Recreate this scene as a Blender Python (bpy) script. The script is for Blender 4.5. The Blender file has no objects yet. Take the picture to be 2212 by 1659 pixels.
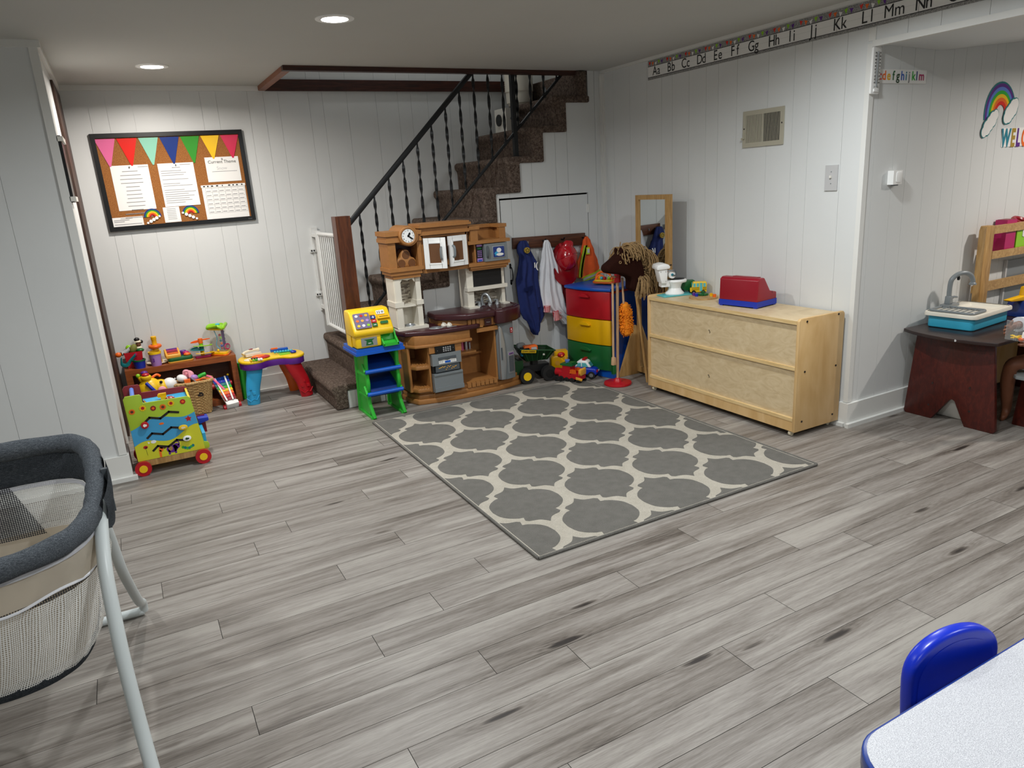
import bpy, bmesh, math, random
from mathutils import Vector, Matrix, noise
from math import sin, cos, pi, radians, sqrt, atan2
S = bpy.context.scene
COL = S.collection
random.seed(7)
# ---------------------------------------------------------------- camera, light, exposure
cd = bpy.data.cameras.new('camera'); cam = bpy.data.objects.new('camera', cd); COL.objects.link(cam)
yaw, pit, rol = radians(27.67), radians(15.70), radians(-3.58)
fw = Vector((sin(yaw)*cos(pit), cos(yaw)*cos(pit), -sin(pit)))
rt = Vector((cos(yaw), -sin(yaw), 0)); up = rt.cross(fw)
r2 = rt*cos(rol) + up*sin(rol); u2 = up*cos(rol) - rt*sin(rol)
M = Matrix((r2, u2, -fw)).transposed().to_4x4(); M.translation = (0, 0, 1.37)
cam.matrix_world = M
cd.sensor_width = 36; cd.lens = 36*1536.7/2212; cd.clip_start = .05
S.camera = cam
S.view_settings.view_transform = 'Standard'; S.view_settings.look = 'None'
S.view_settings.gamma = 1; S.view_settings.use_curve_mapping = False
S.view_settings.exposure = 0.50
wd = bpy.data.worlds.new('world'); S.world = wd; wd.use_nodes = True
wd.node_tree.nodes['Background'].inputs[0].default_value = (.86, .95, 1, 1)
wd.node_tree.nodes['Background'].inputs[1].default_value = .0
# room measures (metres)
YB, YS, XR, XL, YN, YL, ZC = 5.385, 4.53, 3.262, -.172, 2.372, 4.04, 2.11
# recessed downlights: x, y, warm?, power (the first two are in the picture, the rest light the room behind the camera and the niche)
LAMPS = [(1.0, 3.36, 0, 17), (.33, 4.655, 1, 14), (2.35, 2.05, 0, 15), (-.9, 2.1, 0, 8), (.9, .9, 0, 15), (2.4, -.3, 0, 12), (-.6, -.6, 0, 10), (4.7, 1.35, 1, 15), (2.2, 5.0, 0, 2.2)]

# ---------------------------------------------------------------- helpers
def lin(h):
    if isinstance(h, str):
        h = h.lstrip('#'); c = [int(h[i:i+2], 16)/255 for i in (0, 2, 4)]
    else: c = list(h)
    return tuple(x/12.92 if x <= .04045 else ((x+.055)/1.055)**2.4 for x in c) + (1,)
MATS = {}
def mat(name, col, rough=.45, metal=0, spec=.5, trans=0, alpha=1, bump=0, bscale=200, coat=0, vary=0, emit=0):
    if name in MATS: return MATS[name]
    m = bpy.data.materials.new(name); m.use_nodes = True; MATS[name] = m
    nt = m.node_tree; b = nt.nodes['Principled BSDF']
    b.inputs['Base Color'].default_value = lin(col)
    b.inputs['Roughness'].default_value = rough; b.inputs['Metallic'].default_value = metal
    b.inputs['Specular IOR Level'].default_value = spec
    b.inputs['Transmission Weight'].default_value = trans; b.inputs['Alpha'].default_value = alpha
    if coat: b.inputs['Coat Weight'].default_value = coat; b.inputs['Coat Roughness'].default_value = .15
    if emit: b.inputs['Emission Color'].default_value = lin(col); b.inputs['Emission Strength'].default_value = emit
    tc = nt.nodes.new('ShaderNodeTexCoord')
    nz = nt.nodes.new('ShaderNodeTexNoise'); nz.inputs['Scale'].default_value = bscale; nz.inputs['Detail'].default_value = 4
    nt.links.new(tc.outputs['Object'], nz.inputs['Vector'])
    if bump:
        bp = nt.nodes.new('ShaderNodeBump'); bp.inputs['Strength'].default_value = bump; bp.inputs['Distance'].default_value = .004
        nt.links.new(nz.outputs['Fac'], bp.inputs['Height']); nt.links.new(bp.outputs['Normal'], b.inputs['Normal'])
    if vary:
        rp = nt.nodes.new('ShaderNodeMapRange'); rp.inputs['To Min'].default_value = 1-vary; rp.inputs['To Max'].default_value = 1+vary
        rp.inputs['From Min'].default_value = .3; rp.inputs['From Max'].default_value = .7
        nt.links.new(nz.outputs['Fac'], rp.inputs['Value'])
        vm = nt.nodes.new('ShaderNodeVectorMath'); vm.operation = 'SCALE'; vm.inputs[0].default_value = lin(col)[:3]
        nt.links.new(rp.outputs[0], vm.inputs['Scale']); nt.links.new(vm.outputs[0], b.inputs['Base Color'])
    return m
class NT:
    """small node graph writer"""
    def __init__(s, name):
        s.m = bpy.data.materials.new(name); s.m.use_nodes = True; s.nt = s.m.node_tree; s.b = s.nt.nodes['Principled BSDF']; MATS[name] = s.m
    def n(s, typ, ins=None, **kw):
        o = s.nt.nodes.new('ShaderNode'+typ)
        for k, v in kw.items(): setattr(o, k, v)
        for k, v in (ins or {}).items(): s.put(v, o.inputs[k])
        return o
    def put(s, v, sock):
        if isinstance(v, bpy.types.NodeSocket): s.nt.links.new(v, sock)
        elif isinstance(v, bpy.types.Node): s.nt.links.new(v.outputs[0], sock)
        else: sock.default_value = v
    def ma(s, op, a, b=0, c=0): return s.n('Math', {0: a, 1: b, 2: c}, operation=op).outputs[0]
    def ramp(s, fac, stops):
        r = s.n('ValToRGB', {0: fac}); e = r.color_ramp.elements
        while len(e) < len(stops): e.new(.5)
        for i, (p, c) in enumerate(stops): e[i].position = p; e[i].color = lin(c)
        return r.outputs[0]
    def mix(s, f, a, b, bt='MIX'):
        o = s.n('Mix', data_type='RGBA', blend_type=bt)
        s.put(f, o.inputs[0]); s.put(a, o.inputs[6]); s.put(b, o.inputs[7]); return o.outputs[2]
    def bump(s, h, st=.3, d=.003):
        o = s.n('Bump', {'Strength': st, 'Distance': d, 'Height': h}); s.put(o.outputs[0], s.b.inputs['Normal'])
    def obj(s): return s.n('TexCoord').outputs['Object']
    def scale(s, v, x, y, z): return s.n('Mapping', {'Vector': v, 'Scale': (x, y, z)}).outputs[0]
    def noise(s, v, sc, det=4, dist=0, rough=.5): return s.n('TexNoise', {'Vector': v, 'Scale': sc, 'Detail': det, 'Distortion': dist, 'Roughness': rough}).outputs[0]
    def set(s, **kw):
        for k, v in kw.items(): s.put(v, s.b.inputs[k.replace('_', ' ')])

def prop(o, label=None, cat=None, group=None, kind=None):
    if label: o['label'] = label
    if cat: o['category'] = cat
    if group: o['group'] = group
    if kind: o['kind'] = kind
    return o
def T(name, label, cat, loc=(0, 0, 0), rz=0, group=None, sc=None, rot=None):
    o = bpy.data.objects.new(name, None); COL.objects.link(o); o.empty_display_size = .05
    o.location = loc; o.rotation_euler = rot or (0, 0, rz)
    if sc: o.scale = (sc, sc, sc)
    return prop(o, label, cat, group)
def dup(root, loc, rz=0, label=None, rot=None, sc=None, swap=None):
    def cp(o, par):
        c = o.copy(); COL.objects.link(c); c.parent = par
        if swap and c.data and c.data.materials:
            if any(m and m.name in swap for m in c.data.materials):
                c.data = c.data.copy()
                for i, m in enumerate(c.data.materials):
                    if m and m.name in swap: c.data.materials[i] = MATS[swap[m.name]]
        for ch in list(o.children): cp(ch, c)
        return c
    r = cp(root, None); r.location = loc; r.rotation_euler = rot or (0, 0, rz)
    if sc: r.scale = (sc, sc, sc)
    if label: r['label'] = label
    return r
_txt = {}
def txtmesh(s, bold=0):
    if (s, bold) in _txt: return _txt[(s, bold)]
    cu = bpy.data.curves.new('t', 'FONT'); cu.body = s; cu.size = 1; cu.offset = bold; cu.align_x = 'CENTER'; cu.resolution_u = 4
    o = bpy.data.objects.new('t', cu); COL.objects.link(o)
    dg = bpy.context.evaluated_depsgraph_get(); me = o.evaluated_get(dg).to_mesh()
    r = ([v.co.copy() for v in me.vertices], [tuple(p.vertices) for p in me.polygons])
    o.evaluated_get(dg).to_mesh_clear(); bpy.data.objects.remove(o); bpy.data.curves.remove(cu)
    _txt[(s, bold)] = r; return r
class MB:
    """mesh writer; with th given, points are written in world measures and land in that thing's own frame"""
    def __init__(s, th=None, M=None):
        s.bm = bmesh.new(); s.mi = 0; s.M = M or Matrix()
        if th is not None:
            m = Matrix.Translation(th.location) @ th.rotation_euler.to_matrix().to_4x4()
            s.M = m.inverted() @ s.M
    def m(s, i): s.mi = i; return s
    def raw(s, co, faces, M=None):
        X = s.M @ M if M is not None else s.M
        vs = [s.bm.verts.new(X @ Vector(c)) for c in co]; out = []
        for f in faces:
            try: q = s.bm.faces.new([vs[i] for i in f]); q.material_index = s.mi; out.append(q)
            except ValueError: pass
        return vs, out
    def bevel(s, fs, w, seg=2, ang=.5):
        es = set(e for f in fs for e in f.edges)
        es = [e for e in es if len(e.link_faces) == 2 and e.calc_face_angle(0) > ang]
        r = bmesh.ops.bevel(s.bm, geom=es, offset=w, segments=seg, affect='EDGES', profile=.5, clamp_overlap=True)
        for f in r['faces']: f.material_index = s.mi
    def box(s, x0, y0, z0, x1, y1, z1, bev=0, M=None, seg=2):
        x0, x1 = sorted((x0, x1)); y0, y1 = sorted((y0, y1)); z0, z1 = sorted((z0, z1))
        co = [(x, y, z) for z in (z0, z1) for y in (y0, y1) for x in (x0, x1)]
        v, f = s.raw(co, [(0, 2, 3, 1), (4, 5, 7, 6), (0, 1, 5, 4), (2, 6, 7, 3), (0, 4, 6, 2), (1, 3, 7, 5)], M)
        if bev: s.bevel(f, min(bev, .45*min(x1-x0, y1-y0, z1-z0)), seg)
        return s
    def prism(s, poly, a, b, ax='z', bev=0, M=None, seg=2, ang=.5):
        """polygon extruded from a to b along ax; poly is (x,y) for z, (x,z) for y, (y,z) for x"""
        n = len(poly)
        P = {'z': lambda p, t: (p[0], p[1], t), 'y': lambda p, t: (p[0], t, p[1]), 'x': lambda p, t: (t, p[0], p[1])}[ax]
        co = [P(p, a) for p in poly] + [P(p, b) for p in poly]
        v, f = s.raw(co, [tuple(range(n))[::-1], tuple(range(n, 2*n))] + [(i, (i+1) % n, n+(i+1) % n, n+i) for i in range(n)], M)
        bmesh.ops.recalc_face_normals(s.bm, faces=f)
        if bev: s.bevel(f, bev, seg, ang)
        return s
    def frame(s, p0, p1):
        d = Vector(p1)-Vector(p0); z = d.normalized(); x = z.orthogonal().normalized(); y = z.cross(x); return d.length, x, y, z
    def tube(s, pts, r, seg=10, closed=False, cap=True, flat=None, M=None):
        pts = [Vector(p) for p in pts]; n = len(pts); rs = r if isinstance(r, (list, tuple)) else [r]*n
        tang = []
        for i in range(n):
            a = pts[(i-1) % n] if (closed or i > 0) else pts[i]; b = pts[(i+1) % n] if (closed or i < n-1) else pts[i]
            tang.append((b-a).normalized())
        x = tang[0].orthogonal().normalized()
        if flat: x = (Vector(flat) - tang[0]*Vector(flat).dot(tang[0])).normalized()
        co = []
        for i in range(n):
            t = tang[i]
            x = (Vector(flat) - t*Vector(flat).dot(t)).normalized() if flat else (x - t*x.dot(t)).normalized()
            y = t.cross(x); ri = rs[i]; ra, rb = ri if isinstance(ri, (list, tuple)) else (ri, ri)
            for k in range(seg):
                a = 2*pi*k/seg; co.append(pts[i] + x*cos(a)*ra + y*sin(a)*rb)
        fs = []
        for i in range(n if closed else n-1):
            j = (i+1) % n
            for k in range(seg): fs.append((i*seg+k, i*seg+(k+1) % seg, j*seg+(k+1) % seg, j*seg+k))
        if cap and not closed: fs += [tuple(range(seg))[::-1], tuple(range((n-1)*seg, n*seg))]
        s.raw(co, fs, M); return s
    def cyl(s, p0, p1, r0, r1=None, seg=16, bev=0, M=None):
        L, x, y, z = s.frame(p0, p1); r1 = r0 if r1 is None else r1
        co = [Vector(p0)+(x*cos(2*pi*k/seg)+y*sin(2*pi*k/seg))*r0 for k in range(seg)]
        co += [Vector(p1)+(x*cos(2*pi*k/seg)+y*sin(2*pi*k/seg))*r1 for k in range(seg)]
        v, f = s.raw(co, [tuple(range(seg))[::-1], tuple(range(seg, 2*seg))] + [(i, (i+1) % seg, seg+(i+1) % seg, seg+i) for i in range(seg)], M)
        if bev: s.bevel(f, bev, 2, .9)
        return s
    def lathe(s, prof, c=(0, 0, 0), seg=24, ax=(0, 0, 1), M=None, cap=True):
        L, x, y, z = s.frame((0, 0, 0), ax); c = Vector(c); co = []
        for r, h in prof:
            for k in range(seg): co.append(c + z*h + (x*cos(2*pi*k/seg)+y*sin(2*pi*k/seg))*r)
        n = len(prof); fs = [(i*seg+k, i*seg+(k+1) % seg, (i+1)*seg+(k+1) % seg, (i+1)*seg+k) for i in range(n-1) for k in range(seg)]
        if cap: fs += [tuple(range(seg))[::-1], tuple(range((n-1)*seg, n*seg))]
        s.raw(co, fs, M); return s
    def ell(s, c, r, seg=16, rot=None, M=None):
        if not isinstance(r, (list, tuple)): r = (r, r, r)
        X = Matrix.Translation(c) @ (rot.to_4x4() if rot else Matrix()) @ Matrix.Diagonal((*r, 1))
        k = max(6, seg//2); co = [(0, 0, 1)]
        for i in range(1, k):
            a = pi*i/k
            for j in range(seg): co.append((sin(a)*cos(2*pi*j/seg), sin(a)*sin(2*pi*j/seg), cos(a)))
        co.append((0, 0, -1)); fs = [(0, 1+j, 1+(j+1) % seg) for j in range(seg)]
        for i in range(k-2):
            for j in range(seg): fs.append((1+i*seg+j, 1+(i+1)*seg+j, 1+(i+1)*seg+(j+1) % seg, 1+i*seg+(j+1) % seg))
        e = len(co)-1; fs += [(e, e-seg+(j+1) % seg, e-seg+j) for j in range(seg)]
        s.raw(co, fs, M @ X if M is not None else X); return s
    def grid(s, fn, nu, nv, th=0, M=None, wrap=False):
        co = [Vector(fn(i/nu, j/nv)) for i in range(nu+1) for j in range(nv+1)]
        F = [(i*(nv+1)+j, (i+1)*(nv+1)+j, (i+1)*(nv+1)+j+1, i*(nv+1)+j+1) for i in range(nu) for j in range(nv)]
        v, f = s.raw(co, F, M)
        if wrap: bmesh.ops.remove_doubles(s.bm, verts=v, dist=1e-5)
        elif th: bmesh.ops.solidify(s.bm, geom=f, thickness=th)
        return s
    def poly(s, pts, M=None):
        s.raw(pts, [tuple(range(len(pts)))], M); return s
    def text(s, t, size, M, bold=0, th=.0006, sx=1):
        v, f = txtmesh(t, bold); X = M @ Matrix.Diagonal((size*sx, size, 1, 1))
        s.raw([(p.x, p.y, th) for p in v], f, X); return s
    def torus(s, c, R, r, ax=(0, 0, 1), seg=24, ss=8, M=None):
        L, x, y, z = s.frame((0, 0, 0), ax)
        s.tube([Vector(c)+(x*cos(2*pi*k/seg)+y*sin(2*pi*k/seg))*R for k in range(seg)], r, ss, closed=True, M=M); return s
    def build(s, name, mats, parent=None, smooth=35, loc=None, keep=False):
        me = bpy.data.meshes.new(name)
        if not keep: bmesh.ops.recalc_face_normals(s.bm, faces=s.bm.faces[:])
        if parent is None and loc is not None: bmesh.ops.translate(s.bm, verts=s.bm.verts[:], vec=-Vector(loc))
        s.bm.to_mesh(me); s.bm.free()
        for m_ in (mats if isinstance(mats, (list, tuple)) else [mats]): me.materials.append(MATS[m_] if isinstance(m_, str) else m_)
        if smooth:
            me.polygons.foreach_set('use_smooth', [True]*len(me.polygons)); me.set_sharp_from_angle(angle=radians(smooth))
        o = bpy.data.objects.new(name, me); COL.objects.link(o)
        if parent is not None: o.parent = parent
        elif loc is not None: o.location = loc
        return o
def face_m(o, ux, uy):
    """matrix taking local (x,y) to the plane at o spanned by ux, uy"""
    ux, uy = Vector(ux).normalized(), Vector(uy).normalized(); n = ux.cross(uy)
    m = Matrix((ux, uy, n)).transposed().to_4x4(); m.translation = Vector(o); return m
def FY(x, y, z): return face_m((x, y, z), (1, 0, 0), (0, 0, 1))      # faces -y (towards the camera)
def FX(x, y, z): return face_m((x, y, z), (0, -1, 0), (0, 0, 1))     # faces -x
def rrect(x0, z0, x1, z1, r, n=5):
    out = []
    for cx, cz, a in ((x1-r, z1-r, 0), (x0+r, z1-r, 90), (x0+r, z0+r, 180), (x1-r, z0+r, 270)):
        for k in range(n+1):
            t = radians(a+90*k/n); out.append((cx+r*cos(t), cz+r*sin(t)))
    return out
def smooth_path(pts, k=6, closed=False):
    P = [Vector(p) for p in pts]; n = len(P); out = []
    for i in range(n if closed else n-1):
        g = lambda j: P[j % n] if closed else P[max(0, min(n-1, j))]
        p0, p1, p2, p3 = g(i-1), g(i), g(i+1), g(i+2)
        for t in range(k):
            t /= k; out.append(.5*((2*p1)+(p2-p0)*t+(2*p0-5*p1+4*p2-p3)*t*t+(3*p1-p0-3*p2+p3)*t**3))
    if not closed: out.append(P[-1])
    return out
# ---------------------------------------------------------------- materials of the room
def build_mats():
    # vinyl plank floor: planks run along x, rows .127 wide
    g = NT('floor_planks'); h = g.n('Attribute', attribute_name='plank').outputs['Color']; hs = g.n('SeparateColor', {0: h}).outputs
    off = g.n('VectorMath', {0: h, 'Scale': 41.}, operation='SCALE').outputs[0]
    base = g.n('VectorMath', {0: g.obj(), 1: off}, operation='ADD').outputs[0]
    kv = g.scale(base, 1.55, 8.2, 1); kd = g.n('TexVoronoi', {'Vector': g.n('VectorMath', {0: kv, 1: g.n('VectorMath', {0: g.n('TexNoise', {'Vector': kv, 'Scale': 3.}).outputs[1], 'Scale': .10}, operation='SCALE').outputs[0]}, operation='ADD').outputs[0], 'Scale': 1.0}).outputs['Distance']
    near = g.n('MapRange', {0: kd, 1: .0, 2: .30, 3: 1., 4: 0.}, interpolation_type='SMOOTHSTEP').outputs[0]
    warp = g.n('CombineXYZ', {0: 0., 1: g.ma('MULTIPLY', near, .016), 2: 0.}).outputs[0]
    bw = g.n('VectorMath', {0: base, 1: warp}, operation='ADD').outputs[0]
    broad = g.noise(g.scale(bw, 1.0, 13, 1), 1.0, 4, .8)
    mid = g.noise(g.scale(bw, 3.2, 70, 1), 1.0, 5, 1.0)
    fine = g.noise(g.scale(bw, 22, 420, 1), 1.0, 4, .2, .65)
    knot = g.n('MapRange', {0: kd, 1: .015, 2: .11, 3: 1., 4: 0.}, interpolation_type='SMOOTHSTEP').outputs[0]
    ring = g.ma('MULTIPLY', g.n('MapRange', {0: kd, 1: .05, 2: .33, 3: 1., 4: 0.}).outputs[0], g.ma('SINE', g.ma('MULTIPLY', g.ma('ADD', kd, g.ma('MULTIPLY', mid, .07)), 95.)))
    v = g.ma('ADD', g.ma('MULTIPLY', broad, .80), g.ma('MULTIPLY', mid, .40)); v = g.ma('ADD', v, g.ma('MULTIPLY', fine, .42))
    v = g.ma('SUBTRACT', v, g.ma('MULTIPLY', knot, .46)); v = g.ma('ADD', v, g.ma('MULTIPLY', ring, .040)); v = g.ma('SUBTRACT', v, g.ma('MULTIPLY', near, .07))
    v = g.ma('ADD', v, g.ma('MULTIPLY', g.ma('SUBTRACT', hs[0], .5), .09))
    c = g.ramp(v, [(.42, '#28221f'), (.57, '#4f4842'), (.71, '#706962'), (.84, '#86807a'), (.98, '#9a958e')])
    g.set(Base_Color=c, Roughness=g.n('MapRange', {0: fine, 3: .38, 4: .54}).outputs[0], Specular_IOR_Level=.42)
    g.bump(fine, .15, .0008)
    mat('floor_gap', '#2a2623', .9)
    # painted panelling / ceiling
    for nm, c_, sc, st in (('wall_paint', '#dadcdb', 300, .10), ('ceiling_paint', '#c0c0bb', 260, .12), ('trim_paint', '#e2e2de', 400, .08)):
        g = NT(nm); o = g.obj(); n1 = g.noise(o, 1.7, 3); n2 = g.noise(o, sc, 3)
        g.set(Base_Color=g.mix(g.n('MapRange', {0: n1, 1: .3, 2: .7, 3: 0., 4: 1.}).outputs[0], lin(c_), tuple(x*.955 for x in lin(c_)[:3])+(1,)), Roughness=.42 if nm != 'ceiling_paint' else .75)
        g.bump(g.ma('ADD', n2, g.noise(g.scale(o, 30, 30, 3), 1.)), st, .0015)
    def wood(nm, dark, mid_, light, sx_=6, sy_=60, sz_=60, rough=.45, dist=1.2, bmp=.1, sc=1.):
        g = NT(nm); o = g.scale(g.obj(), sx_, sy_, sz_); a = g.noise(o, sc, 5, dist); b = g.noise(g.scale(g.obj(), sx_*3, sy_*5, sz_*5), 1., 3, .2)
        v = g.ma('ADD', g.ma('MULTIPLY', a, .75), g.ma('MULTIPLY', b, .25))
        g.set(Base_Color=g.ramp(v, [(.3, dark), (.5, mid_), (.7, light)]), Roughness=rough); g.bump(b, bmp, .001)
    wood('dark_stair_wood', '#241009', '#3a1a10', '#4d2618', 5, 60, 60, .4)
    wood('post_wood', '#38190c', '#552a13', '#673619', 50, 50, 5, .35)
    wood('door_wood', '#25140b', '#382115', '#452b1c', 60, 60, 5, .5)
    wood('walnut', '#3a1c10', '#57301c', '#6b3e25', 6, 70, 70, .5)
    wood('bench_wood', '#6b3315', '#8a481f', '#9c5829', 5, 50, 50, .35)
    wood('pine', '#8f6a3b', '#ad8650', '#bf9a64', 50, 50, 5, .45)
    wood('pine_y', '#9a7443', '#b5905c', '#c9a672', 50, 6, 50, .45)
    wood('ply_face', '#bfa780', '#cdb791', '#d7c3a0', 2.2, 2.2, 5.5, .42, 3.4, .05, 2.6)
    wood('ply_side', '#c29b63', '#d0ac76', '#d9b886', 5, 5, 1.5, .4, 1.8, .05, 1.6)
    wood('ply_edge', '#c9a66c', '#d9bb85', '#e2c897', 8, 8, 160, .45, .5, .05)
    wood('dowel', '#b08a63', '#c7a27c', '#d3b08c', 60, 60, 6, .5)
    wood('mahogany', '#360d06', '#48130a', '#581c10', 5, 50, 20, .38)
    wood('espresso', '#1d1312', '#2a1c1a', '#332321', 30, 5, 30, .3)
    # carpet
    g = NT('carpet'); o = g.obj(); a = g.noise(o, 330, 3, 0, .7); b = g.n('TexVoronoi', {'Vector': g.scale(o, 1, 1, .35), 'Scale': 240.}).outputs['Distance']; c3 = g.noise(o, 60, 4)
    v = g.ma('ADD', g.ma('MULTIPLY', a, .75), g.ma('MULTIPLY', c3, .3))
    g.set(Base_Color=g.ramp(v, [(.36, '#2b211d'), (.47, '#5f4f46'), (.56, '#8e7b6e'), (.68, '#c2ae9f')]), Roughness=.95, Specular_IOR_Level=.15)
    g.bump(g.ma('ADD', a, g.ma('MULTIPLY', b, -.8)), 1., .012)
    # rug
    for nm, ca, cb in (('rug_grey', '#63625d', '#827f7a'), ('rug_cream', '#aca598', '#cdc7ba')):
        g = NT(nm); o = g.obj(); a = g.noise(o, 420, 3, 0, .7)
        g.set(Base_Color=g.ramp(g.ma('ADD', g.ma('MULTIPLY', a, .8), g.ma('MULTIPLY', g.noise(o, 25), .2)), [(.38, ca), (.62, cb)]), Roughness=.95, Specular_IOR_Level=.1); g.bump(a, .9, .005)
    g = NT('cork'); o = g.obj(); a = g.noise(o, 230, 4, 0, .75)
    g.set(Base_Color=g.ramp(a, [(.3, '#6d3f17'), (.5, '#955c27'), (.7, '#ae7a3e')]), Roughness=.85); g.bump(a, .5, .002)
    g = NT('speckled_laminate'); o = g.obj(); a = g.noise(o, 700, 2, 0, .8)
    g.set(Base_Color=g.ramp(a, [(.3, '#8b8c93'), (.45, '#b1b2b8'), (.55, '#c6c7cc'), (.7, '#dfe0e3')]), Roughness=.35)
    g = NT('heather_grey'); o = g.obj(); a = g.noise(g.scale(o, 90, 900, 900), 1., 3); b = g.noise(g.scale(o, 900, 90, 900), 1., 3)
    g.set(Base_Color=g.ramp(g.ma('MULTIPLY', g.ma('ADD', a, b), .5), [(.36, '#33373c'), (.5, '#4b5056'), (.64, '#70767c')]), Roughness=.9, Specular_IOR_Level=.2)
    g.bump(g.ma('ADD', g.ma('MULTIPLY', g.ma('ADD', a, b), .4), g.noise(g.scale(o, 14, 14, 14), 1., 3)), .35, .008)
    g = NT('wicker'); sx = g.n('SeparateXYZ', {0: g.n('TexCoord').outputs['UV']})
    a = g.noise(g.obj(), 160, 3); g.set(Base_Color=g.ramp(a, [(.3, '#8d6a3e'), (.5, '#b8935d'), (.7, '#d8b980')]), Roughness=.6); g.bump(a, .3, .002)
    # open net: woven holes are real gaps in the cloth
    for nm, c_, sc, hole in (('net_white', '#ecece8', 190., .34), ('net_dark', '#2b2d33', 190., .36)):
        g = NT(nm); u = g.n('TexCoord').outputs['UV']
        vo = g.n('TexVoronoi', {'Vector': g.scale(u, sc, sc, 1), 'Scale': 1., 'Randomness': .05}); d = vo.outputs['Distance']
        g.set(Base_Color=lin(c_), Roughness=.8, Alpha=g.ma('GREATER_THAN', d, hole))
    mirror = mat('mirror_glass', '#e8ecec', .02, 1)
    g = NT('tile_mosaic'); o = g.obj(); br = g.n('TexBrick', {'Vector': g.n('Mapping', {'Vector': o, 'Rotation': (radians(90), 0, 0)}).outputs[0], 'Scale': 1., 'Mortar Size': .0007, 'Brick Width': .028, 'Row Height': .0075, 'Color1': lin('#e0d9c8'), 'Color2': lin('#3f231a'), 'Mortar': lin('#b9ad98'), 'Bias': -.1}, offset=.37, squash=1.6, squash_frequency=3)
    g.set(Base_Color=br.outputs[0], Roughness=.35)
    g = NT('gingham'); sx = g.n('SeparateXYZ', {0: g.obj()})
    a = g.ma('LESS_THAN', g.ma('FRACT', g.ma('MULTIPLY', sx.outputs[0], 110.)), .5); b = g.ma('LESS_THAN', g.ma('FRACT', g.ma('MULTIPLY', sx.outputs[2], 110.)), .5)
    g.set(Base_Color=g.ramp(g.ma('MULTIPLY', g.ma('ADD', a, b), .5), [(0, '#f0e6e6'), (.5, '#d06a74'), (1, '#a5121f')]), Roughness=.8)
    g = NT('stripes_bw'); sx = g.n('SeparateXYZ', {0: g.obj()}); g.set(Base_Color=g.ramp(g.ma('LESS_THAN', g.ma('FRACT', g.ma('MULTIPLY', sx.outputs[0], 120.)), .5), [(0, '#e9e9e9'), (1, '#16161a')]), Roughness=.8)
    g = NT('granite_paper'); g.set(Base_Color=g.ramp(g.noise(g.obj(), 320, 2, 0, .8), [(.35, '#4f4f50'), (.5, '#8b8a88'), (.65, '#bbb9b5')]), Roughness=.6)
    mat('white_plastic', '#e6e3da', .35, vary=.02, bscale=3); mat('white_paint_metal', '#dedfdd', .35); mat('white_paper', '#ecebe8', .6); mat('pure_white', '#f4f4f2', .4)
    mat('tan_plastic', '#a36f3c', .42, vary=.07, bscale=45, bump=.05); mat('tan_dark', '#6b4220', .45); mat('burgundy', '#3f1d22', .3, vary=.05, bscale=30, bump=.04)
    mat('cream_plastic', '#e4ded0', .38, vary=.02, bscale=20); mat('brown_pane', '#684326', .5); mat('grey_plastic', '#7b8184', .35, spec=.6); mat('grey_dark', '#50565b', .35)
    mat('silver', '#a9adb0', .28, metal=.6); mat('black_plastic', '#111214', .35); mat('chalkboard', '#0b0b0d', .55); mat('black_iron', '#15171a', .42, metal=.2, bump=.1)
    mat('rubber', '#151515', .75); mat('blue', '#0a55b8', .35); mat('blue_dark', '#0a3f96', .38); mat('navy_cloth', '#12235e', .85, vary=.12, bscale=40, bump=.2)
    mat('white_cloth', '#dcdde2', .8, vary=.03, bscale=20, bump=.1); mat('red', '#b5121f', .35); mat('red_gloss', '#b00d1e', .18, coat=.6); mat('red_cloth', '#9c1420', .8)
    mat('yellow', '#f0c416', .35); mat('yellow_sat', '#e8b000', .35); mat('green', '#2fae35', .35); mat('dark_green', '#14602c', .38); mat('jd_green', '#12401c', .4); mat('lime', '#8cc81e', .35); mat('cart_lime', '#9db82a', .4); mat('cart_yellow', '#cccb2c', .4); mat('cart_blue', '#3f9acb', .4); mat('panel_purple', '#6a5f80', .4)
    mat('orange', '#ee6a18', .4); mat('orange_cloth', '#d9561c', .85, vary=.1, bscale=30); mat('hi_vis', '#c4e030', .6); mat('reflect', '#c9ccc8', .25); mat('purple', '#5a1f86', .38); mat('lavender', '#a77fc4', .4)
    mat('pink', '#e05a86', .5); mat('light_pink', '#f0a3b4', .55); mat('teal', '#13787c', .4); mat('aqua', '#3aa9c9', .35); mat('sky', '#2f9fd0', .35); mat('chair_blue', '#0a2bb8', .3, vary=.03, bscale=30); mat('magenta', '#b0125e', .4)
    mat('maroon', '#7c0f1d', .4); mat('deep_red', '#8d0f22', .35); mat('royal', '#1030a8', .35); mat('horse_brown', '#2a130d', .95, spec=.1, bump=.4, bscale=350); mat('yarn', '#9c7e55', .9, vary=.25, bscale=70); mat('mop_orange', '#ef8a10', .9, vary=.2, bscale=200)
    mat('beige_cloth', '#d0c7b8', .85, vary=.05, bscale=9, bump=.2); mat('tube_grey', '#c9d0d0', .38); mat('skin', '#7d4c33', .55, vary=.05, bscale=30); mat('hair_black', '#120d0b', .7)
    mat('clear', '#f2f6f6', .06, trans=.0, alpha=.12, spec=.8); mat('glass_clear', '#cfd6d6', .05, alpha=.13); mat('ivory', '#e7ddc2', .4); mat('vent_beige', '#b3ae9c', .45, metal=.1); mat('vent_dark', '#22211f', .8)
    mat('cardboard', '#c9c2b4', .7); mat('amber', '#e2a63a', .4); mat('olive', '#7a7c34', .7); mat('ink', '#1b1b1d', .6); mat('ink_grey', '#8c8c8e', .7); mat('dark_interior', '#1a100b', .8); mat('lilac_blue', '#5c7fd0', .4); mat('turquoise', '#5bb8bd', .4)
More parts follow.
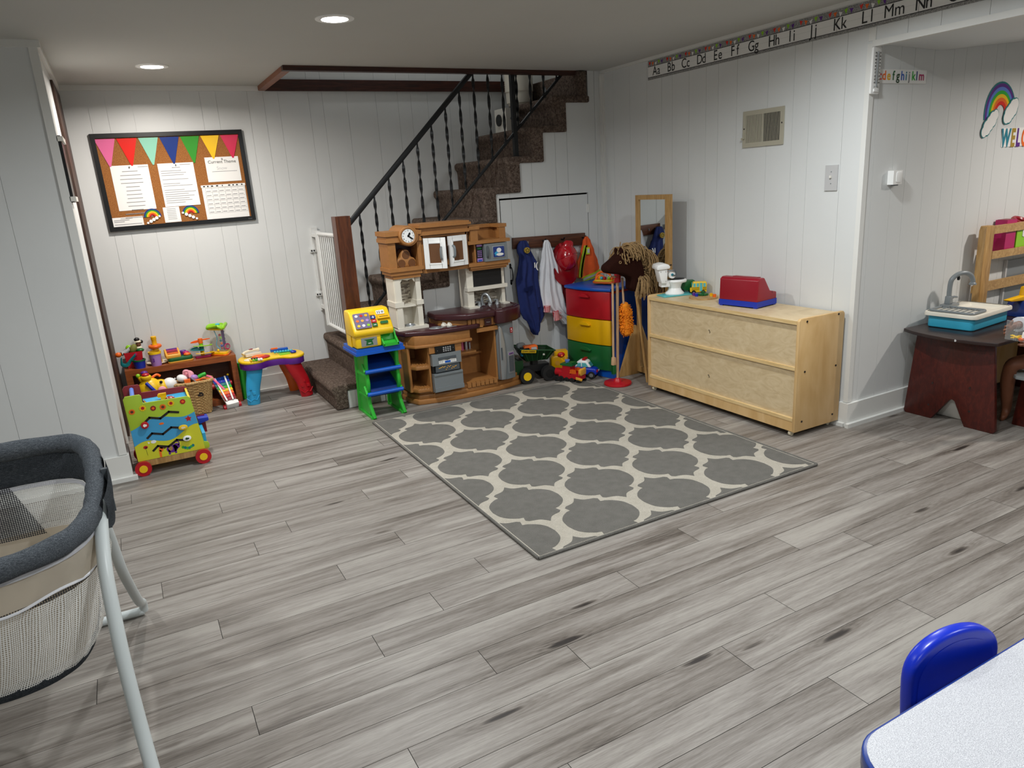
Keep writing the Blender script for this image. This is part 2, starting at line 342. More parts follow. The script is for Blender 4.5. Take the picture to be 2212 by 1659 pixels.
    mat('grey_cloth', '#7c8388', .8); mat('letter_teal', '#1c7f94', .5); mat('gold', '#b99a3c', .4, metal=.3); mat('plate_grey', '#bdbdbd', .4)
    for n_, h_ in (('p_pink', '#e06c9c'), ('p_red', '#dd2a22'), ('p_mint', '#8fccb4'), ('p_navy', '#22397f'), ('p_green', '#38912f'), ('p_gold', '#f2c118'), ('p_rose', '#d4244e')): mat(n_, h_, .22)
    g = NT('lamp_glow'); g.b.inputs['Emission Color'].default_value = (1, .97, .9, 1); g.b.inputs['Emission Strength'].default_value = 14.
build_mats()

# ---------------------------------------------------------------- the room
def st(o, name_kind=True): return prop(o, kind='structure')
def panel_wall(name, ax, at, a0, a1, z0, z1, grooves, thick=.1, sign=-1, top=None, matn='wall_paint'):
    """boards between grooves; ax 'y' = plane y=at running along x, ax 'x' = plane x=at running along y; sign: side the boards face"""
    b = MB(); g = sorted(q for q in grooves if a0+.01 < q < a1-.01); E_ = [a0]+g+[a1]; w = .0008
    for i in range(len(E_)-1):
        p, q = E_[i]+(w if i else 0), E_[i+1]-(w if i < len(E_)-2 else 0)
        if ax == 'y': b.box(p, at, z0, q, at-sign*.004, z1)
        else: b.box(at, p, z0, at-sign*.004, q, z1)
    if ax == 'y': b.box(a0, at-sign*.0035, z0, a1, at-sign*thick, z1)
    else: b.box(at-sign*.0035, a0, z0, at-sign*thick, a1, z1)
    return st(b.build(name, matn, smooth=0))
def rep(base, a0, a1):
    out = []; k = -12
    per = .4064
    while k < 24:
        for d in base: out.append(d+k*per)
        k += 1
    return [q for q in out if a0 < q < a1]
def make_floor():
    joints = {-5: 1.999, -4: 1.361, -3: .411, -2: .976, -1: .736, 0: .089, 1: .482, 2: .734, 3: .971, 4: .061, 5: .507, 6: .787, 7: -.095, 8: .263, 9: .418, 10: .801, 11: 1.043, 12: .189, 13: .463, 14: .798, 15: 1.093, 16: .18, 17: .483, 18: .804, 19: 1.158, 21: .422, 22: .801, 25: .487}
    W_, L_, Y0, gp = .1289, 1.27, 1.7395, .0009
    b = MB(); lay = b.bm.loops.layers.float_color.new('plank'); random.seed(31); b.m(1).box(-2.6, -2.2, -.1, 6.2, 5.5, -.0016); b.m(0)
    for k in range(-31, 30):
        y0, y1 = Y0+k*W_, Y0+(k+1)*W_; y0, y1 = max(y0, -2.2), min(y1, 5.5)
        if y1-y0 < .01: continue
        x = joints.get(k, (k*.4127+.17) % L_); x -= L_*math.ceil((x+2.6)/L_)
        while x < 6.2:
            a, c_ = max(x, -2.6)+gp, min(x+L_, 6.2)-gp; rc = (random.random(), random.random(), random.random(), 1)
            if c_ > a:
                v, f = b.raw([(a, y0+gp, 0), (c_, y0+gp, 0), (c_, y1-gp, 0), (a, y1-gp, 0), (a, y0+gp, -.0017), (c_, y0+gp, -.0017), (c_, y1-gp, -.0017), (a, y1-gp, -.0017)], [(0, 1, 2, 3), (0, 4, 5, 1), (2, 6, 7, 3)])
                for q in f:
                    for l in q.loops: l[lay] = rc
            x += L_
    st(b.build('floor', ['floor_planks', 'floor_gap'], smooth=0, keep=True))
make_floor()
# ceiling with the stairwell opening (x 1.03-3.10, y 4.57-5.385)
OX0, OX1, OY0 = 1.045, 3.12, 4.575
c = MB()
c.box(-2.6, -2.2, ZC, 6.2, OY0, ZC+.08); c.box(-2.6, OY0, ZC, OX0, 5.5, ZC+.08); c.box(OX1, OY0, ZC, 6.2, 5.5, ZC+.08)
st(c.build('ceiling', 'ceiling_paint', smooth=0))
BG = [-.023, .077, .224, .453, .634, .734, .936, 1.04, 1.14, 1.348, 1.446, 1.623, 1.84, 2.011, 2.115, 2.249, 2.43, 2.6, 2.8, 3.0]
panel_wall('wall_back', 'y', YB, XL-.1, 3.4, 0, 3.5, BG)
RG = [4.4, 4.21, 4.025, 3.875, 3.773, 3.617, 3.468, 3.366, 3.218, 2.99, 2.816, 2.711, 2.505]
panel_wall('wall_right', 'x', XR, YN+.1, 5.385, 0, ZC, RG)
panel_wall('wall_right_header', 'x', XR, -.3, YN, 1.9, ZC, [2.2, 2.05, 1.85, 1.7])
panel_wall('wall_niche', 'y', YN, XR, 6.2, 0, ZC, [3.334, 3.483, 3.592, 3.748, 3.911, 4.017, 4.158, 4.29, 4.37, 4.55, 4.7, 4.85, 5.0, 5.2])
# niche jamb: the end of the right wall is panelled too
panel_wall('wall_left_stub', 'y', YL, -2.6, XL, 0, ZC, [-.42, -.60, -.72, -.95, -1.2])
panel_wall('wall_left', 'x', XL, YL+.1, YB, 0, ZC, [], sign=1)
panel_wall('wall_front', 'y', -2.0, -2.6, 6.2, 0, ZC, [], sign=1)
panel_wall('wall_side', 'x', -2.4, -2.2, YL, 0, ZC, [], sign=1)
panel_wall('wall_far_right', 'x', 6.1, -2.2, YN, 0, ZC, [])
# stairwell shaft above the ceiling
s_ = MB(); s_.box(OX0-.05, OY0-.06, ZC+.0805, OX1+.35, OY0, 3.4); s_.box(OX0-.05, OY0, ZC+.0805, OX0, YB, 3.4); s_.box(OX1+.3, OY0, ZC+.0805, OX1+.35, YB, 3.4); s_.box(OX0-.05, OY0-.06, 3.4, OX1+.35, YB, 3.45)
st(s_.build('wall_stairwell', 'wall_paint', smooth=0))
# niche soffit: level beside the header, then rising to the right
n_ = MB(); n_.prism([(XR+.101, 1.897), (3.8, 1.885), (6.2, 2.1), (6.2, 2.105), (XR+.101, 2.105)], -.3, YN-.001, 'y'); st(n_.build('ceiling_niche', 'wall_paint', smooth=0))
# crown strips, corner strips, baseboards
def strip(name, boxes, matn='trim_paint', bev=.003):
    b = MB(); bev = .0006 if name == 'trim_3' else bev
    for q in boxes: b.box(*q, bev=bev)
    return st(b.build(name, matn))
strip('trim_1', [(XL, YB-.018, ZC-.03, OX0-.03, YB, ZC), (XL, YL, ZC-.03, XL+.018, YB-.018, ZC), (-2.4, YL-.018, ZC-.03, XL+.018, YL, ZC), (XR-.018, -.3, ZC-.018, XR, YS-.0, ZC)])
strip('trim_2', [(XR-.012, YS-.03, .1, XR, YS, ZC-.02), (XR-.03, YS-.012, .1, XR-.012, YS, ZC-.02)])
strip('trim_3', [(XR-.0046, YN-.0046, .135, XR+.028, YN-.0008, 1.9), (XR-.004, YN-.0007, .135, XR-.0005, YN+.022, 1.9), (XR-.006, -.3, 1.885, XR-.0005, YN-.005, 1.912), (XR-.0005, -.3, 1.885, XR+.03, YN-.005, 1.8995), (XR-.004, YN-.018, 1.9125, XR-.0005, YN+.018, 1.968)])
strip('trim_4', [(XL-.03, YL-.006, .14, XL+.006, YL+.03, ZC-.03), (XL-.001, YL+.04, .14, XL+.006, YL+.16, ZC-.04)])
strip('baseboard_left', [(-2.4, YL-.014, 0, XL+.014, YL, .135), (-2.4, YL-.034, 0, XL+.034, YL-.014, .022), (XL, YL, 0, XL+.014, YL+.2, .135), (XL+.014, YL-.014, 0, XL+.034, YL+.05, .022)])
strip('baseboard_back', [(XL, YB-.014, 0, 1.03, YB, .115), (XL, YB-.028, 0, 1.03, YB-.014, .018)])
strip('baseboard_right', [(XR-.012, YN, 0, XR, YS, .13), (XR-.026, YN, 0, XR-.012, YS, .02)])
strip('baseboard_niche', [(XR-.012, YN-.014, 0, 6.1, YN, .13), (XR-.026, YN-.032, 0, 6.1, YN-.014, .022)])
strip('baseboard_stair', [(1.4, YS-.012, 0, XR-.012, YS, .06)])
strip('trim_5', [(OX0-.035, OY0+.005, ZC-.028, OX0+.012, YB, ZC+.085)], 'bench_wood')
strip('trim_6', [(OX0-.035, OY0-.04, ZC-.028, OX1+.02, OY0+.004, ZC+.085), (OX0+.012, YB-.02, ZC-.03, OX1, YB, ZC+.045)], 'dark_stair_wood')
# brown closet door edge on the left wall, seen almost edge-on
strip('door_2', [(XL, 4.75, .03, XL+.013, YB-.012, ZC-.06)], 'door_wood')
#strip('trim_7', [(XL, 4.35, .1, XL+.010, 4.72, 1.99), (XL, 5.15, 0, XL+.0, 5.2, 1.)][:1])
# recessed lamps
for i, (x, y, warm, p) in enumerate(LAMPS):
    t = T('ceiling_light', ['round white recessed ceiling light, the larger and nearer of the lit pair', 'round recessed ceiling light above the cork board, the farther and warmer one',
        'round recessed ceiling light over the grey rug', 'round recessed ceiling light above the grey bassinet', 'round recessed ceiling light above the speckled table', 'round recessed ceiling light by the front wall, right one',
        'round recessed ceiling light by the front wall, left one', 'round recessed ceiling light in the niche', 'round ceiling light at the top of the stairwell'][i], 'ceiling light', (x, y, (1.962 if i == 7 else 3.40 if i == 8 else ZC)), group='recessed ceiling lights')
    b = MB(); b.lathe([(.058, -.004), (.064, -.006), (.084, -.003), (.085, 0), (.0, 0)], seg=40, cap=False); b.build('trim_ring', 'pure_white', t)
    b = MB(); b.lathe([(.0, -.0035), (.059, -.0035)], seg=40, cap=False); b.build('lens', 'lamp_glow', t)
    ld = bpy.data.lights.new('downlight', 'AREA'); ld.shape = 'DISK'; ld.size = .11; ld.energy = p; ld.spread = radians(165)
    ld.color = (1, .93, .86) if warm else (.955, .99, 1)
    lo = bpy.data.objects.new('bulb', ld); COL.objects.link(lo); lo.parent = t; lo.location = (0, 0, -.012)
# under-stairs panel with its hatch door
XS = [2.934-.2*k for k in range(-1, 9)]   # right ends of the carpet returns, from the top down
def ztop(x):                               # underside of the carpet's side band at x
    k = math.floor((x-1.134)/.2); return .115 + .1985*k if x < 3.134 else ZC
DX0, DX1, DZ = 2.36, 3.11, 1.262
b = MB(); brk = sorted(set([round(1.134+.2*k, 3) for k in range(11)] + [XR, 1.14, DX0, DX1] + [2.45, 2.637, 2.84, 2.941, 1.62, 1.83, 2.02, 2.2, 2.265, 3.19]))
gr = [2.45, 2.637, 2.84, 2.941, 1.62, 1.83, 2.02, 2.2, 3.19]
brk = [q for q in brk if 1.134 <= q <= XR]
for p, q in zip(brk, brk[1:]):
    zt = ztop((p+q)/2)+.03; zt = min(zt, ZC); z0 = DZ+.012 if p >= DX0-.001 and q <= DX1+.001 else 0
    pp = p+(.002 if p in gr else 0); qq = q-(.002 if q in gr else 0)
    if zt > z0: b.box(pp, YS, z0, qq, YS+.004, zt); b.box(p, YS+.0035, z0, q, YS+.02, zt)
st(b.build('wall_stair', 'wall_paint', smooth=0))
b = MB(); b.box(2.56, YS+.3, .02, DX1, YS+.31, DZ+.1); st(b.build('wall_closet', 'dark_interior', smooth=0))
d = MB(); gs = [2.46, 2.637, 2.757, 2.941]; E_ = [DX0+.012]+gs+[DX1-.004]
for i, (p, q) in enumerate(zip(E_, E_[1:])): d.box(p+.0018, YS-.0, .06, q-.0018, YS+.004, DZ)
d.box(DX0+.012, YS+.0035, .06, DX1-.004, YS+.018, DZ)
dr = prop(d.build('door_1', 'wall_paint', smooth=0), 'low white panelled hatch door under the stairs behind the coat rack', kind='structure')
b = MB(); b.tube(smooth_path([(2.42, YS-.002, .80), (2.42, YS-.025, .785), (2.42, YS-.032, .745), (2.42, YS-.025, .705), (2.42, YS-.002, .69)]), .0045, 8)
for z in (.80, .69): b.prism([(2.42+.011*cos(a*pi/4)*(1 if a % 2 else .6), z+.016*sin(a*pi/4)*(1 if a % 4 else .5)) for a in range(8)], YS-.004, YS, 'y')
for s in (-1, 1): b.cyl((2.42, YS-.004, .745+s*.07), (2.42, YS, .745+s*.07), .006)
b.build('door_handle', 'black_iron', dr)
b = MB(); b.box(2.35, YS-.004, .945, 2.40, YS, .985, .001); b.box(2.362, YS-.012, .952, 2.385, YS-.004, .978, .002); b.cyl((2.392, YS-.014, .965), (2.392, YS, .965), .004); b.build('latch', 'silver', dr)
b = MB(); b.box(DX1-.02, YS-.003, 1.13, DX1+.016, YS, 1.19, .001); b.cyl((DX1-.002, YS-.005, 1.13), (DX1-.002, YS-.005, 1.19), .0045); b.build('hinge', 'trim_paint', dr)
strip('trim_8', [(DX0-.03, YS-.006, 0, DX0+.0, YS, DZ+.02)])
# ---------------------------------------------------------------- staircase
t = T('carpeted_staircase', 'steep staircase in brown speckled carpet climbing behind the play kitchen', 'staircase', (1.04, YS, 0))
for n in range(1, 12):
    z = .17+.197*(n-1); z0 = max(0, z-.197); x = 1.05+.2*(n-1) if n > 1 else 1.055; zt = min(z, ZC-.002) if n == 11 else z
    xe = x+.2+.085 if n < 11 else 3.116
    if n == 11: P = [(x+.0, z0-.02), (x-.012, zt), (xe, zt), (xe, z0-.02)]
    else: P = [(x, z0-.02 if n > 1 else .001), (x-.004, z-.07), (x-.022, z-.045), (x-.024, z-.02), (x-.012, z), (xe, z), (xe, z-.045), (x+.085, z-.045), (x+.085, z0-.02 if n > 1 else .001)]
    b = MB(t); b.prism(P, YS-.022, YB-.001, 'y', bev=.014, seg=3, ang=.35)
    b.build('step', 'carpet', t, smooth=60)
b = MB(t); b.box(1.144, YS-.012, .002, 1.30, YS-.001, .118, .002); b.build('skirt_board', 'trim_paint', t)
# ---------------------------------------------------------------- railing
YR = 4.605
rail = lambda x: 1.205+(x-1.329)*.966
low = lambda x: .520+(x-1.291)*.940
t = T('stair_railing', 'black twisted iron stair railing ending at a square brown newel post', 'railing', (1.27, YR, .36))
b = MB(t); b.tube([(1.31, YR, rail(1.31)), (3.0, YR, rail(3.0))], [(.018, .010)]*2, 8, flat=(0, 0, 1)); b.build('handrail', 'black_iron', t)
b = MB(t); b.box(1.55, YR-.007, 0, 1.551, YR+.007, .001) if False else None
b.tube([(1.29, YR, low(1.29)), (3.0, YR, low(3.0))], [(.011, .007)]*2, 8, flat=(0, 0, 1)); b.build('bottom_rail', 'black_iron', t)
def baluster(x):
    z0, z1 = low(x)+.004, rail(x)-.01; b = MB(t); co = []; N = 40; fs = []
    for i in range(N+1):
        u = i/N; a = pi*1.0*max(0, min(1, (u-.06)/.88))*5; w = .0105 if .05 < u < .95 else .006
        if i in (0, N): w = .004
        for k in range(4):
            q = a + (.35 if k in (0, 2) else -.35) + (pi if k > 1 else 0)
            co.append((x+cos(q)*w, YR+sin(q)*w, z0+(z1-z0)*u))
    for i in range(N):
        for k in range(4): fs.append((4*i+k, 4*i+(k+1) % 4, 4*i+4+(k+1) % 4, 4*i+4+k))
    fs += [(0, 1, 2, 3), tuple(range(4*N, 4*N+4))]
    b.raw(co, fs); b.tube([(x-.012, YR, z0+.008), (x-.008, YR, z0), (x, YR, z0+.012)], .004, 6); b.build('baluster', 'black_iron', t, smooth=50)
for i in range(15):
    x = 1.385+.1098*i
    if abs(x-2.56) > .03 and x < 2.98: baluster(x)
b = MB(t); b.box(2.545, YR-.015, 1.545, 2.575, YR+.015, rail(2.56), .002); b.box(2.53, YR-.03, 1.551, 2.59, YR+.03, 1.556, .002); b.build('iron_post', 'black_iron', t)
b = MB(t); b.box(1.212, 4.56, .368, 1.308, 4.656, 1.236, .006); b.build('newel_post', 'post_wood', t)
# ---------------------------------------------------------------- safety gate
t = T('safety_gate', 'white metal safety gate across the foot of the stairs', 'gate', (1.255, 4.95, .44))
def tb(n, pts, r, seg=8, m='white_paint_metal'):
    b = MB(t); b.tube(pts, r, seg); return b.build(n, m, t)
tb('top_rail', [(1.255, 4.67, 1.112), (1.255, 5.23, 1.108)], .013); tb('bottom_rail', [(1.255, 4.67, .455), (1.255, 5.22, .452)], .014)
for i in range(11):
    y = 4.685+i*.0535; tb('bar', [(1.255, y, .46), (1.255, y, 1.105)], .0062 if i < 10 else .010)
b = MB(t); b.box(1.235, 5.225, .445, 1.27, 5.25, 1.13, .004); b.build('hinge_post', 'white_paint_metal', t)
b = MB(t); b.box(1.238, 5.367, .54, 1.285, 5.384, 1.15, .003)
b.box(1.246, 5.363, .70, 1.275, 5.3665, 1.03, .003).box(1.236, 5.25, 1.085, 1.262, 5.37, 1.105, .004).box(1.24, 5.25, .56, 1.27, 5.37, .585, .004); b.build('wall_mount', 'white_paint_metal', t)
for z in (.985, .663):
    b = MB(t); b.box(1.215, 5.355, z-.012, 1.285, 5.383, z+.012, .006); b.m(1)
    for dx in (1.222, 1.24): b.cyl((dx, 5.353, z), (dx, 5.356, z), .006)
    b.build('bracket', ['white_paint_metal', 'black_plastic'], t)
b = MB(t); b.box(1.228, 4.655, .50, 1.262, 4.675, .62, .006).box(1.228, 4.655, .44, 1.262, 4.672, .50, .003); b.build('latch', 'white_plastic', t)
# ---------------------------------------------------------------- things left on the stairs
t = T('white_appliance_box', 'white box with a black round dial standing on the stair behind the railing', 'box', (2.73, 5.02, 1.748))
b = MB(); b.box(-.055, -.09, 0, .055, .09, .165, .004); b.build('body', 'white_plastic', t)
b = MB(); b.cyl((-.055, .02, .085), (-.063, .02, .085), .042, seg=28, bev=.002); b.build('dial', 'black_plastic', t)
b = MB(); b.cyl((-.01, -.09, .09), (-.01, -.094, .09), .011).cyl((-.055, -.06, .09), (-.059, -.06, .09), .009); b.build('knob', 'grey_plastic', t)
t = T('ribbed_bin', 'beige ribbed plastic bin on the upper stair behind the black railing', 'bin', (2.91, 5.13, 1.944))
b = MB(); b.lathe([(.0, .0), (.085, .0), (.105, .10)] + [(.108+.002*(i % 2), .10+.008*i) for i in range(20)] + [(.118, .27), (.112, .27), (.10, .02), (0, .02)], seg=32, cap=False); b.build('bin_body', 'cream_plastic', t)
t = T('small_vent_fan', 'small round black and white fan lying beside the ribbed bin', 'fan', (3.065, 5.0, 1.96))
b = MB(); b.torus((0, 0, .06), .05, .012, (1, -.6, 0)); b.build('rim', 'grey_plastic', t)
b = MB(); b.cyl((.0, 0, .06), (.018, -.01, .06), .05, seg=24); b.build('grille', 'black_plastic', t)
# ---------------------------------------------------------------- cork board
t = T('cork_board', 'black framed cork board with coloured pennants and typed sheets', 'notice board', (.41, 5.384, 1.53)); t.rotation_euler = (0, radians(-.6), 0)
bx0, bx1, bz0, bz1 = -.455, .455, -.30, .30
for q in ((bx0, bz1-.027, bx1, bz1), (bx0, bz0, bx1, bz0+.027), (bx0, bz0+.027, bx0+.027, bz1-.027), (bx1-.027, bz0+.027, bx1, bz1-.027)):
    b = MB(); b.box(q[0], -.022, q[1], q[2], 0, q[3], .003); b.build('frame_bar', 'black_plastic', t)
b = MB(); b.box(bx0+.02, -.008, bz0+.02, bx1-.02, -.001, bz1-.02); b.build('cork', 'cork', t, smooth=0)
b = MB(); b.text('Quartet', .008, FY(.418, -.0221, bz0+.010), 0, .0003); b.build('maker_mark', 'silver', t, smooth=0)
for i, m_ in enumerate(('p_pink', 'p_red', 'p_mint', 'p_navy', 'p_green', 'p_gold', 'p_rose')):
    x = -.434+.1245*i; w = .117
    b = MB(); b.prism([(x, .268), (x+w, .268), (x+w*.5+.006, .10+(.02 if i > 4 else 0)), (x+w*.5-.003, .10+(.02 if i > 4 else 0))], -.012, -.0105, 'y'); b.build('pennant', m_, t)
def sheet(x0, z0, x1, z1, lines, name='paper', pin=True, M_=None):
    b = MB(M=M_); b.box(x0, -.0105, z0, x1, -.0092, z1); b.m(1)
    for (ax, az, bx_, h) in lines: b.box(ax, -.0109, az, bx_, -.0104, az+h)
    if pin: b.m(2); b.ell(((x0+x1)/2, -.016, z1-.012), .005, 8)
    return b.build(name, ['white_paper', 'ink_grey', 'silver'], t, smooth=0)
random.seed(3)
L1 = [(-.27-.5*w, .065-.024*i, -.27+.5*w, .0042) for i, w in enumerate([.09, .12, .13, .13, .08, .085, .09, .09, .11, .1, .07, .15, .16])] + [(-.22, .09, -.16, .0035)]
sheet(-.378, -.175, -.158, .105, L1)
L2 = [(-.09, .055-.0135*i, -.09+random.uniform(.1, .19)*(0 if i in (3, 5, 8) else 1)+.002, .0035) for i in range(16)] + [(-.02, .075, .03, .004), (.03, .092, .095, .0035)]
sheet(-.103, -.17, .115, .105, L2)
o = sheet(.19, -.03, .405, .13, [(.225, .035, .385, .003)])
b = MB(); b.text('Current Theme', .028, FY(.297, -.0112, .09), 0, .0003); b.build('paper_heading', 'ink', t, smooth=0)
b = MB(); b.text('Snow', .03, FY(.29, -.0108, .048), 0, .0002); b.build('paper_heading', 'plate_grey', t, smooth=0)
G = [(.16+.042*i, -.235, .1612+.042*i, .165) for i in range(7)] + [(.16, -.235+.0275*i, .412, .0012) for i in range(7)] + [(.165+.042*i, -.228+.0275*j, .165+.042*i+.028, .004) for i in range(6) for j in range(6)]
sheet(.14, -.272, .418, -.062, G, pin=False)
b = MB(); b.box(.136, -.0125, -.064, .422, -.009, -.048); b.m(1)
for i, (px, w) in enumerate([(.15, .012), (.175, .01), (.20, .014), (.232, .014), (.27, .006), (.31, .014), (.338, .01), (.362, .012), (.395, .01)]): b.box(px, -.0132, -.06, px+w, -.0124, -.052)
b.build('pocket_strip', ['white_paper', 'ink'], t, smooth=0)
sheet(-.43, -.272, -.25, -.215, [(-.42, -.262, -.26, .004), (-.42, -.245, -.36, .004), (-.42, -.235, -.33, .004), (-.38, -.225, -.31, .003)], pin=False)
sheet(-.122, -.27, -.022, -.172, [(-.10, -.185-.011*i, -.045, .003) for i in range(7)], pin=False)
def rainbow(parent, cx, cz, r, M_, cols, w, cloud, name='paper_rainbow', rim=None):
    b = MB(M=M_); n = 20; R = r
    if rim:
        b.prism([(cx+R*cos(pi*k/n), cz+R*sin(pi*k/n)) for k in range(n+1)] + [(cx+(r*.33)*cos(pi*k/n), cz+(r*.33)*sin(pi*k/n)) for k in range(n, -1, -1)], -.0015, 0, 'y'); R -= w*.5
    for i, c_ in enumerate(cols):
        b.m(i+(1 if rim else 0)); r1, r0 = R-w*i, R-w*(i+1); y = -.002-.0004*i if rim else -.0012
        b.prism([(cx+r1*cos(pi*k/n), cz+r1*sin(pi*k/n)) for k in range(n+1)] + [(cx+r0*cos(pi*k/n), cz+r0*sin(pi*k/n)) for k in range(n, -1, -1)], y, y+.001 if not rim else -.0012, 'y')
    b.build(name, ([rim] if rim else [])+list(cols), parent, smooth=0)
    def cl(ax, az, bx_, bz, m_, k, y, nm='paper_cloud'):
        b = MB(M=M_); N = 5
        for i in range(N):
            u = i/(N-1); b.cyl((ax+(bx_-ax)*u, y-.0001*i, az+(bz-az)*u), (ax+(bx_-ax)*u, y-.001-.0001*i, az+(bz-az)*u), k*(.8+.35*sin(pi*u)+(.12 if i % 2 else 0)), seg=14)
        b.build(nm, m_, parent, smooth=0)
    for q in cloud:
        if rim: cl(*q[:4], rim, q[4]*1.18, -.0042); cl(*q[:4], 'white_paper', q[4], -.0058)
        else: cl(*q[:4], 'white_paper', q[4], -.004)
RC = ['p_navy', 'p_green', 'yellow', 'orange', 'red']
rainbow(t, -.19, -.225, .052, Matrix.Translation((0, -.0105, 0)), RC, .0085, [(-.225, -.262, -.15, -.225, .009)])
rainbow(t, .045, -.222, .052, Matrix.Translation((0, -.0105, 0)), RC, .0085, [(-.005, -.215, .075, -.258, .009)])
# ---------------------------------------------------------------- black wall frame on the left wall corner
t = T('black_wall_rack', 'narrow black wall frame with clear clips, seen edge-on beside the closet door', 'wall frame', (XL+.001, 4.14, 1.56))
b = MB(); b.box(0.006, -.10, -.15, .018, .10, .15, .003); b.build('panel', 'black_plastic', t)
for z in (-.135, .135):
    b = MB(); b.box(.002, -.106, z-.011, .028, .106, z+.011, .003); b.build('clip', 'white_plastic', t)
# ---------------------------------------------------------------- toy bench and what stands on it
zt = .34
t = T('toy_bench', 'low reddish brown wooden bench with an open front against the back wall', 'bench', (.22, 5.28, 0))
def part(name, m_, *boxes, bev=.003, par=None):
    b = MB(par if par is not None else t)
    for q in boxes: b.box(*q, bev=bev)
    return b.build(name, m_, par if par is not None else t)
part('top', 'bench_wood', (-.125, 5.2, .302, .566, 5.378, .34)); part('side_panel', 'bench_wood', (-.125, 5.2, 0, -.086, 5.378, .302)); part('side_panel', 'bench_wood', (.528, 5.2, 0, .566, 5.378, .302))
part('back_panel', 'walnut', (-.086, 5.362, .0, .528, 5.376, .302)); part('bottom_board', 'bench_wood', (-.086, 5.2, .0, .528, 5.362, .04))
def cup(name, label, x, y, z, r0, r1, h, out, rim, inn=None, cat='cup'):
    t = T(name, label, cat, (x, y, z))
    b = MB(); b.lathe([(0, 0), (r0, 0), (r1, h*.86), (r1-.003, h*.86), (r0-.004, .004), (0, .004)], seg=28, cap=False); b.build('cup_body', out, t)
    b = MB(); b.lathe([(r1-.003, h*.84), (r1+.003, h*.84), (r1+.003, h), (r1-.003, h)], seg=28); b.bm.faces.ensure_lookup_table()
    bmesh.ops.delete(b.bm, geom=[f for f in b.bm.faces if len(f.verts) > 4], context='FACES'); b.build('cup_rim', rim, t); t['group'] = 'toy cups on the bench'; return t
cup('toy_cup', 'blue toy cup with a green rim at the left end of the bench', -.03, 5.247, zt, .032, .038, .058, 'royal', 'dark_green')
c = cup('toy_cup', 'tall lavender toy cup with a yellow rim on the bench', .07, 5.25, zt, .031, .037, .095, 'lavender', 'yellow')
b = MB(); b.text('3', .035, FY(-.015, -.0345, .03), .02, .001); b.build('numeral', 'purple', c)
# red bucket full of toys
t = T('toy_bucket', 'square red plastic bucket with a teal strap at the left end of the bench', 'bucket', (-.055, 5.322, zt))
b = MB(); b.prism([(-.045, 0), (.045, 0), (.055, .105), (.05, .105), (.041, .004), (-.041, .004), (-.05, .105), (-.055, .105)], -.038, -.034, 'y').prism([(-.045, 0), (.045, 0), (.055, .105), (-.055, .105)], -.045, -.04, 'y').prism([(-.045, 0), (.045, 0), (.055, .105), (-.055, .105)], .035, .04, 'y')
b.box(-.046, -.04, 0, .046, .037, .004); b.prism([(-.045, 0), (-.041, 0), (-.05, .105), (-.055, .105)], -.042, .037, 'y').prism([(.045, 0), (.041, 0), (.05, .105), (.055, .105)], -.042, .037, 'y'); b.build('bucket_body', 'red', t)
b = MB(); b.tube(smooth_path([(.015, -.05, .09), (-.02, -.066, .06), (-.05, -.07, .03), (-.078, -.06, .04), (-.075, -.03, .075)]), [(.012, .002)]*25, 8, flat=(.5, 0, 1)); b.build('strap', 'teal', t)
b = MB(); b.cyl((.014, -.045, .09), (.014, -.055, .09), .008); b.build('rivet', 'magenta', t)
o = MB(); o.tube(smooth_path([(-.06, 5.33, .465), (-.095, 5.318, .448), (-.125, 5.305, .44)]), .014, 12); tg = prop(o.build('sock_rattle', 'stripes_bw', loc=(-.09, 5.31, .44)), 'black and white striped soft toy poking out of the red bucket', 'soft toy')
o = MB(); o.ell((-.143, 5.30, .437), (.02, .016, .017), 14); prop(o.build('orange_teether', 'orange', loc=(-.143, 5.3, .437)), 'small orange teether at the end of the striped toy', 'teether')
o = MB(); o.ell((-.05, 5.31, .462), (.022, .02, .034), 14, Matrix.Rotation(radians(25), 3, 'Y')); prop(o.build('toy_maraca', 'olive', loc=(-.05, 5.31, .46)), 'olive green egg shaped rattle in the red bucket', 'rattle')
o = MB(); o.ell((-.01, 5.305, .448), (.024, .02, .014), 14); prop(o.build('toy_turtle', 'dark_green', loc=(-.01, 5.305, .448)), 'dark green rounded toy in the red bucket', 'toy')
o = MB(); o.ell((-.075, 5.345, .465), (.02, .012, .022), 12); prop(o.build('toy_leaf', 'lime', loc=(-.075, 5.345, .465)), 'lime green toy at the back of the red bucket', 'toy')
t = T('toy_puppet', 'small puppet in a black and cream hat on top of the red bucket', 'puppet', (-.015, 5.335, .455))
b = MB(); b.ell((0, 0, .028), (.017, .015, .018), 12); b.build('head', 'skin', t)
b = MB(); b.ell((0, 0, .047), (.024, .022, .008), 12); b.build('hat_brim', 'ivory', t)
b = MB(); b.ell((-.004, 0, .062), (.018, .016, .014), 12).ell((.022, 0, .044), (.01, .01, .012), 10); b.build('hat_crown', 'black_plastic', t)
b = MB(); b.ell((0, 0, .004), (.02, .016, .014), 12); b.build('torso', 'ivory', t)
# stacking post
t = T('ring_stacker', 'yellow stacking cone with one orange ring on the bench', 'stacking toy', (.082, 5.335, zt+.008))
b = MB(); b.lathe([(0, .0), (.029, .0), (.022, .07), (.020, .11), (.016, .118), (.016, .15), (.018, .155), (.018, .172), (.014, .176), (0, .176)], seg=24, cap=False); b.build('post', 'yellow_sat', t)
b = MB(); b.torus((0, 0, .107), .030, .0125); b.build('ring', 'orange', t)
o = MB(); o.lathe([(0, .0), (.045, .0), (.07, .008), (.07, .011), (.045, .004), (0, .004)], (.08, 5.318, zt), 30, cap=False); prop(o.build('toy_plate', 'ivory', loc=(.08, 5.318, zt)), 'shallow cream toy plate under the yellow stacking cone', 'plate')
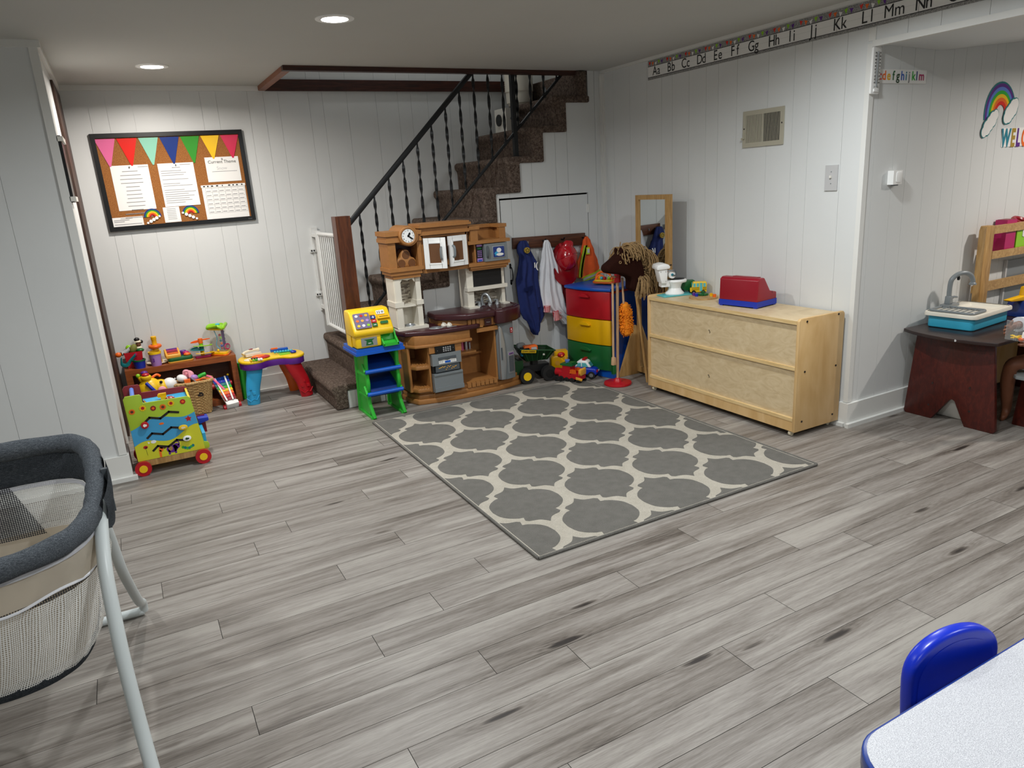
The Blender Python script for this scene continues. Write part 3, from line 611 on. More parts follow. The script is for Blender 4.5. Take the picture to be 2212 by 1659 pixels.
# toy register on bench
t = T('toy_cash_register', 'small green and amber toy cash register in the middle of the bench', 'toy cash register', (.218, 5.29, zt), radians(4))
b = MB(); b.prism(rrect(-.078, -.05, .078, .05, .02), .006, .034, 'z', bev=.008); b.build('base', 'dark_green', t)
b = MB(); b.prism(rrect(-.08, -.052, .08, .052, .02), 0, .008, 'z', bev=.002); b.build('foot', 'amber', t)
b = MB(); b.prism([(-.045, .03), (.04, .03), (.04, .085), (.022, .09), (-.045, .055)], -.088, .006, 'x', bev=.007); b.build('keyboard_housing', 'amber', t)
sl = face_m((-.041, -.012, .0725), (1, 0, 0), (0, .885, .46))
for i, m_ in enumerate(('orange', 'deep_red', 'magenta', 'purple')):
    b = MB(); b.box(-.034, -.028+i*.016, .001, .034, -.018+i*.016, .005, .001, M=sl); b.build('key', m_, t)
b = MB(); b.ell((.048, -.022, .04), (.024, .018, .012), 16); b.build('button', 'orange', t)
b = MB(); b.ell((.045, .01, .045), (.022, .018, .014), 16); b.build('button', 'magenta', t)
b = MB(); b.lathe([(0, .034), (.022, .034), (.022, .058), (.019, .062), (0, .062)], (.03, .03, 0), 20, cap=False); b.build('scoop', 'purple', t)
# ball ramp tower
t = T('ball_ramp_tower', 'toy tower of coloured spiral ramps beside the clear activity triangle', 'ball ramp toy', (.365, 5.29, zt), radians(0))
b = MB(); b.prism(rrect(-.05, -.022, .052, .03, .012), 0, .012, 'z', bev=.003); b.build('base', 'magenta', t)
for i, (m_, z, a0, r_) in enumerate((('yellow', .014, -2.2, .062), ('teal', .045, 1.9, .06), ('lime', .066, -2.4, .058), ('orange', .098, .2, .05))):
    b = MB()
    b.grid(lambda u, v: ((.012+v*r_)*cos(a0+u*3.0), (.012+v*r_)*sin(a0+u*3.0)*.62, z+.018-.012*u+.004*abs(v-.5)), 16, 4, .003)
    b.tube([( (.012+r_)*cos(a0+u*.2), (.012+r_)*sin(a0+u*.2)*.62, z+.022-.0008*u) for u in range(16)], .0035, 6)
    b.cyl((0, 0, z), (0, 0, z+.034), .013+.002*(i % 2), seg=16, bev=.002); b.build('ramp', m_, t)
# clear activity triangle
t = T('activity_triangle', 'clear three sided activity toy with a lime top and yellow base on the bench', 'activity toy', (.492, 5.29, zt), radians(12))
tri = lambda r, rr: [(r*cos(radians(a))+rr*cos(radians(a+q)), r*sin(radians(a))+rr*sin(radians(a+q))) for a in (-90, 30, 150) for q in (-60, -30, 0, 30, 60)]
b = MB(); b.prism(tri(.052, .022), .0, .022, 'z', bev=.006); b.build('base', 'yellow_sat', t)
b = MB(); b.prism(tri(.054, .024), 0, .009, 'z', bev=.003); b.build('base_trim', 'orange', t)
b = MB(); b.prism(tri(.05, .02), .178, .19, 'z', bev=.004); b.build('collar', 'yellow', t)
b = MB(); b.tube([(x, y, .198+.008*cos(3*a_)) for a_, (x, y) in [(i*2*pi/15, q) for i, q in enumerate(tri(.05, .02))]], .012, 10, closed=True).lathe([(0, .196), (.045, .196), (.03, .207), (0, .209)], seg=20, cap=False); b.build('top_ring', 'lime', t)
b = MB(); b.ell((0, 0, .212), (.016, .016, .008), 14); b.build('top_ball', 'aqua', t)
b = MB(); b.prism(tri(.044, .014), .022, .178, 'z'); b.build('clear_panel', 'clear', t)
b = MB(); b.tube([(.030+.011*cos(k*.9), .012+.011*sin(k*.9), .03+k*.0036) for k in range(40)], .0016, 6); b.build('spring', 'teal', t)
b = MB(); b.grid(lambda u, v: (.012+v*.02, -.006, .03+u*.14), 6, 2, .003); b.build('slide', 'purple', t)
b = MB(); b.tube(smooth_path([(-.03, .0, .172), (-.022, -.012, .12), (-.03, 0, .07), (-.012, -.01, .04)]), .003, 8); b.build('wire', 'aqua', t)
for i, (m_, x, z) in enumerate((('red', -.004, .14), ('lime', .0, .12), ('teal', -.002, .10), ('orange', 0, .08), ('royal', -.001, .062), ('deep_red', 0, .046), ('yellow', -.03, .035))):
    b = MB(); b.ell((x, -.02, z), (.009, .009, .009), 10); b.build('bead', m_, t)
b = MB(); b.torus((.03, -.036, .055), .018, .005, (.35, -1, 0)); b.build('mirror_ring', 'magenta', t)
b = MB(); b.cyl((.03, -.038, .055), (.0295, -.034, .055), .016, seg=20); b.build('mirror', 'silver', t)
# ---------------------------------------------------------------- giraffe ball popper head, basket, xylophone
t = T('giraffe_toy', 'yellow plastic giraffe head toy with white muzzle and pink cheek', 'giraffe toy', (.035, 5.10, .14))
b = MB(); b.ell((-.03, 0, .075), (.075, .06, .08), 24).ell((.03, -.005, .085), (.06, .05, .05), 20).lathe([(0, -.14), (.065, -.14), (.06, .03), (.03, .08), (0, .08)], (-.035, .005, 0), 24, cap=False); b.build('head', 'yellow', t)
b = MB(); b.ell((.085, -.01, .095), (.045, .042, .042), 20); b.build('muzzle', 'pure_white', t)
b = MB(); b.ell((.035, -.055, .072), (.026, .010, .026), 16); b.build('cheek', 'light_pink', t)
b = MB(); b.ell((.036, -.05, .125), (.010, .006, .010), 12); b.build('eye', 'black_plastic', t)
b = MB(); b.ell((-.045, -.02, .165), (.033, .026, .022), 16).cyl((-.075, 0, .14), (-.085, 0, .17), .01); b.build('horn_base', 'yellow', t)
b = MB(); b.ell((-.045, -.025, .182), (.024, .02, .013), 14); b.build('red_knob', 'red', t)
b = MB(); b.ell((-.05, .012, .19), (.022, .018, .013), 14); b.build('purple_knob', 'purple', t)
b = MB(); b.ell((-.088, 0, .178), (.014, .012, .014), 12); b.build('green_knob', 'lime', t)
b = MB(); b.tube(smooth_path([(-.05, -.055, .135), (-.025, -.07, .10), (.005, -.066, .055)]), [.010+.0016*(i % 2) for i in range(13)], 12); b.build('ear_loop', 'royal', t)
b = MB(); b.tube(smooth_path([(-.01, .02, .15), (.02, .03, .162), (.04, .03, .148)]), .008, 10); b.build('mane', 'orange', t)
# wicker basket
t = T('wicker_basket', 'woven wicker basket heaped with toys in front of the bench', 'basket', (.262, 5.105, 0), radians(-4))
def bask(u, v, h0=.0, H=.215):
    a = 2*pi*u; w, d = .083+.03*v, .055+.018*v
    c_, s_ = cos(a), sin(a); e = .55; x = w*math.copysign(abs(c_)**e, c_); y = d*math.copysign(abs(s_)**e, s_)
    k = .0034*(1 if int(u*56) % 2 == int(v*22) % 2 else -1)
    return (x*(1+k/.05), y*(1+k/.05), .008+v*H)
b = MB(); b.grid(bask, 112, 66, .003, wrap=True); b.box(-.08, -.05, .004, .08, .05, .010); b.build('woven_body', 'wicker', t, smooth=60)
b = MB(); R_ = [Vector(bask(k/48, 1)) for k in range(48)]; b.tube([p+Vector((0, 0, .003+.014*(1-abs(p.x)/.11))) if False else p+Vector((0, 0, .002)) for p in R_], .010, 8, closed=True); b.build('rim', 'wicker', t)
b = MB(); b.box(.015, -.070, .13, .05, -.066, .155, .001); b.build('handle_hole', 'dark_interior', t)
def one(name, m_, label, cat, fn, loc, sm=40):
    b = MB(); fn(b); return prop(b.build(name, m_, loc=loc, smooth=sm), label, cat)
one('toy_jug', 'pure_white', 'white toy jug lying at the left of the wicker basket', 'toy', lambda b: b.ell((.20, 5.10, .255), (.035, .028, .026), 16, Matrix.Rotation(.5, 3, 'Y')).tube(smooth_path([(.16, 5.08, .27), (.145, 5.08, .25), (.16, 5.08, .235)]), .005, 8), (.2, 5.1, .25))
one('plush_flamingo', 'light_pink', 'pink soft toy behind the white jug in the basket', 'soft toy', lambda b: b.ell((.245, 5.14, .26), (.035, .03, .035), 16).tube(smooth_path([(.215, 5.12, .265), (.22, 5.10, .30), (.245, 5.10, .295), (.25, 5.09, .255)]), .009, 10), (.245, 5.14, .26))
one('toy_egg', 'lavender', 'pale lilac toy egg in the wicker basket', 'toy egg', lambda b: b.ell((.272, 5.09, .25), (.026, .022, .021), 16), (.272, 5.09, .25))
one('toy_block', 'orange', 'flat orange toy block on the basket rim', 'toy block', lambda b: b.box(.208, 5.045, .232, .245, 5.075, .252, .006), (.226, 5.06, .24))
one('toy_cucumber', 'green', 'green toy cucumber in the wicker basket', 'toy food', lambda b: b.tube(smooth_path([(.30, 5.10, .246), (.325, 5.10, .257), (.35, 5.10, .262)]), [.013]*12+[.009], 12), (.325, 5.1, .255))
one('toy_waffle', 'orange', 'crinkled orange toy food piece in the basket', 'toy food', lambda b: b.prism([(.262+.006*i, .228+.004*(i % 2)) for i in range(9)]+[(.31, .243), (.262, .24)], 5.05, 5.07, 'y', bev=.002), (.285, 5.06, .235))
one('toy_tongs', 'orange', 'pair of orange toy tongs on the right of the basket', 'tongs', lambda b: b.tube(smooth_path([(.365, 5.055, .232), (.32, 5.05, .245), (.298, 5.052, .235), (.32, 5.058, .228), (.365, 5.06, .222)]), .0045, 8), (.33, 5.055, .235))
one('toy_knife', 'grey_plastic', 'thin grey toy utensil sticking out of the basket', 'toy utensil', lambda b: b.tube([(.25, 5.055, .262), (.282, 5.05, .222)], [.004, .006], 8), (.26, 5.055, .24))
one('pink_scarf', 'pink', 'pink strap trailing from the basket over the xylophone', 'strap', lambda b: b.tube(smooth_path([(.335, 5.11, .25), (.37, 5.09, .24), (.40, 5.06, .205), (.43, 5.03, .165), (.44, 5.02, .15)]), [(.007, .003)]*25, 8), (.38, 5.08, .22))
# xylophone pull toy leaning on the bench
t = T('toy_xylophone', 'rainbow xylophone pull toy tipped up against the bench', 'xylophone', (.478, 5.085, .012), sc=1.12); t.rotation_euler = (radians(36), radians(-3), radians(8))
def xw(s_): return .052-.012*s_
b = MB(); b.prism([(-.032, 0), (.032, 0), (.050, .22), (-.050, .22)], -.004, .010, 'z', bev=.003, M=Matrix.Translation((0, 0, .012))); b.build('frame', 'pure_white', t)
b = MB(); b.box(-.036, -.012, -.010, .036, .012, .034, .006); b.build('front_end', 'pure_white', t)
for i, m_ in enumerate(('deep_red', 'red', 'orange', 'yellow', 'green', 'teal', 'royal', 'blue_dark')):
    w = .034+.0022*i; y = .028+i*.0245
    b = MB(); b.box(-w, y, .024, w, y+.021, .029, .002); b.m(1).cyl((0, y+.01, .029), (0, y+.01, .031), .003); b.build('bar', [m_, 'silver'], t)
for s_ in (-1, 1):
    b = MB(); b.tube([(s_*.018-.006, .02, .037), (s_*.03-.002, .215, .037)], [(.005, .003)]*2, 8, flat=(1, 0, 0)); b.build('side_strip', 'pure_white', t)
    for y in (.0, .185):
        b = MB(); b.cyl((s_*(.038+.05*y), y, -.002), (s_*(.052+.05*y), y, -.002), .018, seg=20, bev=.003); b.build('wheel', 'red', t)
b = MB(); b.ell((.055, .235, .02), .008, 10); b.build('pull_knob', 'yellow', t)
# ---------------------------------------------------------------- activity table
t = T('activity_table', 'toddler activity table with yellow top, purple rim and coloured arched legs', 'activity table', (.80, 5.15, 0))
def blob(x, y, s=1.0, grow=0):
    K_ = [(.588, 5.05), (.63, 5.012), (.70, 5.012), (.755, 5.05), (.83, 5.052), (.885, 5.005), (.95, 4.995), (.992, 5.035), (1.002, 5.10), (.985, 5.18), (.94, 5.235), (.86, 5.232), (.80, 5.225), (.72, 5.25), (.63, 5.245), (.585, 5.19), (.572, 5.12)]
    P = [(p.x, p.y) for p in smooth_path([(a, c, 0) for a, c in K_], 4, True)]; cx, cy = .79, 5.12
    return [(a+grow*(1 if a > cx else -1)*.8, c+grow*(1 if c > cy else -1)*.8) for a, c in P] if False else [(cx+(a-cx)*(1+grow*4), cy+(c-cy)*(1+grow*5)) for a, c in P]
b = MB(t); b.prism(blob(.80, 5.13), .248, .292, 'z', bev=.004); b.build('rim', 'purple', t)
b = MB(t); b.prism(blob(.80, 5.13, 1, .006), .290, .312, 'z', bev=.010, seg=3); b.build('top', 'yellow', t)
def leg(m_, x, y, dx, face=False, rot=0):
    b = MB(t); n = 14
    for_ = smooth_path([(x+dx*.075, y+.0, .262), (x+dx*.055, y, .20), (x+dx*.018, y, .11), (x, y, .0015)], 5)
    rs = [(.042+.014*(1-i/15), .026) for i in range(len(for_))]
    b.tube(for_, rs, 20, flat=(1, 0, 0)); b.tube([(x, y, .0), (x, y, .012)], [(.059, .040)]*2, 20, flat=(1, 0, 0)) if False else None
    L_ = b.build('leg', m_, t)
    if face:
        b = MB(t)
        b.cyl((x-.028, y-.030, .085), (x-.028, y-.021, .085), .011, seg=16, bev=.002); b.box(x+.0, y-.032, .075, x+.02, y-.021, .095, .002, M=None)
        b.prism([(x-.018, .112), (x-.002, .108), (x-.012, .132)], y-.032, y-.022, 'y', bev=.002)
        b.tube([(x-.045, y-.022, .055), (x-.02, y-.030, .03), (x, y-.033, .045), (x+.02, y-.030, .035), (x+.042, y-.02, .065)], .0035, 8)
        b.build('leg_relief', m_, L_)
leg('sky', .617, 5.06, .55, True); leg('red', .98, 5.03, -.95, True); leg('green', .60, 5.26, .3); leg('orange', .945, 5.25, -.7)
b = MB(t); b.prism([(.66+.062*cos(k*pi/14), 5.07+.052*sin(k*pi/14)) for k in range(28)], .311, .317, 'z', bev=.002); b.build('panel_left', 'ivory', t)
b = MB(t); b.ell((.715, 5.09, .318), (.062, .05, .012), 20); b.build('drum', 'red', t)
b = MB(t); b.ell((.700, 5.09, .326), (.045, .035, .010), 20); b.build('drum_face', 'orange', t)
for i in range(5):
    b = MB(t); b.box(.63+.017*i, 5.005-.0025*i, .314, .644+.017*i, 5.045-.0025*i, .323, .002); b.build('piano_key', ['yellow', 'lime', 'green', 'pure_white', 'pure_white'][i], t)
for i in range(3):
    b = MB(t); b.box(.642+.018*i, 5.026, .321, .650+.018*i, 5.052, .33, .0015); b.build('black_key', 'black_plastic', t)
b = MB(t); b.box(.84, 5.06, .312, .91, 5.12, .318, .003, M=Matrix.Translation((0, 0, 0))); b.build('book_page', 'lime', t)
b = MB(t); b.box(.85, 5.125, .312, .93, 5.18, .320, .004); b.build('book_page', 'turquoise', t)
b = MB(t)
for i in range(7): b.ell((.82+.018*i, 5.13-.004*i, .327), (.010, .010, .009), 10)
b.build('bead_slide', 'aqua', t)
b = MB(t); b.ell((.935, 5.075, .322), (.022, .018, .012), 12); b.build('blue_roller', 'royal', t)
t2 = T('toy_telephone', 'cream toy telephone lying on the left of the activity table', 'toy telephone', (.68, 5.19, .318), radians(12))
b = MB(); b.box(-.06, -.03, 0, .05, .03, .018, .007); b.build('base', 'cream_plastic', t2)
b = MB(); b.tube(smooth_path([(-.075, -.01, .02), (-.05, 0, .032), (0, .0, .036), (.045, 0, .035)]), [.012, .012, .010, .009, .009]+[.008]*11+[.010, .012, .012], 10); b.build('handset', 'ivory', t2)
b = MB(); b.ell((-.01, 0, .045), (.016, .008, .004), 10); b.build('red_button', 'deep_red', t2)
t2 = T('toy_remote', 'blue and orange toy plane at the back of the activity table', 'toy plane', (.865, 5.22, .316), radians(-3))
b = MB(); b.box(-.06, -.018, 0, .06, .018, .016, .006).box(.02, -.03, .004, .05, .03, .010, .003); b.build('body', 'blue', t2)
b = MB(); b.box(-.055, -.012, .015, -.01, .012, .024, .004); b.build('top_panel', 'orange', t2)
# ---------------------------------------------------------------- wooden activity walker cart
t = T('activity_walker', 'painted wooden activity cart on red wheels with zigzag bead tracks', 'activity cart', (.03, 4.2, 0))
Yc, Yr = 4.052, 4.30
prof = lambda z1, hz: [(-.128, z1), (-.135+.0, z1-.0), (-.05, z1), (-.046, z1-.045), (.166, z1-.045), (.178, z1-.06), (.215, .115), (.238, .105), (.232, .05), (-.108, .05)]
def side(y, m_, nm):
    P = [(-.122, .436), (-.056, .436), (-.048, .428), (-.046, .388), (.168, .384), (.180, .372), (.207, .118), (.226, .113), (.232, .10), (.229, .078), (-.124, .078), (-.133, .42)]
    b = MB(t); b.prism(P, y, y+.010, 'y', bev=.001); return b.build(nm, m_, t)
fp = side(Yc, 'cart_lime', 'front_panel'); rp = side(Yr, 'maroon', 'rear_panel')
b = MB(t); b.box(-.115, Yc+.0, .045, .222, Yr+.01, .078, .003); b.build('base_board', 'pine', t)
b = MB(t); b.box(-.128, Yc+.01, .079, -.118, Yr, .33, .002); b.m(1).box(.170, Yc+.01, .079, .18, Yr, .372, .002); b.build('end_panel', ['maroon', 'yellow'], t)
b = MB(t); b.box(-.045, Yc+.01, .345, .168, Yr, .352, .001); b.build('tray', 'sky', t)
b = MB(t); b.cyl((-.09, Yc+.008, .40), (-.09, Yr+.004, .415), .011, seg=14); b.build('push_handle', 'lilac_blue', t)
# painted bands on the front
X0 = lambda z: -.1335+(.42-z)*.0262 if z > .078 else -.124
def band(fn0, fn1, m_, y):
    n = 24; top = []; bot = []
    xa = lambda z: -.133+(.42-z)*.025; xb = lambda z: .180+(.372-z)*.105 if z > .118 else .207
    for i in range(n+1):
        u = i/n; z1, z0 = fn1(u), fn0(u)
        top.append((xa(z1)+.001+(xb(z1)-xa(z1)-.002)*u, z1)); bot.append((xa(z0)+.001+(xb(z0)-xa(z0)-.002)*u, z0))
    b = MB(t); b.prism(top+bot[::-1], y-.0008, y, 'y'); b.build('painted_band', m_, fp, smooth=0)
w1 = lambda u: .268+.035*u+.018*sin(u*7-1.2); w0 = lambda u: .155+.055*u+.02*sin(u*8+.4)
band(w0, w1, 'cart_blue', Yc-.0002); band(lambda u: .0795, lambda u: w0(u)+.0005, 'cart_yellow', Yc-.0002)
def zig(pts, m_='dark_interior'):
    b = MB(t)
    for (x0, z0), (x1, z1) in zip(pts, pts[1:]):
        d = Vector((x1-x0, z1-z0)).normalized()*.0055; nx, nz = -d.y, d.x
        b.prism([(x0+nx-d.x*.7, z0+nz-d.y*.7), (x0-nx-d.x*.7, z0-nz-d.y*.7), (x1-nx+d.x*.7, z1-nz+d.y*.7), (x1+nx+d.x*.7, z1+nz+d.y*.7)], Yc-.0022, Yc-.0009, 'y')
    b.build('bead_track', m_, fp, smooth=0)
zx = [(-.055, 0), (-.03, .021), (.02, .006), (.065, .034), (.11, .022)]
zig([(-.045+.0*z+x*1.0+.045, .285+z) for x, z in zx]); zig([(x*1.0-.003, .198+z) for x, z in zx]); zig([(x*1.0+.012, .124+z) for x, z in zx])
for (x, z, m_, m2, rx, rz_) in ((-.058, .272, 'red', 'pure_white', .019, .019), (.118, .222, 'yellow', 'ivory', .023, .014), (.127, .158, 'pure_white', 'jd_green', .021, .015)):
    b = MB(t); b.prism([(x+rx*cos(k*pi/10), z+rz_*sin(k*pi/10)) for k in range(20)], Yc-.017, Yc-.003, 'y', bev=.004); s_ = b.build('sliding_bead', m_, fp)
    b = MB(t); b.prism([(x+rx*.5*cos(k*pi/5), z+rz_*.5*sin(k*pi/5)*(1 if k % 2 else .6)) for k in range(10)], Yc-.0182, Yc-.0168, 'y'); b.build('bead_picture', m2, s_, smooth=0)
def flower(x, z, r, m_, mc):
    b = MB(t)
    for k in range(9): a = 2*pi*k/9; b.prism([(x+r*.62*cos(a)+r*.42*cos(a+q*pi/4)*.62, z+r*.62*sin(a)+r*.42*sin(a+q*pi/4)*.62) for q in range(8)], Yc-.0013, Yc-.0001, 'y')
    b.m(1).prism([(x+r*.42*cos(k*pi/8), z+r*.42*sin(k*pi/8)) for k in range(16)], Yc-.0018, Yc-.0012, 'y'); b.build('painted_flower', [m_, mc], fp, smooth=0)
for x, z, r, m_, mc in ((-.104, .352, .017, 'orange', 'walnut'), (-.052, .362, .019, 'yellow', 'red'), (-.004, .352, .016, 'deep_red', 'orange'), (.042, .35, .018, 'orange', 'walnut'), (.083, .362, .019, 'yellow', 'red'), (.14, .36, .016, 'red', 'orange')): flower(x, z, r, m_, mc)
def pic(nm, polys, ms):
    b = MB(t)
    for i, P in polys: b.m(i).prism(P, Yc-.0016-.0004*i, Yc-.0005, 'y')
    b.build(nm, ms, fp, smooth=0)
el = lambda x, z, a, c_, n=14: [(x+a*cos(2*pi*k/n), z+c_*sin(2*pi*k/n)) for k in range(n)]
pic('painted_elephant', [(0, el(.047, .115, .028, .022)), (0, el(.070, .125, .017, .016)), (0, [(.026, .115), (.036, .115), (.036, .085), (.026, .085)]), (0, [(.056, .115), (.067, .115), (.067, .086), (.057, .086)]), (0, [(.08, .125), (.088, .135), (.084, .15), (.072, .152), (.073, .147), (.081, .145), (.082, .136), (.074, .128)]), (1, el(.040, .118, .010, .013))], ['purple', 'pine'])
pic('painted_horse', [(0, el(-.006, .125, .011, .016)), (0, [(-.018, .12), (-.006, .12), (-.008, .08), (-.018, .08)]), (0, el(.002, .134, .013, .009)), (1, el(.012, .13, .007, .007))], ['orange', 'walnut'])
pic('painted_bird', [(0, el(-.076, .15, .011, .009)), (1, el(-.074, .147, .005, .004)), (1, [(-.0765, .141), (-.0755, .141), (-.072, .105), (-.073, .105)])], ['red', 'black_plastic'])
pic('painted_caterpillar', [(i % 2, el(.10+.010*i, .098+.008*abs(i-2.5)*.6, .007, .008)) for i in range(6)], ['green', 'teal'])
pic('painted_star', [(0, [(.152+.018*cos(pi/2+k*pi/5)*(1 if k % 2 == 0 else .5), .262+.018*sin(pi/2+k*pi/5)*(1 if k % 2 == 0 else .5)) for k in range(10)])], ['red'])
pic('painted_whale', [(0, el(-.034, .172, .013, .009)), (0, [(-.05, .17), (-.062, .178), (-.06, .165)])], ['white_paper'])
pic('painted_fish', [(0, el(.02, .262, .012, .006))], ['orange'])
b = MB(t); b.box(.226-.0, Yc+.01, .12, .232, Yr-.0, .19, .002) if False else b.box(.19, Yr-.01, .10, .246, Yr+.0, .205, .006); b.build('rear_flap', 'maroon', t)
b = MB(t); b.prism([(.205, .165), (.262, .178), (.262, .198), (.205, .20)], Yr-.06, Yr+.02, 'y', bev=.004); b.build('scoop', 'royal', t)
b = MB(t); b.box(.206, Yc+.02, .085, .222, Yr-.02, .16, .003); b.build('end_block', 'sky', t)
for x, y in ((-.106, Yc-.022), (.190, Yc-.022), (-.106, Yr+.012), (.190, Yr+.012)):
    b = MB(t); b.cyl((x, y, .0405), (x, y+.018, .0405), .040, seg=32, bev=.005); w_ = b.build('wheel', 'red', t)
    b = MB(t); b.cyl((x, y-.0025, .0405), (x, y+.002, .0405), .020, seg=24, bev=.001); b.build('hub_cap', 'yellow', w_)
# things in the cart tray
t = T('toy_windmill', 'small yellow block toy in the wooden cart tray', 'toy', (.055, 4.15, .353))
b = MB(); b.box(-.014, -.012, 0, .014, .012, .03, .005); b.build('body', 'yellow', t)
b = MB(); b.box(-.022, -.008, .028, .016, .008, .048, .005).cyl((-.02, -.012, .036), (-.02, .012, .036), .008); b.build('head', 'yellow_sat', t)
t = T('picture_tiles', 'stack of painted picture tiles lying in the cart tray', 'picture tiles', (.0, 4.17, .353), radians(8))
for i, m_ in enumerate(('ivory', 'black_plastic', 'amber', 'sky')):
    b = MB(); b.box(-.045+.004*i, -.05, .004*i, .04+.004*i, .05, .004*i+.003, .001); b.build('tile', m_, t)
t = T('toy_mushroom', 'red and white toy cap in the wooden cart tray', 'toy', (.085, 4.13, .353)); b = MB(); b.lathe([(0, .03), (.012, .028), (.024, .018), (.027, .010), (.010, .006), (.010, 0), (0, 0)], seg=20, cap=False); b.build('cap', 'deep_red', t)
b = MB()
for a in range(5): b.ell((.015*cos(a*1.3), .015*sin(a*1.3), .024), (.004, .004, .002), 8)
b.build('spots', 'pure_white', t)
# ---------------------------------------------------------------- play kitchen
K = T('play_kitchen', 'large tan plastic play kitchen with burgundy counters, clock and microwave', 'play kitchen', (1.89, 4.42, 0))
def kb(name, m_, *boxes, bev=.006, par=None, seg=2):
    b = MB(K)
    for q in boxes: b.box(*q, bev=bev, seg=seg)
    return b.build(name, m_, par or K)
def arc_front(x0, x1, y0, dep, n=14, ch=.05, yb=4.50):
    P = [(x0, yb), (x0, y0+.06)]
    for i in range(n+1):
        u = i/n; P.append((x0+.035+(x1-x0-.04)*u, y0-dep*sin(pi*(.12+.80*u))))
    return P+[(x1, y0+.04), (x1, yb)]
b = MB(K); b.prism(arc_front(1.50, 2.325, 4.30, .095), 0, .036, 'z', bev=.008); b.build('plinth', 'tan_plastic', K)
b = MB(K); b.prism(arc_front(1.51, 2.315, 4.305, .092), .034, .066, 'z', bev=.008).prism(arc_front(1.52, 2.305, 4.31, .088), .064, .09, 'z', bev=.007); b.build('plinth_moulding', 'tan_plastic', K)
# carcass
kb('carcass', 'tan_plastic', (1.500, 4.30, .088, 1.512, 4.50, .42), (1.512, 4.475, .088, 2.10, 4.50, .46), (1.614, 4.225, .088, 1.627, 4.475, .44), (1.835, 4.22, .088, 1.849, 4.475, .40), (2.100, 4.225, .088, 2.112, 4.50, .50), bev=.003)
b = MB(K); b.tube([(1.504, 4.30, .09), (1.504, 4.30, .42)], .009, 8).tube([(1.535, 4.245, .09), (1.532, 4.245, .30), (1.53, 4.245, .42)], .0001, 4) if False else b.tube([(1.506, 4.296, .09), (1.506, 4.296, .43)], .011, 8); b.build('corner_post', 'tan_plastic', K)
def corner_shelf(z, th=.028):
    b = MB(K); P = [(1.502, 4.49), (1.502, 4.31), (1.535, 4.245), (1.626, 4.224), (1.626, 4.49)]; b.prism(P, z-th, z, 'z', bev=.006)
    for i in range(5): b.cyl((1.545+.017*i, 4.246-.0045*i, z-.004), (1.545+.017*i, 4.30-.0045*i, z-.001), .0075, seg=10)
    return b.build('corner_shelf', 'tan_plastic', K)
corner_shelf(.115); corner_shelf(.268)
b = MB(K); b.prism([(1.495, 4.49), (1.495, 4.30), (1.535, 4.232), (1.63, 4.205), (1.80, 4.196), (1.915, 4.20), (1.915, 4.25), (1.86, 4.26), (1.86, 4.49)], .405, .468, 'z', bev=.006)
b.prism([(1.490, 4.49), (1.490, 4.296), (1.532, 4.224), (1.63, 4.198), (1.80, 4.188), (1.925, 4.192), (1.925, 4.25), (1.86, 4.26), (1.86, 4.49)], .388, .408, 'z', bev=.006); b.build('apron', 'tan_plastic', K)
kb('oven_bracket', 'tan_plastic', (1.618, 4.205, .345, 1.66, 4.23, .39), bev=.004); kb('oven_bracket', 'tan_plastic', (1.79, 4.203, .335, 1.846, 4.23, .39), bev=.004)
# oven
b = MB(K); b.box(1.657, 4.196, .34, 1.796, 4.225, .388, .003); pn = b.build('oven_controls', 'black_plastic', K)
b = MB(K)
for i in range(4):
    for j in range(3): b.ell((1.716+.0155*i, 4.195, .352+.0115*j), (.0055, .001, .0035), 8)
b.cyl((1.672, 4.1955, .36), (1.672, 4.197, .36), .0015).cyl((1.784, 4.1955, .366), (1.784, 4.197, .366), .0015); b.build('oven_key', 'plate_grey', pn)
ov = kb('oven_door', 'grey_plastic', (1.629, 4.193, .262, 1.834, 4.46, .338), bev=.005)
kb('oven_cavity', 'black_plastic', (1.631, 4.21, .21, 1.832, 4.46, .262), bev=.0)
kb('broiler_door', 'grey_plastic', (1.630, 4.19, .085, 1.836, 4.225, .208), bev=.004); kb('broiler_trim', 'grey_plastic', (1.632, 4.186, .088, 1.838, 4.19, .116), (1.632, 4.184, .196, 1.834, 4.192, .209), bev=.003)
b = MB(K); b.box(1.65, 4.198, .216, 1.82, 4.206, .258, .002); b.m(1)
random.seed(5)
for i in range(16): b.ell((1.675+.008*i, 4.1975, .226+random.uniform(0, .024)), (.004, .001, .003), 8)
b.build('oven_window', ['grey_dark', 'amber'], K)
b = MB(K); b.box(1.672, 4.186, .300, 1.795, 4.195, .315, .004); b.build('oven_handle', 'grey_dark', ov)
b = MB(K); b.prism([(1.674, .272), (1.797, .272), (1.797, .292), (1.76, .297), (1.735, .288), (1.71, .297), (1.674, .292)], 4.1915, 4.194, 'y'); b.m(1).box(1.716, 4.1910, .274, 1.756, 4.1925, .287); b.m(2)
for x in (1.68, 1.688, 1.697, 1.765, 1.775, 1.785): b.box(x, 4.1910, .276, x+.0015, 4.1925, .29)
b.build('oven_sticker', ['white_paper', 'blue', 'ink'], ov, smooth=0)
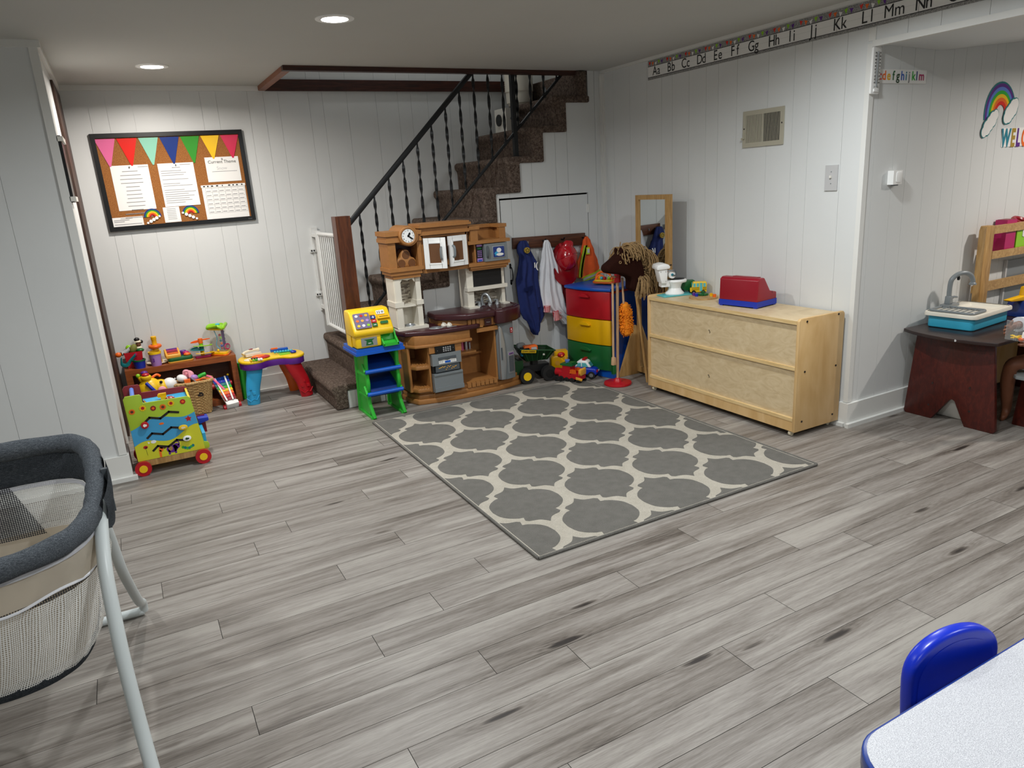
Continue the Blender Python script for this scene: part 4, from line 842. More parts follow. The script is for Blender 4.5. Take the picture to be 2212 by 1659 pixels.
# open niche with painted jars
b = MB(K); b.box(1.849, 4.235, .30, 1.965, 4.33, .312, .004); b.build('niche_shelf', 'tan_plastic', K)
b = MB(K); b.box(1.851, 4.31, .312, 1.963, 4.314, .40); b.build('jar_sticker', 'maroon', K)
for i, (x, w, h, m_) in enumerate(((1.865, .020, .075, 'p_pink'), (1.892, .022, .075, 'p_pink'), (1.922, .022, .055, 'silver'), (1.948, .015, .045, 'silver'))):
    b = MB(K); b.cyl((x, 4.298, .312), (x, 4.298, .312+h), w*.5, seg=14, bev=.002); b.build('canister', m_, K)
b = MB(K)
b.prism([(1.849, 4.48), (1.849, 4.235), (1.95, 4.21), (2.108, 4.215), (2.108, 4.48)], .085, .094, 'z', bev=.002); b.prism([(1.97+.135*cos(a*pi/16), 4.35+.125*sin(a*pi/16)) for a in range(17)]+[(1.849, 4.48), (2.1, 4.48)][::1], .094, .25, 'z') if False else None
b.build('niche_floor', 'tan_plastic', K)
b = MB(K)
for i in range(7): b.box(1.872+.033*i, 4.207, .068, 1.899+.033*i, 4.228, .1, .005)
b.build('niche_sill', 'tan_plastic', K)
b = MB(K); b.grid(lambda u, v: (1.852+.245*u, 4.46-.06*sin(pi*u)*0+.0-.0*v, .25+.15*v), 4, 2, .004) if False else b.box(1.85, 4.44, .235, 2.10, 4.475, .25, .005); b.build('niche_ledge', 'tan_plastic', K)
# drawer block and upper counter
b = MB(K); b.prism([(1.748, 4.49), (1.748, 4.33), (1.80, 4.27), (1.885, 4.215), (2.112, 4.202), (2.112, 4.49)], .470, .536, 'z', bev=.008); dw = b.build('drawer_block', 'tan_plastic', K)
b = MB(K)
for x in (1.905, 1.935, 1.965, 1.99): b.box(x, 4.198, .468, x+.022, 4.204, .53, .003)
b.build('drawer_ribs', 'tan_plastic', dw)
b = MB(K); b.prism(rrect(2.026, .474, 2.076, .518, .006), 4.197, 4.203, 'y'); b.build('badge', 'burgundy', dw)
b = MB(K); b.box(1.965, 4.20, .435, 2.12, 4.23, .462, .005); b.build('drawer_rail', 'tan_plastic', K)
b = MB(K); P = [(1.738, 4.495), (1.725, 4.33), (1.77, 4.27), (1.885, 4.175), (1.99, 4.165), (2.10, 4.17), (2.105, 4.495)]; b.prism(P, .53, .572, 'z', bev=.012, seg=3); b.build('worktop', 'burgundy', K)
b = MB(K); P = [(2.10, 4.495), (2.095, 4.155), (2.15, 4.145), (2.26, 4.185), (2.335, 4.26), (2.335, 4.495)]
b.prism(P, .478, .572, 'z', bev=.012, seg=3); b.build('sink_front', 'burgundy', K)
b = MB(K)
Q_ = [(2.115, 4.46), (2.112, 4.19), (2.15, 4.178), (2.25, 4.21), (2.315, 4.275), (2.315, 4.46)]
for p, q in zip(Q_, Q_[1:]+Q_[:1]): b.tube([(p[0], p[1], .573), (q[0], q[1], .573)], .006, 8)
b.build('sink_rim', 'burgundy', K)
b = MB(K); b.prism([(2.125, 4.40), (2.123, 4.20), (2.152, 4.19), (2.24, 4.22), (2.30, 4.28), (2.30, 4.40)], .5715, .5735, 'z'); b.build('sink_bowl', 'tan_dark', K) if False else b.build('sink_bowl', 'burgundy', K)
# stove counter
b = MB(K); P = [(1.462, 4.505), (1.452, 4.37), (1.482, 4.262), (1.63, 4.20), (1.80, 4.182), (1.965, 4.185), (2.0, 4.205), (1.975, 4.235), (1.88, 4.245), (1.80, 4.31), (1.765, 4.36), (1.76, 4.505)]
b.prism(P, .466, .497, 'z', bev=.009, seg=3); st_ = b.build('stove_top', 'burgundy', K)
b = MB(K); b.lathe([(.0, .4975), (.038, .4975), (.043, .4995), (.046, .4975)], (1.705, 4.262, 0), 32, cap=False)
for r in (.012, .022, .032): b.torus((1.705, 4.262, .4985), r, .0018, seg=28, ss=6)
b.build('burner', 'silver', st_)
b = MB(K); b.lathe([(.0, .4985), (.034, .4975), (.042, .501), (.046, .4975)], (1.715, 4.365, 0), 32, cap=False); b.build('burner', 'burgundy', st_)
for x, y in ((1.768, 4.282), (1.795, 4.255)):
    b = MB(K); b.ell((x, y, .502), (.020, .020, .017), 18); b.box(x-.003, y-.019, .508, x+.003, y+.019, .5215, .002); b.build('stove_knob', 'cream_plastic', st_)
b = MB(K); b.box(1.765, 4.215, .497, 1.83, 4.230, .5005, .001); b.build('spoon_rest', 'silver', st_)
# fridge
b = MB(K); b.prism([(2.112, 4.49), (2.112, 4.235), (2.125, 4.20), (2.175, 4.192), (2.24, 4.21), (2.262, 4.26), (2.262, 4.49)], .078, .478, 'z', bev=.006); fr = b.build('fridge', 'grey_plastic', K)
b = MB(K); b.prism([(2.116, .085), (2.150, .082), (2.163, .20), (2.160, .33), (2.14, .45), (2.118, .46)], 4.178, 4.20, 'y', bev=.007, seg=3); b.build('fridge_door', 'silver', fr)
b = MB(K); b.box(2.123, 4.174, .225, 2.133, 4.18, .31, .003); b.build('fridge_handle', 'grey_dark', fr)
Fm = face_m((2.207, 4.2005, .20), (1, .27, 0), (0, 0, 1))
b = MB(K); b.prism(rrect(-.030, -.085, .030, .072, .006), -.004, .004, 'z', M=Fm, bev=.002); b.build('dispenser_frame', 'silver', fr)
b = MB(K); b.prism(rrect(-.022, -.070, .022, .040, .005), .002, .006, 'z', M=Fm); b.build('dispenser', 'grey_dark', fr)
b = MB(K); b.box(-.022, .048, .003, .022, .062, .006, M=Fm); b.m(1)
for i in range(4): b.box(-.018+.0095*i, .050, .0055, -.012+.0095*i, .060, .0065, M=Fm)
b.build('dispenser_sticker', ['lavender', 'black_plastic'], fr, smooth=0)
b = MB(K); b.prism(rrect(-.012, -.018, .012, .018, .003), .0, .0015, 'z', M=face_m((2.224, 4.2035, .415), (1, .27, 0), (0, 0, 1))); b.build('red_sticker', 'red', fr, smooth=0)
b = MB(K); b.text('step2', .0085, face_m((2.224, 4.2015, .405), (1, .27, 0), (0, 0, 1)), .02, .0008); b.prism([(-.007, 0), (.007, 0), (0, .014)], .001, .0022, 'z', M=face_m((2.224, 4.203, .416), (1, .27, 0), (0, 0, 1))); b.build('sticker_print', 'pure_white', fr, smooth=0)
b = MB(K); b.text('lifestyle', .009, FY(2.051, 4.1968, .493), .0, .0004); b.build('badge_print', 'plate_grey', dw, smooth=0)
# left white pillar with tiled back
b = MB(K); b.box(1.470, 4.325, .497, 1.680, 4.495, .515, .006); b.build('pillar_base', 'cream_plastic', K)
def tp(name, m_, *bx, bev=.005):
    b = MB(K)
    for q in bx: b.box(*q, bev=bev)
    return b.build(name, m_, K)
tp('pillar_post', 'cream_plastic', (1.470, 4.335, .51, 1.518, 4.48, .83), (1.476, 4.328, .51, 1.512, 4.34, .83)); tp('pillar_post', 'cream_plastic', (1.622, 4.345, .51, 1.656, 4.48, .83))
tp('pillar_band', 'cream_plastic', (1.464, 4.322, .650, 1.524, 4.48, .684)); tp('pillar_band', 'cream_plastic', (1.616, 4.335, .652, 1.664, 4.48, .682))
tp('pillar_back', 'cream_plastic', (1.515, 4.46, .51, 1.624, 4.48, .645)); tp('tile_panel', 'tile_mosaic', (1.516, 4.455, .645, 1.623, 4.465, .83), bev=0)
b = MB(K); b.prism([(1.512, .80), (1.53, .825), (1.563, .815), (1.595, .825), (1.613, .80), (1.613, .835), (1.512, .835)], 4.33, 4.35, 'y', bev=.003); b.build('arch', 'cream_plastic', K)
tp('pillar_ledge', 'cream_plastic', (1.516, 4.36, .642, 1.623, 4.46, .652)); b = MB(K); b.lathe([(.0, .516), (.03, .516), (.034, .522), (.036, .516)], (1.572, 4.385, 0), 24, cap=False); b.build('coffee_ring', 'silver', K)
# right pillar with chalkboard
tp('board_post', 'cream_plastic', (1.995, 4.37, .572, 2.044, 4.495, .85)); tp('board_post', 'cream_plastic', (2.262, 4.38, .572, 2.287, 4.495, .85))
tp('board_rail', 'cream_plastic', (1.99, 4.352, .688, 2.295, 4.40, .712)); tp('board_foot', 'cream_plastic', (1.985, 4.33, .572, 2.062, 4.43, .583)); tp('board_foot', 'cream_plastic', (2.25, 4.34, .572, 2.30, 4.43, .583))
b = MB(K); b.box(2.044, 4.372, .712, 2.262, 4.385, .835, .002); b.build('chalkboard', 'chalkboard', K)
tp('tile_panel', 'tile_mosaic', (2.044, 4.46, .578, 2.262, 4.47, .69), bev=0)
b = MB(K); b.tube(smooth_path([(2.118, 4.40, .575), (2.114, 4.40, .62), (2.12, 4.385, .652), (2.14, 4.36, .648), (2.148, 4.34, .61), (2.15, 4.335, .592)]), .0105, 12).cyl((2.118, 4.40, .573), (2.118, 4.40, .585), .018); b.build('faucet', 'silver', K)
for x in (2.085, 2.165, 2.222):
    b = MB(K); b.lathe([(.0, .573), (.017, .573), (.013, .585), (.012, .604), (.006, .608), (0, .608)], (x, 4.385, 0), 16, cap=False); b.tube([(x, 4.385, .602), (x-.028, 4.375, .606)], [.007, .006], 8); b.build('tap', 'silver', K)
# upper cabinets
kb('tower_base', 'tan_plastic', (1.445, 4.30, .878, 1.672, 4.49, .902), (1.455, 4.31, .855, 1.665, 4.49, .88), (1.470, 4.32, .832, 1.655, 4.49, .857), bev=.008, seg=3)
kb('tower_body', 'tan_plastic', (1.452, 4.315, .90, 1.502, 4.49, 1.06), (1.646, 4.315, .90, 1.672, 4.49, 1.06), (1.50, 4.44, .90, 1.65, 4.49, 1.06), bev=.005)
kb('tower_cornice', 'tan_plastic', (1.440, 4.30, 1.060, 1.675, 4.49, 1.082), (1.446, 4.306, 1.08, 1.672, 4.49, 1.10), (1.436, 4.295, 1.10, 1.676, 4.49, 1.128), bev=.007, seg=3)
b = MB(K); b.cyl((1.584, 4.283, 1.096), (1.584, 4.49, 1.096), .063, seg=40, bev=.006); ck = b.build('clock_case', 'tan_plastic', K)
b = MB(K); b.torus((1.580, 4.285, 1.096), .050, .010, (0, 1, 0), 40, 10); b.build('clock_bezel', 'tan_plastic', ck)
b = MB(K); b.cyl((1.580, 4.279, 1.096), (1.580, 4.284, 1.096), .044, seg=40); b.build('clock_face', 'pure_white', ck, smooth=0)
b = MB(K); b.torus((1.580, 4.280, 1.096), .043, .0018, (0, 1, 0), 40, 6)
for h_ in range(1, 13):
    a = pi/2-h_*pi/6; b.text(str(h_), .0125, FY(1.580+.034*cos(a), 4.2785, 1.0915+.034*sin(a)), .02, .0004)
b.build('clock_numerals', 'ink', ck, smooth=0)
for a, L_, w in ((radians(55), .026, .006), (radians(-38), .038, .005)):
    b = MB(K); d = Vector((cos(a), 0, sin(a))); n_ = Vector((-sin(a), 0, cos(a))); o_ = Vector((1.580, 0, 1.096))
    P = [o_-n_*w*.6-d*.006, o_+n_*w*.6-d*.006, o_+d*L_*.7+n_*w, o_+d*L_, o_+d*L_*.7-n_*w]; b.prism([(p.x, p.z) for p in P], 4.2755, 4.278, 'y'); b.build('clock_hand', 'black_plastic', ck, smooth=0)
b = MB(K); b.box(1.502, 4.432, .905, 1.647, 4.442, 1.055); b.build('scroll_panel', 'burgundy', K)
cl = [(1.508, .902), (1.508, .935), (1.52, .955), (1.538, .962), (1.545, .99), (1.558, 1.007), (1.575, 1.012), (1.592, 1.006), (1.604, .988), (1.61, .962), (1.63, .953), (1.642, .935), (1.645, .902)]
b = MB(K); b.prism(cl, 4.345, 4.432, 'y', bev=.006); eg = b.build('egg_rack', 'tan_plastic', K)
for x, z in ((1.576, .975), (1.543, .924), (1.612, .923)):
    b = MB(K); b.cyl((x, 4.3425, z), (x, 4.35, z), .0215, seg=24); b.torus((x, 4.345, z), .0225, .003, (0, 1, 0), 24, 6); b.build('egg_hole', 'tan_dark', eg)
kb('middle_cabinet', 'tan_plastic', (1.675, 4.325, .848, 2.005, 4.49, .874), (1.675, 4.325, .872, 1.692, 4.49, 1.09), (1.99, 4.325, .872, 2.005, 4.49, 1.09), (1.69, 4.47, .872, 1.99, 4.49, 1.09), (1.68, 4.325, 1.07, 2.0, 4.49, 1.088), bev=.004)
kb('middle_cornice', 'tan_plastic', (1.668, 4.30, 1.088, 2.012, 4.49, 1.108), (1.676, 4.308, 1.106, 2.005, 4.49, 1.135), (1.655, 4.285, 1.135, 2.02, 4.49, 1.150), (1.665, 4.29, 1.148, 2.01, 4.49, 1.160), bev=.007, seg=3)
kb('tile_strip', 'tile_mosaic', (2.008, 4.42, .88, 2.06, 4.425, 1.09), bev=0)
def kdoor(hx, ang, sgn):
    t_ = Matrix.Translation((hx, 4.318, 0)) @ Matrix.Rotation(ang, 4, 'Z'); w = .143; z0, z1 = .876, 1.070
    def bx(b, q, bev=.003):
        b.box(q[0]*sgn, q[1], q[2], q[3]*sgn, q[4], q[5], bev, M=t_)
    b = MB(K)
    for q in ((0, -.012, z0, .034, 0, z1), (w-.034, -.012, z0, w, 0, z1), (.03, -.012, z0, w-.03, 0, z0+.036), (.03, -.012, z1-.036, w-.03, 0, z1)): bx(b, q)
    d = b.build('cabinet_door', 'pure_white', K)
    b = MB(K)
    for q in ((.026, -.015, z0+.026, .034, -.010, z1-.026), (w-.034, -.015, z0+.026, w-.026, -.010, z1-.026), (.03, -.015, z0+.026, w-.03, -.010, z0+.034), (.03, -.015, z1-.034, w-.03, -.010, z1-.026)): bx(b, q, .002)
    b.build('door_moulding', 'pure_white', d)
    b = MB(K); bx(b, (.034, -.010, z0+.034, w-.034, -.004, z1-.034), 0); b.build('door_pane', 'brown_pane', d)
    b = MB(K); b.tube(smooth_path([(sgn*(w-.030), -.013, .935), (sgn*(w-.030), -.030, .945), (sgn*(w-.030), -.034, .975), (sgn*(w-.030), -.030, 1.0), (sgn*(w-.030), -.013, 1.01)]), [(.006, .008)]*25, 10, M=t_); b.build('door_handle', 'grey_plastic', d)
kdoor(1.694, radians(-36), 1); kdoor(1.988, radians(-10)*-1, -1)
# microwave bay
kb('bay_floor', 'tan_plastic', (1.995, 4.31, .855, 2.305, 4.49, .878), (2.01, 4.32, .838, 2.295, 4.49, .857), (2.02, 4.33, .825, 2.285, 4.49, .84), bev=.007, seg=3)
kb('bay_back', 'tan_plastic', (2.005, 4.47, .87, 2.29, 4.49, 1.10), (2.272, 4.34, .87, 2.29, 4.49, 1.0), (2.05, 4.33, .878, 2.062, 4.47, 1.0), bev=.003)
kb('bay_shelf', 'tan_plastic', (2.0, 4.30, 1.0, 2.308, 4.49, 1.022), bev=.008)
kb('gallery_wall', 'tan_plastic', (2.02, 4.31, 1.02, 2.075, 4.345, 1.10), bev=.006); kb('gallery_wall', 'tan_plastic', (2.245, 4.33, 1.02, 2.292, 4.36, 1.10), (2.272, 4.36, 1.02, 2.292, 4.49, 1.10), bev=.006); kb('gallery_back', 'tan_plastic', (2.07, 4.478, 1.02, 2.275, 4.49, 1.10), bev=.003)
kb('gallery_rail', 'tan_plastic', (2.012, 4.30, 1.095, 2.085, 4.49, 1.118), (2.035, 4.45, 1.095, 2.30, 4.49, 1.118), (2.24, 4.325, 1.095, 2.30, 4.49, 1.118), bev=.007, seg=3)
b = MB(K); b.box(2.112, 4.30, .880, 2.283, 4.46, .995, .012, seg=3); mw = b.build('microwave', 'grey_plastic', K)
b = MB(K); b.box(2.064, 4.325, .880, 2.108, 4.34, .996, .002); kp = b.build('keypad', 'black_plastic', K)
b = MB(K); b.box(2.066, 4.3235, .882, 2.106, 4.326, .905).box(2.066, 4.3235, .982, 2.106, 4.326, .994); b.m(1).box(2.072, 4.3225, .885, 2.10, 4.3245, .895); b.m(0)
for i in range(3):
    for j in range(4): b.box(2.071+.0115*i, 4.3235, .914+.0115*j, 2.078+.0115*i, 4.3255, .920+.0115*j)
b.m(2).box(2.072, 4.3235, .963, 2.10, 4.3255, .975); b.build('keypad_print', ['lavender', 'blue', 'dark_green'], kp, smooth=0)
b = MB(K); b.tube(smooth_path([(2.132, 4.298, .905), (2.128, 4.287, .92), (2.128, 4.284, .94), (2.130, 4.287, .965), (2.134, 4.298, .978)]), .006, 10); b.build('microwave_handle', 'grey_dark', mw)
b = MB(K); b.prism(rrect(2.168, .897, 2.262, .978, .008), 4.296, 4.301, 'y', bev=.002); b.build('microwave_window', 'silver', mw)
b = MB(K); b.prism(rrect(2.174, .903, 2.256, .972, .006), 4.294, 4.297, 'y'); b.build('window_picture', 'p_navy', mw)
b = MB(K); b.prism(el(2.216, .948, .018, .016, 9), 4.2925, 4.2945, 'y').prism(el(2.222, .92, .028, .010), 4.2925, 4.2945, 'y'); b.m(1).prism([(2.18, .93), (2.2, .945), (2.21, .93), (2.19, .91)], 4.2928, 4.2944, 'y'); b.build('picture_print', ['white_paper', 'sky'], mw, smooth=0)
# ---------------------------------------------------------------- yellow register stand
t = T('toy_checkout_stand', 'yellow toy checkout on a green and blue shelf stand before the stairs', 'toy checkout stand', (1.30, 4.28, 0))
def sp(nm, m_, fn, par=None, sm=35):
    b = MB(t); fn(b); return b.build(nm, m_, par or t, smooth=sm)
for x in (1.195, 1.395):
    def fr_(b, x=x):
        b.tube([(x, 4.40, .425), (x-.004, 4.43, .0025)], [(.020, .014)]*2, 8, flat=(0, 1, 0))
        b.tube(smooth_path([(x, 4.19, .425), (x, 4.21, .30), (x, 4.20, .22), (x, 4.225, .15), (x, 4.215, .09), (x+.01, 4.175, .003)], 5), [(.017, .013)]*26, 8, flat=(0, 1, 0))
        b.box(x-.012, 4.175, .0, x+.020, 4.44, .016, .005); b.box(x-.010, 4.20, .26, x+.010, 4.42, .275, .003); b.box(x-.010, 4.21, .12, x+.010, 4.42, .135, .003); b.box(x-.004, 4.215, .016, x+.004, 4.41, .42, .002)
    sp('stand_leg', 'green', fr_)
sp('counter', 'blue', lambda b: b.box(1.132, 4.155, .428, 1.432, 4.43, .458, .010, seg=3).box(1.126, 4.148, .420, 1.438, 4.437, .436, .006))
for z in (.292, .148):
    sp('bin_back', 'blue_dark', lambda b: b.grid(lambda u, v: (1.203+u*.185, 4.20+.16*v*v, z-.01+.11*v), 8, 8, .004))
    sp('bin_bar', 'blue', lambda b: b.tube([(1.180, 4.185, z+.012), (1.412, 4.185, z+.012)], .013, 14))
    for x in (1.18, 1.405): sp('bin_arm', 'green', lambda b: b.tube([(x, 4.19, z+.012), (x, 4.235, z+.055)], .008, 8))
sp('rear_panel', 'teal', lambda b: b.box(1.20, 4.415, .19, 1.39, 4.42, .42)) if False else None
# register head
def body(b):
    b.prism([(4.18, .458), (4.18, .505), (4.172, .515), (4.172, .560), (4.160, .575), (4.235, .690), (4.30, .700), (4.33, .68), (4.33, .458)], 1.138, 1.36, 'x', bev=.010, seg=3)
def body_(b):
    b.prism([(4.165, .460), (4.165, .535), (4.33, .535), (4.33, .460)], 1.140, 1.300, 'x', bev=.010, seg=3)
    b.prism([(4.150, .545), (4.150, .565), (4.225, .672), (4.245, .684), (4.33, .684), (4.345, .66), (4.345, .53), (4.165, .528)], 1.132, 1.382, 'x', bev=.012, seg=3)
    b.box(1.135, 4.25, .46, 1.36, 4.345, .55, .01)
hd = sp('register_body', 'yellow', body_)
sl = face_m((1.257, 4.1865, .6225), (1, 0, 0), (0, .574, .819))
sp('item_panel', 'panel_purple', lambda b: b.prism(rrect(-.108, -.050, -.008, .052, .008), .004, .0075, 'z', M=sl), hd, 0)
cols = ['yellow', 'pure_white', 'red', 'orange', 'purple', 'deep_red', 'pure_white', 'red', 'amber']
for i in range(9):
    sp('item_print', ['yellow', 'pure_white', 'lime', 'orange', 'amber', 'lavender', 'pure_white', 'red', 'yellow_sat'][i], lambda b: b.prism([(x_, y_) for x_, y_ in el(-.088+.030*(i % 3), -.032+.033*(i//3), .010, .0085, 7+i % 3)], .0072, .009, 'z', M=sl), hd, 0)
for i, m_ in enumerate(('dark_green', 'red', 'p_navy', 'yellow_sat')):
    k_ = sp('register_key', m_, lambda b: b.prism(rrect(-.004, -.047+.026*i, .028, -.026+.026*i, .003), .004, .0085, 'z', M=sl), hd, 0)
    if i < 3: sp('key_print', 'pure_white', lambda b: b.box(.004, -.0385+.026*i, .0084, .020, -.0355+.026*i, .0095, M=sl) if i != 2 else b.box(.004, -.0385+.026*i, .0084, .020, -.0355+.026*i, .0095, M=sl).box(.0105, -.045+.026*i, .0084, .0135, -.029+.026*i, .0095, M=sl), k_, 0)
sp('card_slot_sticker', 'pure_white', lambda b: b.prism(rrect(.040, .030, .090, .056, .004), .004, .008, 'z', M=sl), hd, 0)
sp('sticker_print', 'ink_grey', lambda b: [b.box(.044+.012*i, .034, .0078, .052+.012*i, .052, .009, M=sl) for i in range(2)] + [b.box(.07, .036, .0078, .086, .05, .009, M=sl)], hd, 0)
sp('card_reader', 'yellow_sat', lambda b: b.box(.038, -.002, .002, .115, .022, .014, .005, M=sl), hd)
sp('slot', 'dark_interior', lambda b: b.box(.05, .008, .0135, .105, .011, .0146, M=sl), hd, 0)
sp('display_window', 'dark_green', lambda b: b.prism(rrect(.048, -.036, .098, -.018, .007), .004, .0085, 'z', M=sl), hd, 0)
sp('scanner_window', 'silver', lambda b: b.prism(rrect(1.172, .472, 1.272, .524, .002), 4.162, 4.166, 'y'), hd, 0)
sp('scanner_picture', 'dark_green', lambda b: b.prism([(1.200, .478), (1.246, .478), (1.240, .505), (1.256, .514), (1.190, .514), (1.206, .505)], 4.1605, 4.1625, 'y'), hd, 0)
sp('scanner_lettering', 'pure_white', lambda b: b.text('open', .010, FY(1.223, 4.160, .487), .02, .0004), hd, 0)
sp('chute', 'green', lambda b: b.box(1.305, 4.135, .458, 1.400, 4.225, .474, .004).prism([(4.135, .458), (4.135, .476), (4.185, .512), (4.20, .55), (4.225, .55), (4.225, .458)], 1.302, 1.312, 'x', bev=.003).prism([(4.135, .458), (4.135, .476), (4.185, .512), (4.20, .55), (4.225, .55), (4.225, .458)], 1.390, 1.402, 'x', bev=.003).prism([(4.14, .460), (4.14, .468), (4.19, .487), (4.215, .548), (4.225, .548), (4.225, .46)], 1.31, 1.392, 'x', bev=.002))
# ---------------------------------------------------------------- coat rack with dress-up clothes
t = T('coat_rack_board', 'dark brown wooden coat rack board with dress-up clothes', 'coat rack', (2.75, YS-.01, .95))
b = MB(t); b.prism([(2.440, .922), (3.055, .897), (3.058, .985), (2.443, 1.0)], YS-.026, YS-.0045, 'y', bev=.003); b.build('board', 'walnut', t)
for x in (2.50, 2.685, 2.845, 3.03, 2.56):
    b = MB(t); z = .955-.022*(x-2.44)+.01
    if x == 2.56: b.cyl((x, YS-.030, z), (x, YS-.026, z), .005).box(x-.003, YS-.034, z-.012, x+.003, YS-.028, z+.003, .001)
    else: b.tube(smooth_path([(x, YS-.026, z), (x, YS-.055, z), (x, YS-.070, z+.014)]), .0055, 8)
    b.build('hook', 'silver' if x == 2.56 else 'black_iron', t)
def cloth(name, outline, depth, m_, y0=YS-.075, folds=5, amp=.008, nz=26, nx=22, ph=0, par=None, lab=None, cat=None, tw=0):
    """garment hanging from a hook: left and right edge per height, rounded front with vertical folds, closed back"""
    zs = [o[0] for o in outline]
    def lr(z):
        for a, b_ in zip(outline, outline[1:]):
            if a[0] >= z >= b_[0]:
                u = (a[0]-z)/(a[0]-b_[0]); u2 = u*u*(3-2*u); return a[1]+(b_[1]-a[1])*u2, a[2]+(b_[2]-a[2])*u2
        return outline[-1][1:]
    def f(u, v, back=False):
        z = zs[0]+(zs[-1]-zs[0])*v; l, r = lr(z); x = l+(r-l)*u
        k = min(1, v*3+.25); bulge = depth*k*sin(pi*u)**.6
        fold = amp*min(1, v*2.5+.2)*(sin(folds*2*pi*u+ph+tw*v)+.5*sin(folds*3.7*u+ph*2+5*v))*(1 if .03 < u < .97 else 0)
        return (x, y0-bulge*.6+fold, z) if not back else (x, y0+.006+.012*sin(pi*u), z)
    b = MB(); b.grid(f, nx, nz); b.grid(lambda u, v: f(u, v, True), nx, nz); bmesh.ops.remove_doubles(b.bm, verts=b.bm.verts[:], dist=.0015)
    if par is not None: return b.build(name, m_, par, smooth=70)
    return prop(b.build(name, m_, smooth=70, loc=((outline[0][1]+outline[0][2])/2, y0, outline[0][0])), lab, cat)
def cthing(name, label, cat, loc):
    return T(name, label, cat, loc)
# navy police jacket
J = cloth('police_costume', [(.978, 2.470, 2.52), (.955, 2.450, 2.538), (.915, 2.440, 2.550), (.87, 2.458, 2.568), (.82, 2.452, 2.598), (.78, 2.44, 2.604), (.70, 2.420, 2.602), (.60, 2.428, 2.616), (.50, 2.438, 2.636), (.435, 2.455, 2.645), (.405, 2.49, 2.625), (.385, 2.505, 2.60), (.33, 2.515, 2.595), (.305, 2.53, 2.58), (.295, 2.54, 2.565)], .055, 'navy_cloth', folds=3, amp=.008, lab='navy blue dress-up police jacket with gold badge on the coat rack', cat='jacket')
def onto(par, name, m_, fn, sm=35):
    b = MB(M=Matrix.Translation(-par.location)); fn(b); return b.build(name, m_, par, smooth=sm)
onto(J, 'badge', 'gold', lambda b: b.cyl((2.500, YS-.122, .913), (2.5, YS-.108, .913), .021, seg=24))
onto(J, 'badge_star', 'black_plastic', lambda b: b.prism([(2.5+.0165*cos(pi/2+k*pi/5)*(1 if k % 2 == 0 else .62), .913+.0165*sin(pi/2+k*pi/5)*(1 if k % 2 == 0 else .62)) for k in range(10)]+[(2.5, .913+.0165), (2.5+.0001, .913+.010)]+[(2.5+.010*cos(pi/2-k*pi/5), .913+.010*sin(pi/2-k*pi/5)) for k in range(1, 10)]+[(2.5-.0001, .913+.010)], YS-.1235, YS-.1215, 'y'), 0)
onto(J, 'letters', 'pure_white', lambda b: b.text('I', .05, FY(2.563, YS-.104, .785), .03, .001, 1).text('(', .06, FY(2.580, YS-.102, .778), .03, .001), 0)
onto(J, 'pocket_flap', 'navy_cloth', lambda b: b.grid(lambda u, v: (2.455+.075*u, YS-.124-.004*sin(pi*u), .652-.028*v+.01*u), 8, 3, .003))
onto(J, 'sleeve', 'navy_cloth', lambda b: b.tube(smooth_path([(2.545, YS-.07, .87), (2.575, YS-.075, .74), (2.59, YS-.08, .60), (2.60, YS-.08, .50)]), [(.022+.0012*i, .018) for i in range(19)], 12), 70)
# white shirt
J = cloth('white_chef_coat', [(.966, 2.672, 2.70), (.94, 2.660, 2.718), (.86, 2.640, 2.742), (.75, 2.615, 2.775), (.62, 2.600, 2.805), (.50, 2.605, 2.838), (.45, 2.64, 2.85), (.425, 2.70, 2.855), (.40, 2.755, 2.86), (.338, 2.795, 2.862)], .05, 'white_cloth', folds=4, amp=.012, ph=1.2, tw=1.5, lab='white dress-up coat with red checked cuffs hanging on the coat rack', cat='coat')
onto(J, 'checked_cuff', 'gingham', lambda b: b.tube([(2.645, YS-.112, .50), (2.640, YS-.112, .455)], [(.036, .024)]*2, 14))
onto(J, 'checked_cuff', 'gingham', lambda b: b.tube([(2.715, YS-.112, .45), (2.722, YS-.112, .385)], [(.034, .024)]*2, 14))
onto(J, 'checked_trim', 'gingham', lambda b: b.tube([(2.765, YS-.085, .43), (2.775, YS-.085, .385)], [(.014, .012)]*2, 10))
# red fire coat below the helmet
cloth('red_fire_coat', [(.93, 2.80, 2.86), (.80, 2.77, 2.90), (.66, 2.785, 2.90), (.55, 2.80, 2.89), (.47, 2.83, 2.88)], .04, 'red_cloth', folds=3, amp=.008, ph=.4, y0=YS-.062, lab='red cloth costume hanging behind the red helmet', cat='costume')
# helmet: hung by its rim, crown facing the room
H_ = T('fire_helmet', 'glossy red plastic toy fire helmet hanging on the coat rack', 'helmet', (2.835, YS-.10, .83)); H_.rotation_euler = (radians(72), radians(8), radians(-12))
b = MB(); n = 40
def helm(u, v):
    a = 2*pi*u; r = v*pi/2; R = .088+.016*abs(cos(a/2+pi/4))*0
    return (.078*cos(a)*sin(r), .098*sin(a)*sin(r), .090*cos(r)+.004*(abs(sin(3*a))**8)*sin(r*1.2))
b.grid(helm, 48, 14, wrap=True); b.build('shell', 'red_gloss', H_, smooth=60)
b = MB()
def brim(u, v):
    a = 2*pi*u; w = .022+.085*max(0, -sin(a))**2.2; r0x, r0y = .076, .096
    return ((r0x+w*v)*cos(a), (r0y+w*v)*sin(a), -.002-.016*v*v-.01*v)
b.grid(brim, 48, 6, .003); b.build('brim', 'red_gloss', H_, smooth=60)
for k in range(6):
    a = pi*k/3+.3; b = MB(); b.tube([(.080*cos(a)*sin(r), .100*sin(a)*sin(r), .092*cos(r)) for r in [i*pi/2/10 for i in range(1, 11)]], .0035, 6); b.build('rib', 'red_gloss', H_)
